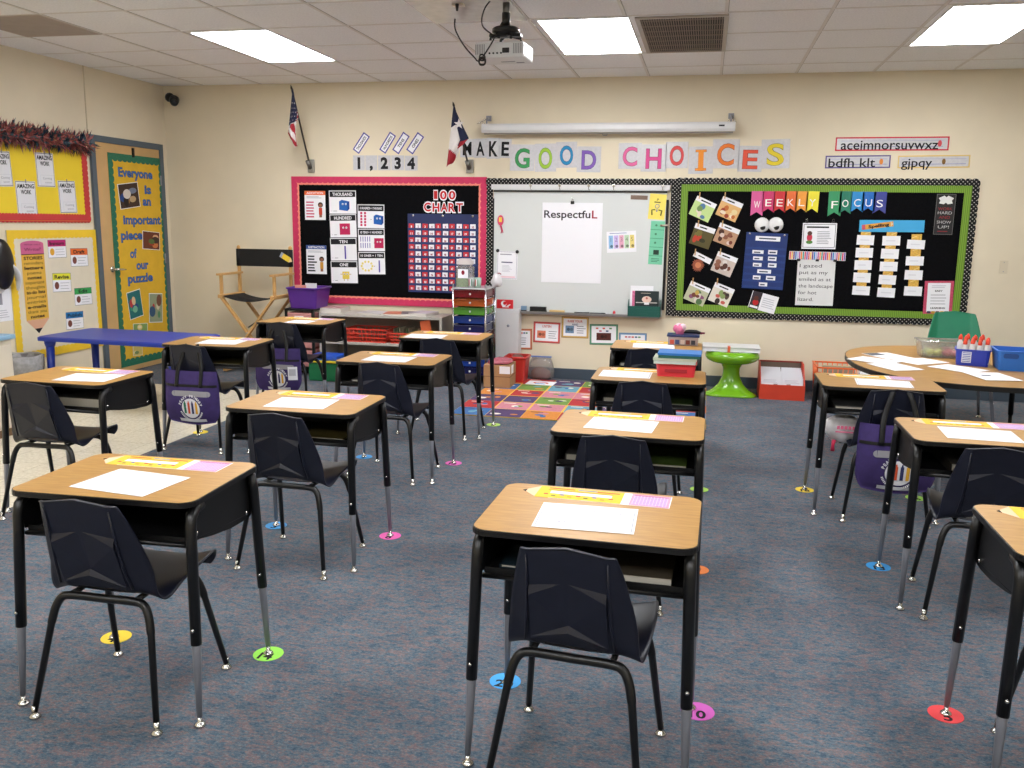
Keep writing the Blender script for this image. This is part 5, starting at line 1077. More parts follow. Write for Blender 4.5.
# books and folders inside the desks
def inside(k, u, v, z, w_, d_, h_, col, label, rz=0):
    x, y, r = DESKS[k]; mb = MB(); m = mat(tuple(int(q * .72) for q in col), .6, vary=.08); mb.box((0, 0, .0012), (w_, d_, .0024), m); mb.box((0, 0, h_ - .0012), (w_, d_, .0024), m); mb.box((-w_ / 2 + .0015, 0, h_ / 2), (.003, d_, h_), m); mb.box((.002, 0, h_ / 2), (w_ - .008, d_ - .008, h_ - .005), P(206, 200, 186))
    o = mb.build('notebook'); o.location = (x + u * cos(r) - v * sin(r), y + u * sin(r) + v * cos(r), z); o.rotation_euler = (0, 0, r + rz); tag(o, label, 'book', 'books kept inside the desks')
for k, u, v, w_, d_, h_, c, l in (('C1', .12, -.02, .24, .28, .028, (96, 84, 66), 'thick brown notebook inside the nearest middle desk'), ('C1', -.14, 0, .2, .28, .012, (30, 56, 70), 'dark teal notebook inside the nearest middle desk'), ('R2', .0, -.02, .30, .28, .04, (84, 76, 66), 'grey brown notebook inside the desk on the bright blue dot'), ('R3', -.08, -.02, .3, .28, .025, (120, 120, 120), 'grey notebook inside the desk touching the kidney table'), ('L2', .12, 0, .22, .28, .012, (120, 104, 40), 'olive notebook inside the desk on the blue and pink dots'),
     ('C2', .13, 0, .22, .28, .014, (110, 140, 50), 'green notebook inside the second middle desk'), ('C2', -.17, 0, .16, .28, .03, (110, 108, 100), 'grey notebook inside the second middle desk'), ('C3', .13, 0, .22, .28, .014, (96, 128, 50), 'green notebook inside the desk carrying the red box'), ('C3', -.15, 0, .18, .28, .03, (110, 108, 98), 'grey notebook inside the desk carrying the red box'), ('C4', -.15, 0, .18, .28, .03, (116, 112, 96), 'pale notebook inside the desk carrying the lidded plastic box'), ('L3', -.14, 0, .18, .28, .02, (130, 128, 122), 'grey notebook inside the third desk toward the drawer cart'), ('LL2', .12, 0, .2, .28, .014, (110, 96, 40), 'olive notebook inside the desk beside the blue table'), ('LL1', .1, 0, .26, .28, .05, (60, 60, 54), 'thick dark notebook inside the desk on the vinyl floor')):
    inside(k, u, v, .5645, w_, d_, h_, c, l)

# red box of books on the third middle desk
x0, y0 = (-0.2384,4.898); x1, y1 = (-0.0199,4.8967)
bx_, by_ = (x0 + x1) / 2 + .0, 4.90
t = thing('pencil_box', 'red plastic box on a middle desk with books stacked on it', 'box', (bx_, by_, ZD)); RP = mat((206, 50, 64), .35, vary=.05)
mb = MB()
zt = .07; A_ = rrect(.20, .135, .02, 4); B_ = rrect(.215, .15, .022, 4); n = len(A_)
mb.add([(x, y, 0) for x, y in A_] + [(x, y, zt) for x, y in B_] + [(x * .94, y * .92, zt) for x, y in B_] + [(x * .93, y * .9, .004) for x, y in A_], [tuple(range(n - 1, -1, -1))] + [(k * n + i, k * n + (i + 1) % n, (k + 1) * n + (i + 1) % n, (k + 1) * n + i) for k in range(3) for i in range(n)] + [tuple(range(3 * n, 4 * n))], RP); part(mb, 'body', t)
mb = MB(); mb.ring(0, 0, .222, .157, .008, RP, zt + .001); mb.tube([(x * 1.01, y * 1.01, zt - .003) for x, y in B_] + [(B_[0][0] * 1.01, B_[0][1] * 1.01, zt - .003)], .004, RP, 6); part(mb, 'rim', t)
mb = MB(); mb.box((0, -.0735, .034), (.12, .002, .018), mat((160, 30, 46), .5, vary=0)); part(mb, 'label_plate', t)
for i, (c, w_, h_, l) in enumerate((((196, 206, 200), .25, .016, 'pale grey book lowest on the red box'), ((190, 196, 176), .26, .014, 'cream book second on the red box'), ((40, 96, 84), .25, .014, 'dark green book third on the red box'), ((50, 120, 196), .26, .012, 'blue book topmost on the red box'))):
    mb = MB(); m = mat(c, .45, vary=.05); w_ *= .9; mb.box((0, 0, .001), (w_, .17, .002), m); mb.box((0, 0, h_ - .001), (w_, .17, .002), m); mb.box((0, -.084, h_ / 2), (w_, .002, h_), m); mb.box((0, .001, h_ / 2), (w_ - .01, .164, h_ - .004), P(226, 222, 210))
    o = mb.build('book'); o.location = (bx_ + (-.01, -.006, .012, .016)[i], by_ + .008 * i, ZD + zt + .0015 + (0, .0162, .0304, .0446)[i]); o.rotation_euler = (0, 0, (.02, -.03, .03, -.02)[i]); tag(o, l, 'book', 'books stacked on the red box')
# lidded plastic box with pink things on the rearmost middle desk
t = thing('storage_box', 'clear plastic box with a navy lid at the corner of a middle desk', 'box', (-.125, 6.20, ZD)); CLR = mat((196, 178, 176), .15, trans=.35, vary=.05)
mb = MB(); mb.box((0, 0, .03), (.205, .13, .06), CLR, bev=.008); part(mb, 'body', t)
mb = MB(); mb.box((0, 0, .066), (.222, .145, .014), mat((34, 50, 96), .3, vary=.05), bev=.004); part(mb, 'lid', t)
mb = MB()
for i, c in enumerate(((190, 80, 60), (70, 80, 120), (210, 190, 180), (120, 60, 50), (60, 60, 70))): mb.box((-.075 + .036 * i, -.0655, .024), (.028, .002, .03), P(*c))
part(mb, 'contents', t)
mb = MB(); r = random.Random(2)
for i in range(16): a = r.uniform(0, 6.28); mb.ball((.03 * cos(a) * r.random(), .025 * sin(a), .03 + r.uniform(-.012, .03)), r.uniform(.014, .026), mat((226, 120, 160) if i % 3 else (240, 210, 222), .7, vary=.1), n=8)
mb.ball((0, 0, .02), .035, mat((226, 120, 160), .7, vary=.1), n=10)
o = mb.build('hair_bow'); o.location = (-.15, 6.2, ZD + .0745); tag(o, 'crumpled pink and white bow on the navy lid', 'hair bow')
mb = MB(); mb.tube([(-.06, .0, .015), (-.02, 0, .02), (.03, .01, .018), (.07, .0, .01)], [.01, .014, .014, .008], BLK, 8); mb.box((.075, 0, .012), (.03, .02, .012), mat((120, 40, 60), .5, vary=0), bev=.003)
o = mb.build('sunglasses_case'); o.location = (-.07, 6.19, ZD + .0735); tag(o, 'slim black case beside the pink bow on the navy lid', 'case')

# ------------------------------------------------------------------ purple totes and the plastic bag
def tote(x, y, zt, rz, label, extra=None, wide=0.0):
    t = thing('tote_bag', label, 'bag', (x, y, zt), rz, 'purple tote bags on chairs'); W_, H_ = .375, .36
    NU, NV = 20, 18; vs = []; fs = []
    def edge(v):
        b = max(0, (v - .72) / .28); return W_ / 2 * (1 - .16 * b * b) * (1 + .03 * sin(v * 3))
    for side in (0, 1):
        for i in range(NV + 1):
            v = i / NV; hw = edge(v)
            for j in range(NU + 1):
                s = -1 + 2 * j / NU; bulge = (.012 + .030 * sin(pi * min(v * 1.05, 1)) ) * (1 - s ** 4) * (1 - max(0, v - .9) * 9.5 if v > .9 else 1)
                yy = (-bulge if side == 0 else .004) + .004 * sin(s * 5 + v * 4)
                vs.append((s * hw, yy, -H_ * v + (.02 * s * s * max(0, v - .7) / .3) - .006 * (1 - s * s) * (1 - v)))
    n1 = (NV + 1) * (NU + 1)
    for i in range(NV):
        for j in range(NU):
            a = i * (NU + 1) + j; fs.append((a + NU + 1, a + NU + 2, a + 1, a)); b = a + n1; fs.append((b, b + 1, b + NU + 2, b + NU + 1))
    for i in range(NV):
        for j in (0, NU): a = i * (NU + 1) + j; fs.append((a, a + NU + 1, a + NU + 1 + n1, a + n1))
    for j in range(NU): a = NV * (NU + 1) + j; fs.append((a, a + 1, a + 1 + n1, a + n1))
    mb = MB(); mb.add(vs, fs, PURP, True); part(mb, 'bag_body', t)
    F = Matrix(((1, 0, 0, 0), (0, 0, -1, 0), (0, 1, 0, 0), (0, 0, 0, 1)))       # u, v on the bag's face
    def surf(u, v):
        s = u / edge(v); v_ = -v * H_; return Vector((u, -(.012 + .030 * sin(pi * min(v * 1.05, 1))) * (1 - s ** 4) * (1 - max(0, v - .9) * 9.5 if v > .9 else 1) + .004 * sin(s * 5 + v * 4), v_ + (.02 * s * s * max(0, v - .7) / .3)))
    def patch(pts2, m, mb, off):       # flat print wrapped on the face; pts2 in (u, v)
        k = len(pts2); c = (sum(p[0] for p in pts2) / k, sum(p[1] for p in pts2) / k)
        o = [surf(*c) - Vector((0, off, 0))] + [surf(*p) - Vector((0, off, 0)) for p in pts2]
        mb.add(o, [(0, 1 + (i + 1) % k, 1 + i) for i in range(k)], m)
    def strip(u0, u1, v0, v1, m, mb, off, n=14):
        for i in range(n):
            a, b = u0 + (u1 - u0) * i / n, u0 + (u1 - u0) * (i + 1) / n
            mb.add([surf(a, v0) - Vector((0, off, 0)), surf(a, v1) - Vector((0, off, 0)), surf(b, v1) - Vector((0, off, 0)), surf(b, v0) - Vector((0, off, 0))], [(0, 1, 2, 3)], m, True)
    mb = MB(); strip(-.185, .185, .245, .29, BLKM, mb, .0025); part(mb, 'black_band', t)
    mb = MB(); Gp = mat((150, 148, 152), .8, vary=.05)
    strip(-.10, .13, .36, .46, Gp, mb, .0025, 10); patch([(.13 + .02 * sin(a * .3), .41 - .05 * cos(a * .3)) for a in range(11)], Gp, mb, .0025); patch([(-.10 - .02 * sin(a * .3), .41 + .05 * cos(a * .3)) for a in range(11)], Gp, mb, .0025)
    part(mb, 'grey_patch', t); mb = MB(); strip(-.085, .105, .885, .945, PAPER2, mb, .003, 10); part(mb, 'name_strip', t)
    mb = MB(); cu, cv, R_ = .01, .68, .066
    patch([(cu + R_ * cos(2 * pi * i / 28), cv - R_ / H_ * sin(2 * pi * i / 28)) for i in range(28)], PAPER2, mb, .004)
    for i, c in enumerate(((40, 110, 84), (206, 84, 50), (50, 54, 96), (226, 170, 50))):
        u = cu - .042 + .028 * i; m = P(*c); hh = .036 / H_
        patch([(u - .008, cv + hh), (u + .008, cv + hh), (u + .008, cv - hh), (u - .008, cv - hh)], m, mb, .006); patch([(u - .005, cv - hh), (u + .005, cv - hh), (u + .003, cv - hh * 1.35), (u - .003, cv - hh * 1.35)], m, mb, .006)
    for s, a0, a1, sg in (('PEAVY PRIMARY', 160, 20, 1),):
        for i, chh in enumerate(s):
            if chh == ' ': continue
            a = radians(a0 + (a1 - a0) * i / (len(s) - 1)); R2 = R_ + .016; p = surf(cu + R2 * cos(a), cv - R2 / H_ * sin(a)) - Vector((0, .0035, 0))
            mb.text(chh, 0, 0, .017, PAPER2, n=0, bold=.03, M=Matrix.Translation(p) @ F @ Matrix.Rotation(a - pi / 2, 4, 'Z'))
    for i in range(22):
        a = radians(200 + 140 * i / 21); R2 = R_ + .015; p = surf(cu + R2 * cos(a), cv - R2 / H_ * sin(a)) - Vector((0, .0035, 0))
        mb.rect(0, 0, .0055, .011, PAPER2, 0, Matrix.Translation(p) @ F @ Matrix.Rotation(a + pi / 2, 4, 'Z'))
    part(mb, 'crayon_emblem', t)
    for s in (-1, 1):
        mb = MB(); pts = smooth([surf(s * .085, .29) - Vector((0, .004, 0)), surf(s * .082, .02) - Vector((0, .006, 0)), Vector((s * .07, .0, .06)), Vector((s * .05, .015, .13)), Vector((s * .035, .03, .165))], 4)
        mb.tube(pts, .004, BLKM, 8, flat=3.4); part(mb, 'strap', t)
    if extra: 
        mb = MB(); strip(.10, .17, .40, .70, PAPER, mb, .006, 4); strip(.11, .16, .45, .60, FAINT, mb, .0075, 3); part(mb, 'paper_tag', t)
    return t
tote(-3.222, 5.055, .552, 0, 'purple tote on the chair beside the blue table')
tote(-3.30, 6.40, .515, .05, 'purple tote with a white paper tag on the rearmost door side chair', True)
tote(.998, 4.655, .545, .0, 'purple tote on the chair by the kidney table, half behind a desk leg')
t = thing('plastic_bag', 'white plastic bag with pink print on the chair seat by the kidney table', 'bag', (.775, 4.93, .385)); r = random.Random(6)
mb = MB(); PW = mat((226, 222, 222), .35, vary=.05, scale=30)
mb.lathe([(.02, -.01), (.05, .0), (.075, .03), (.085, .07), (.075, .105), (.04, .13), (.01, .135)], PW, 18, wob=lambda R_, z, a: (R_ * (1 + .12 * sin(3 * a + z * 30) + .06 * sin(7 * a)), z + .006 * sin(5 * a)), M=Matrix.Diagonal((1.25, .8, 1, 1))); part(mb, 'bag_body', t)
mb = MB()
for i in range(5): mb.box((-.045 + .024 * i, -.075, .085), (.014, .003, .018), P(226, 110, 140), Matrix.Rotation(-.06 * i + .1, 4, 'Z'))
mb.box((0, -.072, .06), (.1, .003, .008), P(226, 130, 156)); part(mb, 'print', t)
mb = MB(); mb.tube([(-.05, -.05, .01), (-.055, -.055, -.02), (-.055, -.055, -.05)], [.012, .008, .012], mat((206, 40, 80), .4, vary=0), 8); part(mb, 'drawstring_end', t)

# ------------------------------------------------------------------ along the door wall
BT = mat((38, 62, 164), .38, vary=.05)
t = thing('activity_table', 'low blue plastic table in front of the decorated door', 'table', (-4.655, 6.45, 0), radians(-2)); TZ = .553
mb = MB(); o1 = rrect(1.31, .66, .05); o2 = rrect(1.28, .63, .045)
n = len(o1); mb.add([(x, y, TZ - .035) for x, y in o1] + [(x, y, TZ - .008) for x, y in o1] + [(x, y, TZ) for x, y in o2] + [(x * .97, y * .96, TZ - .035) for x, y in o1], [(k * n + i, k * n + (i + 1) % n, (k + 1) * n + (i + 1) % n, (k + 1) * n + i) for k in range(2) for i in range(n)] + [tuple(range(2 * n, 3 * n))] + [(i, 3 * n + i, 3 * n + (i + 1) % n, (i + 1) % n) for i in range(n)] + [tuple(range(4 * n - 1, 3 * n - 1, -1))], BT); part(mb, 'tabletop', t)
for sx in (-1, 1):
    for sy in (-1, 1):
        mb = MB(); mb.tube([(sx * .57, sy * .26, TZ - .03), (sx * .58, sy * .265, .0)], [.034, .024], BT, 14); lg = part(mb, 'leg', t)
        mb = MB(); mb.lathe([(.044, TZ - .036), (.044, TZ - .06), (.036, TZ - .085)], BT, 14, Matrix.Translation((sx * .57, sy * .26, 0))); part(mb, 'socket', lg)
t = thing('waste_bin', 'grey waste bin with a clear liner by the low blue table', 'bin', (-5.36, 6.02, 0)); t.scale = (1.12, 1.12, 1.04)
mb = MB(); mb.lathe([(.105, 0), (.11, .005), (.138, .385), (.142, .392), (.136, .392), (.106, .012), (.004, .012)], mat((104, 102, 100), .5, vary=.05), 24); part(mb, 'bin_body', t)
mb = MB(); mb.lathe([(.142, .22), (.146, .30), (.150, .398), (.140, .404), (.130, .36)], mat((214, 212, 212), .2, trans=.25, alpha=.6, vary=.2, scale=30), 24, wob=lambda R_, z, a: (R_ + .006 * sin(9 * a + z * 20), z + .012 * sin(5 * a) * (1 if z < .25 else .3))); part(mb, 'liner', t)
t = thing('storage_cabinet', 'cream low cabinet with a light blue top at the frame edge', 'cabinet', (-4.985, 4.74, 0)); CC = mat((214, 204, 186), .5, vary=.03)
mb = MB(); mb.box((0, 0, .37), (.60, .90, .62), CC, bev=.006); part(mb, 'body', t)
mb = MB(); mb.box((.008, 0, .696), (.63, .94, .032), mat((140, 178, 206), .4, vary=.04), bev=.008); part(mb, 'top_board', t)
mb = MB(); mb.box((0, 0, .03), (.56, .86, .06), mat((120, 92, 66), .6, vary=.1)); part(mb, 'plinth', t)
for s in (-1, 1):
    mb = MB(); mb.box((.303, s * .22, .36), (.008, .42, .56), CC, bev=.003); dr = part(mb, 'door', t)
    mb = MB(); mb.tube([(.308, s * .04, .40), (.325, s * .04, .41), (.325, s * .04, .47), (.308, s * .04, .48)], .005, NICKEL, 8); part(mb, 'handle', dr)

# director chair (nothing on its seat)
t = thing('director_chair', 'tall folding director chair with black canvas in the corner by the pink board', 'chair', (-4.39, 8.12, 0)); hw, hd = .265, .20; SZ = .765
def bar(mb, a, b_, w_, d_, m=WOOD):
    a, b_ = Vector(a), Vector(b_); L = (b_ - a).length; q = (b_ - a).to_track_quat('Z', 'Y').to_matrix().to_4x4(); mb.box((0, 0, L / 2), (w_, d_, L), m, Matrix.Translation(a) @ q, bev=.003)
for sy in (-1, 1):
    for sx in (-1, 1):
        mb = MB(); bar(mb, (sx * (hw + .02), sy * hd - .012 * sx, SZ - .01), (-sx * (hw + .0), sy * hd - .012 * sx, .05), .046, .02); part(mb, 'cross_leg', t)
    mb = MB(); mb.cyl((0, sy * hd - .03, .41), (0, sy * hd + .03, .41), .009, STEEL, n=10); part(mb, 'pivot_bolt', t)
for sx in (-1, 1):
    mb = MB(); bar(mb, (sx * hw, -hd - .02, .035), (sx * hw, hd + .02, .035), .04, .035); part(mb, 'floor_runner', t)
    mb = MB(); bar(mb, (sx * (hw + .015), -hd - .03, SZ), (sx * (hw + .015), hd + .03, SZ), .045, .035); part(mb, 'seat_rail', t)
    mb = MB(); bar(mb, (sx * (hw + .02), -hd + .02, SZ), (sx * (hw + .02), -hd + .02, .97), .03, .022); part(mb, 'arm_post', t)
    mb = MB(); bar(mb, (sx * (hw + .02), hd - .02, SZ), (sx * (hw + .02), hd - .02, 1.235), .03, .024); mb.ball((sx * (hw + .02), hd - .02, 1.24), .018, WOOD, n=10); part(mb, 'back_post', t)
    mb = MB(); mb.prism(rrect(.055, .46, .02), .97, .99, WOOD, Matrix.Translation((sx * (hw + .02), -.01, 0))); part(mb, 'armrest', t)
mb = MB(); NN = 14; vs = []; CAN = mat((17, 16, 17), .85, vary=.1)
for k in (0, 1):
    for i in range(NN + 1):
        s = -1 + 2 * i / NN
        for y in (-hd, hd): vs.append((s * (hw + .01), y, SZ + .012 - .055 * (1 - s * s) - .006 * k))
m2 = 2 * (NN + 1); mb.add(vs, [(2 * i, 2 * i + 2, 2 * i + 3, 2 * i + 1) for i in range(NN)] + [(m2 + 2 * i + 1, m2 + 2 * i + 3, m2 + 2 * i + 2, m2 + 2 * i) for i in range(NN)] + [(2 * i, m2 + 2 * i, m2 + 2 * i + 2, 2 * i + 2) for i in range(NN)] + [(2 * i + 1, 2 * i + 3, m2 + 2 * i + 3, m2 + 2 * i + 1) for i in range(NN)], CAN, True); part(mb, 'canvas_seat', t)
mb = MB(); mb.box((0, hd - .035, 1.135), (2 * hw + .075, .008, .175), CAN, bev=.003)
for sx in (-1, 1): mb.tube([(sx * (hw + .02), hd - .02, 1.05), (sx * (hw + .02), hd - .02, 1.22)], .026, CAN, 10)
part(mb, 'canvas_back', t)
mb = MB(); bar(mb, (-hw, hd - .02, .22), (hw, hd - .02, .22), .03, .02); mb.tube([(-.1, -.02, .44), (-.03, .0, .49), (.08, 0, .49), (.14, -.02, .44)], .008, mat((90, 86, 80), .4, metal=.6, vary=0), 6); part(mb, 'stretcher', t)
cx_, cz_ = (-4.0507,1.1488)
t = thing('pencil_pouch', 'yellow pencil shaped pouch pinned on the black chair back', 'pouch', M=Matrix.Translation((cx_, 8.10, cz_)) @ Matrix(((1, 0, 0, 0), (0, 0, -1, 0), (0, 1, 0, 0), (0, 0, 0, 1))) @ Matrix.Rotation(-.52, 4, 'Z'))
mb = MB(); mb.prism([(-.04, -.025), (.045, -.025), (.045, .025), (-.04, .025)], 0, .008, mat((226, 192, 50), .6, vary=.05)); part(mb, 'body', t)
mb = MB(); mb.box((-.053, 0, .004), (.024, .05, .009), mat((150, 160, 176), .5, vary=.1)); part(mb, 'eraser_end', t)
mb = MB(); mb.prism([(.045, -.025), (.045, .025), (.075, 0)], 0, .008, mat((226, 196, 150), .6, vary=0)); part(mb, 'tip', t)

# purple bin on its drawer tower
x0, zt = (-4.0303,0.862); x1 = (-3.7371,0.8617)[0]; zb = (-3.9985,0.6582)[1]
bw = x1 - x0
t = thing('drawer_tower', 'narrow black framed drawer tower with pink see-through drawers', 'drawers', ((x0 + x1) / 2 - .005, 8.20, 0)); PD = mat((216, 150, 146), .25, trans=.2, vary=.05)
mb = MB(); mb.box((0, 0, zb - .012), (bw + .02, .38, .02), BLKM, bev=.004)
for sx in (-1, 1):
    for sy in (-1, 1): mb.box((sx * (bw / 2 - .005), sy * .175, zb / 2 - .01), (.024, .024, zb - .02), BLKM)
mb.box((0, 0, .03), (bw + .0, .37, .02), BLKM); part(mb, 'frame', t)
for i in range(3):
    z = zb - .03 - .185 * (i + .5); mb = MB(); mb.box((0, -.01, z), (bw - .04, .35, .165), PD, bev=.01); dr = part(mb, 'drawer', t); mb = MB(); mb.box((0, -.19, z + .04), (.09, .016, .022), WHITEP, bev=.004); part(mb, 'pull', dr)
t = thing('storage_bin', 'open purple plastic bin with papers standing on the drawer tower', 'bin', ((x0 + x1) / 2 + .02, 8.20, zb)); PB = mat((88, 40, 140), .35, vary=.05)
hb = zt - zb; A_ = rrect(bw * .92, .30, .02, 3); B_ = rrect(bw * 1.1, .36, .03, 3); n = len(A_)
mb = MB(); mb.add([(x, y, 0) for x, y in A_] + [(x, y, hb) for x, y in B_] + [(x * .96, y * .96, hb) for x, y in B_] + [(x * .95, y * .95, .006) for x, y in A_], [tuple(range(n - 1, -1, -1))] + [(k * n + i, k * n + (i + 1) % n, (k + 1) * n + (i + 1) % n, (k + 1) * n + i) for k in range(3) for i in range(n)] + [tuple(range(3 * n, 4 * n))], PB); part(mb, 'body', t)
mb = MB(); mb.tube([(x * 1.02, y * 1.02, hb - .006) for x, y in B_] + [(B_[0][0] * 1.02, B_[0][1] * 1.02, hb - .006)], .009, PB, 6); part(mb, 'rim', t)
for i, (u, c, l, dz_) in enumerate(((-.07, (226, 150, 136), 'salmon folder standing in the purple bin', .012), (.03, (222, 222, 226), 'white paper sheaf standing in the purple bin', .03))):
    o = sheet('folder', l, 'folder', Matrix.Translation(((x0 + x1) / 2 + .02 + u, 8.16 + .03 * i, zb + .007 + (hb + dz_) / 2)) @ Matrix(((1, 0, 0, 0), (0, 0, -1, 0), (0, 1, 0, 0), (0, 0, 0, 1))), .12, hb + dz_, mat(c, .7, vary=.03), None, t=.008)

# low shelf
SX0, SX1, SY0, SY1, SHZ = -3.72, -2.45, 8.10, 8.50, .612
t = thing('bookshelf', 'low grey white bookshelf under the pink edged board', 'bookshelf', ((SX0 + SX1) / 2, (SY0 + SY1) / 2, 0)); SW = mat((186, 180, 170), .5, vary=.04); w_, d_ = SX1 - SX0, SY1 - SY0
mb = MB(); mb.box((0, 0, SHZ - .0125), (w_, d_, .025), SW, bev=.003); part(mb, 'top_board', t)
for s in (-1, 1): mb = MB(); mb.box((s * (w_ / 2 - .0125), 0, (SHZ - .025) / 2), (.025, d_, SHZ - .025), SW, bev=.002); part(mb, 'side_panel', t)
mb = MB(); mb.box((0, d_ / 2 - .005, (SHZ - .025) / 2), (w_ - .05, .01, SHZ - .03), mat((150, 140, 128), .6, vary=.05)); part(mb, 'back_panel', t)
for z in (.06, .325): mb = MB(); mb.box((0, -.003, z), (w_ - .05, d_ - .012, .022), SW); part(mb, 'shelf', t)
mb = MB(); mb.box((0, -d_ / 2 + .02, .024), (w_ - .05, .02, .048), SW); part(mb, 'kickboard', t)
def basket(x, y, z, w_, d_, h_, col, label, group=None, name='basket'):
    t = thing(name, label, 'basket', (x, y, z), group=group); m = mat(col, .4, vary=.05); mb = MB(); k = .9
    mb.box((0, 0, .003), (w_ * k, d_ * k, .006), m); part(mb, 'base', t); mb = MB()
    for r_ in range(4):
        f = r_ / 3; a = k + (1 - k) * f; zz = .006 + (h_ - .014) * f
        for sx in (-1, 1): mb.box((sx * w_ * a / 2, 0, zz), (.006, d_ * a, .012), m); mb.box((0, sx * d_ * a / 2, zz), (w_ * a, .006, .012), m)
    for i in range(11):
        u = -.5 + i / 10
        for s in (-1, 1): mb.tube([(u * w_ * k, s * d_ * k / 2, .003), (u * w_, s * d_ / 2, h_ - .008)], .0045, m, 5); mb.tube([(s * w_ * k / 2, u * d_ * k, .003), (s * w_ / 2, u * d_, h_ - .008)], .0045, m, 5)
    part(mb, 'lattice_side', t)
    mb = MB()
    for s in (-1, 1): mb.box((s * w_ / 2, 0, h_ - .006), (.014, d_ + .014, .014), m, bev=.003); mb.box((0, s * d_ / 2, h_ - .006), (w_ + .014, .014, .014), m, bev=.003)
    part(mb, 'rim', t); return t
ORD_ = (214, 62, 44)
bx0 = (-3.4601,0.4001)[0]; bx1 = (-3.0171,0.4181)[0]
basket((bx0 + bx1) / 2, 8.28, .336, bx1 - bx0, .30, .135, ORD_, 'red lattice basket on the low shelf, the larger one in view', 'red baskets on the low shelf')
basket((bx0 + bx1) / 2 + .40, 8.28, .336, .33, .28, .105, ORD_, 'shallower red lattice basket on the low shelf by the orange folder', 'red baskets on the low shelf')
for i in range(9):
    o = sheet('folder', 'file sheet standing in the shallower red basket', 'paper', Matrix.Translation(((bx0 + bx1) / 2 + .27 + .032 * i, 8.28, .344 + .075)) @ Matrix.Rotation(.0 + .1 * sin(i * 2.1), 4, 'Y') @ Matrix(((0, 0, 1, 0), (1, 0, 0, 0), (0, 1, 0, 0), (0, 0, 0, 1))), .20, .12 + .008 * (i % 3), mat([(150, 146, 120), (110, 130, 96), (196, 186, 160)][i % 3], .7, vary=.05), None, 'file sheets in the red basket', t=.004)
x, z = (-2.6171,0.5298)
o = sheet('folder', 'orange folder leaning in the low shelf near the drawer cart', 'folder', Matrix.Translation((x, 8.16, .338 + .12)) @ Matrix.Rotation(-.16, 4, 'Y') @ Matrix(((1, 0, 0, 0), (0, 0, -1, 0), (0, 1, 0, 0), (0, 0, 0, 1))), .10, .235, mat((226, 106, 60), .5, vary=.05), None, t=.02)
# on top of the shelf
def flatbook(x, y, z, w_, d_, h_, rz, col, label, group='papers on the low shelf', pages=True):
    mb = MB(); m = mat(col, .45, vary=.2, scale=14); mb.box((0, 0, h_ - .001), (w_, d_, .002), m); mb.box((0, 0, h_ / 2 - .001), (w_ - .004, d_ - .004, h_ - .002), P(214, 208, 200))
    o = mb.build('magazine'); o.location = (x, y, z); o.rotation_euler = (0, 0, rz); tag(o, label, 'magazine', group)
for (px_, py_2), w_, h_, rz, c, l in (((-3.7182,8.9457), .40, .05, .05, (190, 150, 150), 'pinkish stack of magazines at the bin end of the low shelf'), ((-3.2046,8.5509), .28, .012, -.1, (196, 196, 198), 'pale grey paper pile in the middle of the low shelf'), ((-2.946,8.4289), .28, .014, .15, (200, 120, 90), 'orange and grey magazine on the low shelf'), ((-2.8176,8.5845), .2, .02, .3, (120, 116, 120), 'dark grey booklet on the low shelf'), ((-2.6933,8.6306), .2, .03, -.2, (190, 186, 196), 'lilac grey crumpled sheet pile by the drawer cart')):
    flatbook(px_, 8.29, SHZ, w_, .26, h_, rz, c, l)
# things under and beside the shelf
gx, gy = (-3.5411,7.7457)
t = thing('storage_bin', 'green storage bin with a blue and yellow lid beside the low shelf', 'bin', (gx + .02, 7.86, 0))
mb = MB(); mb.box((0, 0, .09), (.30, .26, .18), mat((24, 116, 70), .4, vary=.05), bev=.015); part(mb, 'body', t)
mb = MB(); mb.box((0, 0, .19), (.32, .28, .018), mat((236, 214, 50), .4, vary=.03), bev=.005); part(mb, 'yellow_rim', t)
mb = MB(); mb.box((-.01, -.0, .222), (.29, .25, .046), mat((36, 84, 190), .4, vary=.04), bev=.012); part(mb, 'blue_lid', t)
mb = MB(); mb.box((0, 0, .055), (.30, .20, .11), mat((150, 40, 50), .5, vary=.08), bev=.01); o = mb.build('activity_box'); o.location = (-3.05, 8.24, .072); tag(o, 'dark red box on the bottom board of the low shelf', 'box')
mb = MB(); mb.box((0, 0, .07), (.30, .20, .14), mat((60, 66, 80), .5, vary=.1), bev=.01); o = mb.build('activity_box'); o.location = (-2.66, 8.24, .072); tag(o, 'dark grey box on the bottom board of the low shelf near the cart', 'box')

# drawer cart
CX0, CX1, CY0, CY1, CZT = -2.315, -1.985, 8.0, 8.38, .925
t = thing('drawer_cart', 'chrome rolling cart of rainbow coloured drawers beside the white cabinet', 'cart', ((CX0 + CX1) / 2, (CY0 + CY1) / 2, 0)); w_, d_ = CX1 - CX0, CY1 - CY0
for sx in (-1, 1):
    for sy in (-1, 1):
        mb = MB(); mb.tube([(sx * (w_ / 2 - .008), sy * d_ / 2, .05), (sx * (w_ / 2 - .008), sy * d_ / 2, CZT - .02 + (.045 if sy < 0 else .02))], .009, CHROME, 10); po = part(mb, 'post', t)
        mb = MB(); mb.cyl((sx * (w_ / 2 - .008) - .011, sy * d_ / 2, .022), (sx * (w_ / 2 - .008) + .011, sy * d_ / 2, .022), .022, BLK, n=14); mb.cyl((sx * (w_ / 2 - .008), sy * d_ / 2, .03), (sx * (w_ / 2 - .008), sy * d_ / 2, .055), .008, CHROME, n=8); part(mb, 'caster', po)
mb = MB()
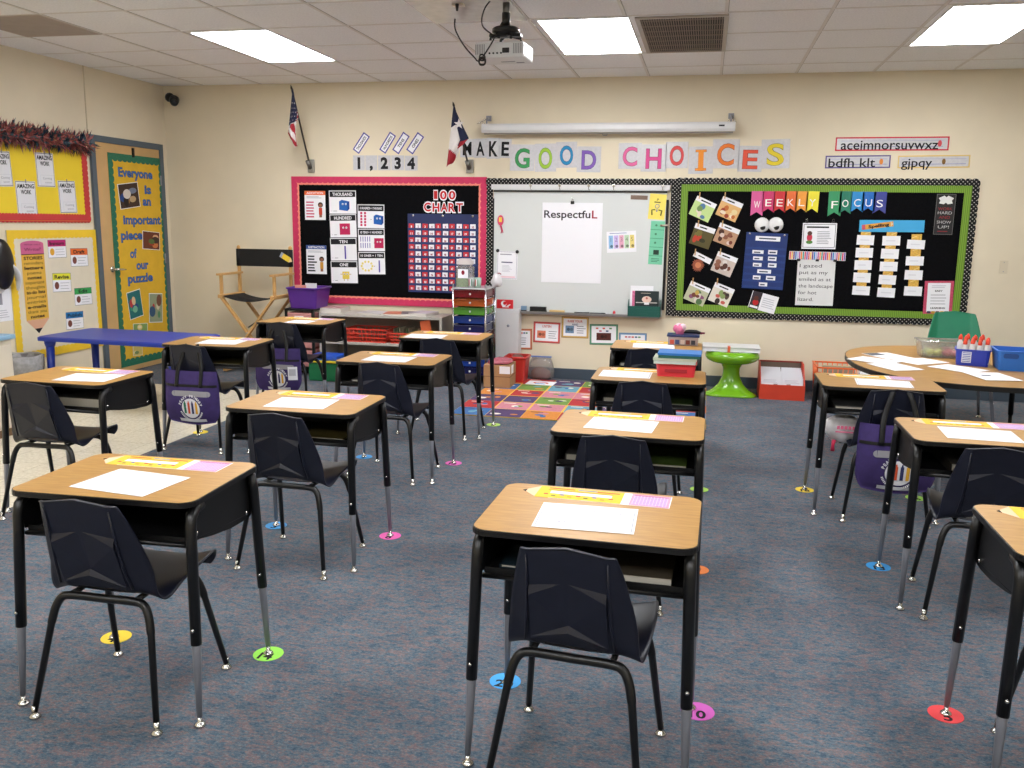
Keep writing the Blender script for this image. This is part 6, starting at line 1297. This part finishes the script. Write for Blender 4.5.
for z in [CZT - .028 - i * .0815 for i in range(11)]:
    for sx in (-1, 1): mb.tube([(sx * (w_ / 2 - .008), -d_ / 2, z), (sx * (w_ / 2 - .008), d_ / 2, z)], .004, CHROME, 6)
    mb.tube([(-w_ / 2 + .008, d_ / 2, z), (w_ / 2 - .008, d_ / 2, z)], .004, CHROME, 6)
part(mb, 'rail_frame', t)
mb = MB(); mb.box((0, 0, CZT - .018), (w_, d_ + .02, .012), mat((206, 206, 208), .25, vary=.03), bev=.003); part(mb, 'top_tray', t)
DC_ = [(116, 18, 28), (172, 84, 34), (88, 150, 54), (26, 56, 130), (26, 28, 86), (116, 18, 28), (172, 84, 34), (88, 150, 54), (26, 62, 150), (26, 28, 86)]
for i, c in enumerate(DC_):
    z = CZT - .068 - i * .0815; m = mat(c, .22, trans=.12, vary=.08, scale=20)
    mb = MB(); mb.box((0, 0, z - .032), (w_ - .035, d_ - .01, .004), m); mb.box((0, -d_ / 2 - .004, z), (w_ - .028, .008, .068), m, bev=.003); mb.box((0, d_ / 2 - .01, z), (w_ - .035, .005, .06), m)
    for sx in (-1, 1): mb.box((sx * (w_ / 2 - .02), 0, z), (.005, d_ - .012, .06), m)
    mb.box((0, -d_ / 2 - .012, z + .031), (w_ - .03, .016, .006), m, bev=.002)
    dr = part(mb, 'drawer', t); mb = MB(); mb.ball((.01, -d_ / 2 - .014, z), (.010, .008, .010), WHITEP, n=10); part(mb, 'knob', dr)
cz = CZT - .012
jx = (-2.2327,1.0392)[0]; jt = (-2.2334,1.1794)[1]; jh = jt - cz
GLS = mat((220, 222, 218), .08, trans=.75, alpha=.75, vary=0)
t = thing('jar', 'clear square jar with a white lid on top of the drawer cart', 'jar', (jx, 8.15, cz))
mb = MB(); mb.prism(rrect(.155, .155, .03, 4), .0, jh * .70, GLS, bottom=True); mb.prism(rrect(.125, .125, .03, 4), jh * .70, jh * .80, GLS); part(mb, 'glass', t)
mb = MB(); mb.prism(rrect(.15, .15, .04, 4), jh * .80, jh * .93, mat((214, 206, 204), .4, vary=0)); mb.prism(rrect(.11, .11, .035, 4), jh * .93, jh, mat((214, 206, 204), .4, vary=0)); part(mb, 'lid', t)
mb = MB(); mb.prism(rrect(.142, .142, .028, 4), .004, jh * .30, mat((150, 176, 120), .6, vary=.2, scale=60)); part(mb, 'contents', t)
mb = MB(); mb.box((0, -.0785, jh * .48), (.10, .001, jh * .32), PAPER); mb.disc(0, 0, .016, P(140, 30, 50), .0, Matrix.Translation((0, -.0795, jh * .52)) @ Matrix(((1, 0, 0, 0), (0, 0, -1, 0), (0, 1, 0, 0), (0, 0, 0, 1))), ry=.022); part(mb, 'label', t)
for i, (u, c, l) in enumerate(((.065, (206, 212, 208), 'pale cup beside the jar on the drawer cart'), (.125, (186, 214, 196), 'mint striped cup at the cart edge'))):
    mb = MB(); mb.lathe([(.03, 0), (.036, .095), (.033, .095), (.028, .006)], mat(c, .25, trans=.3, vary=.05), 16)
    for k in range(3): mb.box((-.015 + .012 * k, -.034, .05), (.006, .003, .06), P(*[(190, 70, 70), (230, 230, 230), (80, 140, 110)][k]))
    o = mb.build('cup'); o.location = (jx + u + .02, 8.07, cz); tag(o, l, 'cup', 'cups on the drawer cart')
mb = MB(); mb.lathe([(.02, 0), (.05, .01), (.062, .05), (.05, .10), (.03, .135), (.012, .15)], mat((224, 220, 222), .4, vary=.05), 16, wob=lambda R_, z, a: (R_ * (1 + .22 * sin(4 * a + 26 * z) + .1 * sin(7 * a - 40 * z)), z + .012 * sin(3 * a)), M=Matrix.Diagonal((1.1, .8, 1, 1)))
mb.tube([(.01, 0, .148), (.04, -.01, .15), (.062, -.015, .138)], .006, mat((150, 30, 60), .5, vary=0), 6)
hx, hz = (-1.9278,0.9297); o = mb.build('fabric_pouch'); o.scale = (.72, .72, .86); o.location = (hx - .03, 8.30, cz); tag(o, 'crumpled white pouch with a dark red cord at the cart corner', 'pouch')

# white cabinet below the whiteboard, red tin on it
wx0, wx1 = (-1.995,0.4631)[0] + .01, (-1.755,0.4725)[0]; 
t = thing('slim_cabinet', 'slim white metal cabinet standing below the end of the whiteboard', 'cabinet', ((wx0 + wx1) / 2, YB - .085, 0)); w_ = wx1 - wx0; CW = mat((212, 212, 212), .4, vary=.02); ht = z0 = (-1.7636,0.6912)[1]
mb = MB(); mb.box((0, 0, ht / 2), (w_, .14, ht), CW, bev=.004); part(mb, 'body', t)
mb = MB(); mb.box((0, -.073, ht / 2), (w_ - .008, .008, ht - .012), CW, bev=.003); dr = part(mb, 'door', t)
kx, kz = (-1.8576,0.5286); mb = MB(); mb.cyl((kx - (wx0 + wx1) / 2, -.076, kz), (kx - (wx0 + wx1) / 2, -.086, kz), .014, STEEL, n=14); mb.box((kx - (wx0 + wx1) / 2, -.087, kz), (.003, .003, .012), INK); part(mb, 'lock', dr)
x, z, w2, h2_ = (-1.8995,0.7885,0.1627,0.0878)
t = thing('card_box', 'small red flat box with a white swirl at the cabinet top', 'box', M=WB(x, ht + h2_ / 2 + .001, .12)); mb = MB(); mb.box((0, 0, .012), (w2, h2_, .024), mat((212, 34, 44), .35, vary=.03), bev=.005); part(mb, 'case', t)
mb = MB(); mb.disc(-.01, .005, h2_ * .32, PAPER, .0245); mb.disc(.0, .01, h2_ * .2, P(212, 34, 44), .0248); mb.rect(w2 * .25, -.01, w2 * .2, h2_ * .12, PAPER, .0245, rot=.5); mb.rect(w2 * .05, -h2_ * .3, w2 * .4, h2_ * .1, PAPER, .0245); part(mb, 'emblem', t)

# boxes and bags on the floor by the rug
t = thing('cardboard_box', 'brown cardboard box on the floor in front of the white cabinet', 'box', (-1.845, 7.99, .0072), .03); KR = mat((172, 132, 92), .8, vary=.06); hbx = .212
mb = MB(); mb.box((0, 0, hbx / 2), (.25, .30, hbx), KR, bev=.003); part(mb, 'body', t)
mb = MB(); mb.box((0, -.1515, hbx * .5), (.252, .002, .006), mat((120, 88, 58), .8, vary=0)); mb.box((.1262, 0, hbx * .5), (.002, .30, .006), mat((120, 88, 58), .8, vary=0)); part(mb, 'flap_seam', t)
mb = MB(); mb.box((.127, -.04, hbx * .78), (.002, .10, .08), PAPER); mb.box((.075, -.152, hbx * .80), (.10, .002, .07), PAPER); part(mb, 'shipping_label', t)
mb = MB(); mb.lathe([(.10, .0), (.115, .008), (.10, .03), (.05, .045), (.01, .05)], mat((214, 120, 136), .2, trans=.4, vary=.2, scale=30), 16, wob=lambda R_, z, a: (R_ * (1 + .1 * sin(5 * a)), z + .006 * sin(4 * a)), M=Matrix.Diagonal((1.05, 1.2, 1, 1)))
o = mb.build('plastic_bag'); o.location = (-1.845, 7.99, hbx + .009); tag(o, 'flat pinkish clear bag lying on the cardboard box', 'bag')
t = thing('storage_bin', 'red plastic bin on the floor behind the cardboard box', 'bin', (-1.735, 8.265, .007))
A_ = rrect(.17, .20, .03, 3); B_ = rrect(.21, .24, .03, 3); n = len(A_); hb = .25; RB = mat((190, 44, 38), .35, vary=.05); mb = MB()
mb.add([(x, y, 0) for x, y in A_] + [(x, y, hb) for x, y in B_] + [(x * .95, y * .95, hb) for x, y in B_] + [(x * .94, y * .94, .006) for x, y in A_], [tuple(range(n - 1, -1, -1))] + [(k * n + i, k * n + (i + 1) % n, (k + 1) * n + (i + 1) % n, (k + 1) * n + i) for k in range(3) for i in range(n)] + [tuple(range(3 * n, 4 * n))], RB); part(mb, 'body', t)
mb = MB(); mb.tube([(x * 1.03, y * 1.03, hb - .008) for x, y in B_] + [(B_[0][0] * 1.03, B_[0][1] * 1.03, hb - .008)], .010, RB, 6); part(mb, 'rim', t)
mb = MB(); mb.lathe([(.02, 0), (.09, .04), (.10, .14), (.085, .22), (.05, .26)], mat((150, 96, 84), .25, trans=.3, vary=.3, scale=30), 14, wob=lambda R_, z, a: (R_ * (1 + .08 * sin(5 * a + z * 30)), z)); o = mb.build('plastic_bag'); o.location = (-1.735, 8.265, .014); o.scale = (.85, .85, .95); tag(o, 'dark clear bag filling the red floor bin', 'bag')
x, y = (-1.5743,8.4552)
t = thing('zip_bag', 'clear zip bag of brown bits standing against the wall by the rug', 'bag', (-1.535, 8.45, .007)); t.scale = (.86, .86, .86); mb = MB()
mb.lathe([(.10, 0), (.125, .03), (.13, .10), (.115, .18), (.09, .25)], mat((200, 196, 196), .12, trans=.6, alpha=.6, vary=.15, scale=20), 18, wob=lambda R_, z, a: (R_ * (1 + .05 * sin(6 * a + 9 * z)), z), M=Matrix.Diagonal((1.15, .5, 1, 1))); part(mb, 'bag_body', t)
mb = MB(); mb.lathe([(.08, .006), (.10, .03), (.095, .09), (.05, .13), (.01, .14)], mat((116, 84, 70), .7, vary=.4, scale=60), 16, M=Matrix.Diagonal((1.1, .45, 1, 1))); part(mb, 'contents', t)
mb = MB(); mb.box((0, 0, .256), (.24, .012, .014), mat((90, 120, 186), .3, vary=0)); part(mb, 'zip', t)

# alphabet rug
RX0, RX1, RY0, RY1 = -1.945, .066, 6.655, 8.40
t = thing('alphabet_rug', 'bright patchwork classroom rug of coloured picture squares by the back wall', 'rug', (0, 0, 0)); mb = MB(); rr = random.Random(12)
mb.box(((RX0 + RX1) / 2, (RY0 + RY1) / 2, .003), (RX1 - RX0, RY1 - RY0, .006), mat((232, 186, 70), .95, vary=.08, scale=60)); part(mb, 'pile', t)
RC = {'b': (58, 104, 160), 'p': (80, 60, 100), 'o': (208, 132, 56), 'r': (178, 48, 50), 'k': (198, 126, 138), 'g': (112, 146, 66), 'l': (104, 156, 174)}
rows = [['b', 'p', 'o', 'r', 'b', 'g', 'o'], ['r', 'k', 'k', 'l', 'p', 'o', 'b'], ['p', 'p', 'g', 'r', 'b', 'k', 'r'], ['o', 'r', 'k', 'k', 'p', 'g', 'b'], ['b', 'g', 'l', 'r', 'o', 'p', 'g'], ['o', 'r', 'p', 'g', 'r', 'b', 'o']]
cw, ch = (RX1 - RX0) / 7, (RY1 - RY0) / 6; mb = MB()
for i, row in enumerate(rows):
    for j, c in enumerate(row):
        inn = .018 if (i in (1, 4) or j in (1, 5)) and 0 < i < 5 and 0 < j < 6 else .004
        u, v = RX0 + cw * (j + .5), RY0 + ch * (i + .5); mb.rect(u, v, cw - inn, ch - inn, mat(RC[c], .95, vary=.08, scale=60), .0066)
        for k in range(3):
            m = mat(RC[rr.choice('bpgokl')] if rr.random() < .75 else (232, 224, 206), .95, vary=.05); mb.disc(u + rr.uniform(-.28, .28) * cw, v + rr.uniform(-.2, .2) * ch, rr.uniform(.02, .05), m, .0072 + .0004 * k, k=10, ry=rr.uniform(.016, .04))
        mb.rect(u - cw * .18, v + ch * .32, cw * .36, .018, mat((236, 226, 210) if i % 2 else (60, 44, 70), .95, vary=0), .0076)
part(mb, 'picture_squares', t)
x, y = (-1.4859,8.1954)
sheet('floor_sheet', 'white card with a red and blue arc lying at the back of the rug', 'paper', FLAT(x, y, .0085, -.05), .27, .2, PAPER, lambda mb, w, h, t: (mb.disc(0, 0, w * .28, P(206, 60, 60), t + .0004, ry=h * .24), mb.disc(0, -.01, w * .2, PAPER, t + .0007, ry=h * .16), mb.rect(0, -h * .22, w * .36, h * .16, P(70, 120, 190), t + .0009)))

# ------------------------------------------------------------------ green stool, red box, orange crate by the wall
gx = ((0.0117,0.3822)[0] + (0.5078,0.4044)[0]) / 2
t = thing('wobble_stool', 'lime green plastic wobble stool with a flared three lobed foot', 'stool', (gx + .02, 8.20, 0), pi / 2); GP = mat((116, 176, 26), .22, coat=.3, vary=.04)
mb = MB(); mb.lathe([(.215, .0), (.222, .006), (.205, .022), (.155, .05), (.112, .095), (.085, .15), (.074, .20), (.076, .245), (.092, .275), (.12, .295)], GP, 48, wob=lambda R_, z, a: (R_ * (1 + (.16 * cos(3 * a) * max(0, (.13 - z) / .13) if z < .13 else 0)), z)); part(mb, 'pedestal', t)
mb = MB(); mb.lathe([(.08, .283), (.13, .290), (.185, .302), (.225, .322), (.243, .348), (.243, .368), (.232, .388), (.208, .402), (.18, .406), (.10, .398), (.02, .394)], GP, 40); part(mb, 'seat', t)
x0 = (0.0102,0.4581)[0]; x1 = (0.5174,0.4797)[0]
t = thing('ring_binder', 'thick white binder lying flat on the green stool', 'binder', ((x0 + x1) / 2, 8.21, .4055), 0); w_ = x1 - x0 - .0
mb = MB(); mb.box((0, 0, .003), (w_, .29, .004), WHITEP); mb.box((0, 0, .041), (w_, .29, .004), WHITEP); mb.box((-w_ / 2 + .002, 0, .022), (.004, .29, .04), WHITEP); part(mb, 'cover', t)
mb = MB(); mb.box((.004, 0, .022), (w_ - .012, .275, .034), mat((222, 222, 224), .8, vary=.03)); part(mb, 'pages', t)
mb = MB(); mb.box((-.02, -.148, .024), (.024, .004, .05), mat((220, 96, 60), .5, vary=0), Matrix.Rotation(.0, 4, 'Y')); mb.box((-.02, -.10, .0445), (.024, .10, .002), mat((220, 96, 60), .5, vary=0)); part(mb, 'orange_flap', t)
x0, x1 = (0.529,8.0241)[0], (0.9161,8.0437)[0]; 
t = thing('file_crate', 'open orange red box of white papers on the floor beside the green stool', 'box', ((x0 + x1) / 2, 8.22, 0)); w_ = x1 - x0; hf = .135; OR = mat((206, 62, 36), .5, vary=.05)
mb = MB(); mb.box((0, -.185, hf / 2), (w_, .008, hf), OR); mb.box((0, .185, .15), (w_, .008, .30), OR); mb.box((0, 0, .004), (w_, .37, .008), OR)
for s in (-1, 1): mb.prism([(-.185, 0), (.185, 0), (.185, .30), (.02, .30), (-.185, hf)], -.004, .004, OR, Matrix.Translation((s * (w_ / 2 - .004), 0, 0)) @ Matrix(((0, 0, 1, 0), (1, 0, 0, 0), (0, 1, 0, 0), (0, 0, 0, 1))))
mb.box((0, .183, .293), (w_ + .006, .014, .014), mat((150, 40, 30), .5, vary=0)); part(mb, 'body', t)
mb = MB(); mb.box((0, .178, .235), (w_ - .02, .004, .11), mat((112, 96, 84), .7, vary=.05)); part(mb, 'back_lining', t)
for i in range(6):
    for s in (-1, 1):
        o = sheet('paper_packet', 'white printed packet standing in the orange red floor box, %s' % ('stool side' if s < 0 else 'crate side'), 'paper', Matrix.Translation(((x0 + x1) / 2 + s * w_ * .235, 8.08 + .045 * i, .012 + .095 + .006 * i)) @ Matrix.Rotation(-.14, 4, 'X') @ Matrix(((1, 0, 0, 0), (0, 0, -1, 0), (0, 1, 0, 0), (0, 0, 0, 1))), w_ * .45, .17 + .012 * i, PAPER2, lambda mb, w, h, t: (mb.lines(0, h * .3, w * .8, h * .2, 3, FAINT, t + .0005), mb.rect(w * .2 * -s, h * .12, w * .2, h * .1, P(150, 130, 130), t + .0005)), 'packets in the orange red box', t=.006)
x0, x1 = (1.0122,0.2587)[0], (1.4394,0.2618)[0]
basket((x0 + x1) / 2, 8.24, 0, x1 - x0, .36, .31, (236, 110, 48), 'orange lattice crate on the floor behind the desk that touches the kidney table', None, 'crate')
x, z = (x0 + x1) / 2, .1
for i in range(4):
    o = sheet('folder', 'cream folder standing in the orange crate', 'folder', Matrix.Translation((x - .02, 8.14 + .05 * i, .012 + .14)) @ Matrix.Rotation(-.1, 4, 'X') @ Matrix(((1, 0, 0, 0), (0, 0, -1, 0), (0, 1, 0, 0), (0, 0, 0, 1))), .26, .27 + .004 * i, mat((206, 190, 150) if i % 2 else (150, 140, 120), .7, vary=.05), None, 'folders in the orange crate', t=.012)

# ------------------------------------------------------------------ kidney table and what is on it
KZ = .66
t = thing('kidney_table', 'wood topped kidney shaped table with black edge and legs', 'table', (1.75, 6.15, 0)); pts = []
for i in range(72):
    a = 2 * pi * i / 72; c, s = cos(a), sin(a); rx = .79 if c < 0 else .80; e = 2 / 2.45
    x = rx * math.copysign(abs(c) ** e, c); y = .875 * math.copysign(abs(s) ** e, s)
    if c > 0: x -= .34 * math.exp(-(y / .34) ** 2)
    pts.append((x, y))
mb = MB(); mb.prism(pts, KZ - .030, KZ - .002, EDGE); mb.prism([(x * .993, y * .993) for x, y in pts], KZ - .002, KZ, LAM, side=EDGE, bottom=False); part(mb, 'tabletop', t)
for (lx, ly) in ((-.42, -.50), (.40, -.52), (-.42, .50), (.40, .52)):
    mb = MB(); mb.tube([(lx * .95, ly * .95, KZ - .03), (lx, ly, .24)], .018, BLK, 12); lg = part(mb, 'leg', t)
    mb = MB(); mb.tube([(lx * .998, ly * .998, .26), (lx * 1.03, ly * 1.03, .02)], [.014, .010], BLK, 12); part(mb, 'leg_insert', lg); mb = MB(); mb.lathe([(.012, 0), (.017, .005), (.008, .022)], NICKEL, 12, Matrix.Translation((lx * 1.03, ly * 1.03, 0))); part(mb, 'glide', lg)
mb = MB()
for s in (-1, 1): mb.tube([(-.42, s * .5, KZ - .045), (.40, s * .52, KZ - .045)], .014, BLK, 8)
part(mb, 'apron_rail', t)
KQ = [(1.2672,6.3328,0.1922,0.2635,-0.4633), (1.4219,6.1603,0.1807,0.3765,-0.7549), (1.1862,5.8452,0.3134,0.2023,-0.811), (1.5721,5.919,0.298,0.1797,-1.0068), (1.6925,5.6456,0.2127,0.2069,-0.8973), (1.0681,6.0866,0.1688,0.1554,-1.2011)]
KL = ['paper with a dark corner near the far edge of the kidney table', 'white paper in the middle of the kidney table pointing to the blue bins', 'white paper nearest the desk on the kidney table', 'white paper beside the blue caddy on the kidney table', 'white paper with a small dark picture on the kidney table', 'white paper at the rounded end of the kidney table']
KP = [(1.33, 6.40, .5), (1.50, 6.08, -.95), (1.20, 5.93, .45), (1.58, 5.86, .75), (1.66, 5.55, .2), (1.13, 6.18, .9)]
KF = [(1.251,6.373), (1.4111,6.17), (1.1995,5.8703), (1.5755,5.9059), (1.6948,5.6398), (1.114,6.0989)]
for i, ((x, y), (_, _, r), l) in enumerate(zip(KF, KP, KL)):
    def kp(mb, w, h, t):
        if i == 0: mb.rect(-w * .2, h * .3, w * .55, h * .36, P(96, 98, 104), t + .0004, rot=0)
        elif i == 4: mb.rect(-w * .1, h * .1, w * .26, h * .12, P(96, 96, 106), t + .0004)
        else: mb.lines(0, 0, w * .8, h * .7, 8, P(206, 206, 214), t + .0004)
    sheet('worksheet', l, 'paper', FLAT(x, y, KZ + .0006 + .0008 * i, r), .215, .28, PAPER, kp, 'papers on the kidney table', t=.0006)
def tub(name, label, x, y, z, w_, d_, h_, m, rz=0, k=.86, cat='bin', group=None):
    t = thing(name, label, cat, (x, y, z), rz, group); A_ = rrect(w_ * k, d_ * k, .02, 3); B_ = rrect(w_, d_, .02, 3); n = len(A_); mb = MB()
    mb.add([(x, y, 0) for x, y in A_] + [(x, y, h_) for x, y in B_] + [(x * .965, y * .955, h_) for x, y in B_] + [(x * .965, y * .955, .005) for x, y in A_], [tuple(range(n - 1, -1, -1))] + [(q * n + i, q * n + (i + 1) % n, (q + 1) * n + (i + 1) % n, (q + 1) * n + i) for q in range(3) for i in range(n)] + [tuple(range(3 * n, 4 * n))], m); part(mb, 'body', t)
    mb = MB(); mb.tube([(x * 1.015, y * 1.015, h_ - .004) for x, y in B_] + [(B_[0][0] * 1.015, B_[0][1] * 1.015, h_ - .004)], .005, m, 6); part(mb, 'rim', t)
    return t
cb = tub('storage_bin', 'clear plastic bin of soft pastel things in front of the green chair', 1.60, 6.46, KZ, .30, .20, .115, mat((214, 214, 212), .12, trans=.75, alpha=.6, vary=.03), .0)
for i, (u, v, c) in enumerate(((-.08, -.03, (196, 206, 120)), (-.03, -.04, (214, 220, 130)), (.03, -.03, (214, 120, 130)), (.08, -.04, (226, 150, 160)), (.0, .03, (120, 150, 90)), (-.09, .03, (150, 170, 110)), (.09, .03, (206, 180, 150)), (.05, .02, (210, 110, 120)))):
    mb = MB(); mb.ball((0, 0, .022), (.03, .026, .022), mat(c, .8, vary=.15, scale=30), n=10); mb.ball((.012, .0, .036), (.018, .018, .014), mat(c, .8, vary=.15, scale=30), n=8)
    o = mb.build('soft_toy'); o.location = (1.60 + u, 6.46 + v, KZ + .0065); tag(o, 'small soft pastel lump inside the clear bin', 'toy', 'soft things in the clear bin')
BLU2 = mat((34, 56, 170), .35, vary=.05); BLU3 = mat((36, 108, 196), .35, vary=.05)
tt = tub('caddy', 'dark blue caddy of glue bottles on the kidney table', 1.715, 6.14, KZ, .20, .17, .105, BLU2, -.25, .92)
mb = MB(); mb.box((-.035, -.0835, .055), (.055, .002, .07), PAPER2, Matrix.Rotation(.0, 4, 'X'))
for i in range(6): mb.box((-.035, -.085, .028 + .011 * i), (.045, .002, .004), P(70, 90, 170))
part(mb, 'label', tt)
r = random.Random(4)
for i in range(4):
    for j in range(3):
        t = thing('glue_bottle', 'white glue bottle with an orange red cap in the dark blue caddy', 'bottle', (1.715 - .062 + .041 * i + (0, .014, -.008)[j], 6.14 - .045 + .042 * j - .010 * i, KZ + .0065 + (0, .014, .022)[j] + .006 * ((i + j) % 2)), group='glue bottles in the caddy')
        mb = MB(); mb.lathe([(.016, 0), (.018, .004), (.018, .105), (.010, .124), (.008, .128)], mat((232, 230, 226), .4, vary=.02), 12); part(mb, 'bottle_body', t)
        mb = MB(); mb.lathe([(.0135, .1275), (.0135, .142), (.008, .156), (.003, .162)], mat((228, 70, 40), .4, vary=.03), 10); part(mb, 'cap', t)
bb = tub('storage_bin', 'bright blue handled bin on the kidney table at the frame edge', 1.975, 6.02, KZ, .33, .25, .125, BLU3, -.12, .90)
mb = MB(); mb.prism(rrect(.085, .03, .012, 4), -.003, .003, mat((22, 72, 140), .5, vary=0), Matrix.Translation((-.155, -.02, .09)) @ Matrix(((0, 0, -1, 0), (-1, 0, 0, 0), (0, 1, 0, 0), (0, 0, 0, 1)))); part(mb, 'hand_slot', bb)
mb = MB(); mb.prism(rrect(.085, .03, .012, 4), -.003, .003, mat((22, 72, 140), .5, vary=0), Matrix.Translation((-.09, -.121, .093)) @ Matrix(((1, 0, 0, 0), (0, 0, -1, 0), (0, 1, 0, 0), (0, 0, 0, 1)))); part(mb, 'hand_slot', bb)
gc = make_chair('green plastic chair with chrome legs behind the kidney table', mat((22, 116, 84), .4, vary=.06), CHROME, None, 'adult_chair'); gc.location = (1.985, 7.50, 0); gc.rotation_euler = (0, 0, pi - .05); gc.scale = (1.22, 1.15, 1.20)
t = thing('bucket', 'white bucket whose arched handle rises behind the kidney table', 'bucket', (1.37, 7.28, 0)); mb = MB(); mb.lathe([(.105, 0), (.11, .005), (.14, .40), (.136, .40), (.10, .01)], WHITEP, 24); part(mb, 'body', t)
mb = MB(); mb.tube(smooth([(-.14, 0, .38), (-.12, 0, .50), (-.05, 0, .575), (.05, 0, .575), (.12, 0, .50), (.14, 0, .38)], 5), .011, WHITEP, 8); part(mb, 'handle', t)
x, z = (2.5598,1.1985)
t = thing('wall_plate', 'small blank cover plate on the wall beyond the green edged board', 'plate', M=WB(x, z, 0)); mb = MB(); mb.box((0, 0, .003), (.07, .115, .006), mat((216, 204, 178), .5, vary=0), bev=.002); part(mb, 'plate', t); mb = MB(); mb.disc(0, .04, .004, STEEL, .0065); mb.disc(0, -.04, .004, STEEL, .0065); part(mb, 'screw', t)
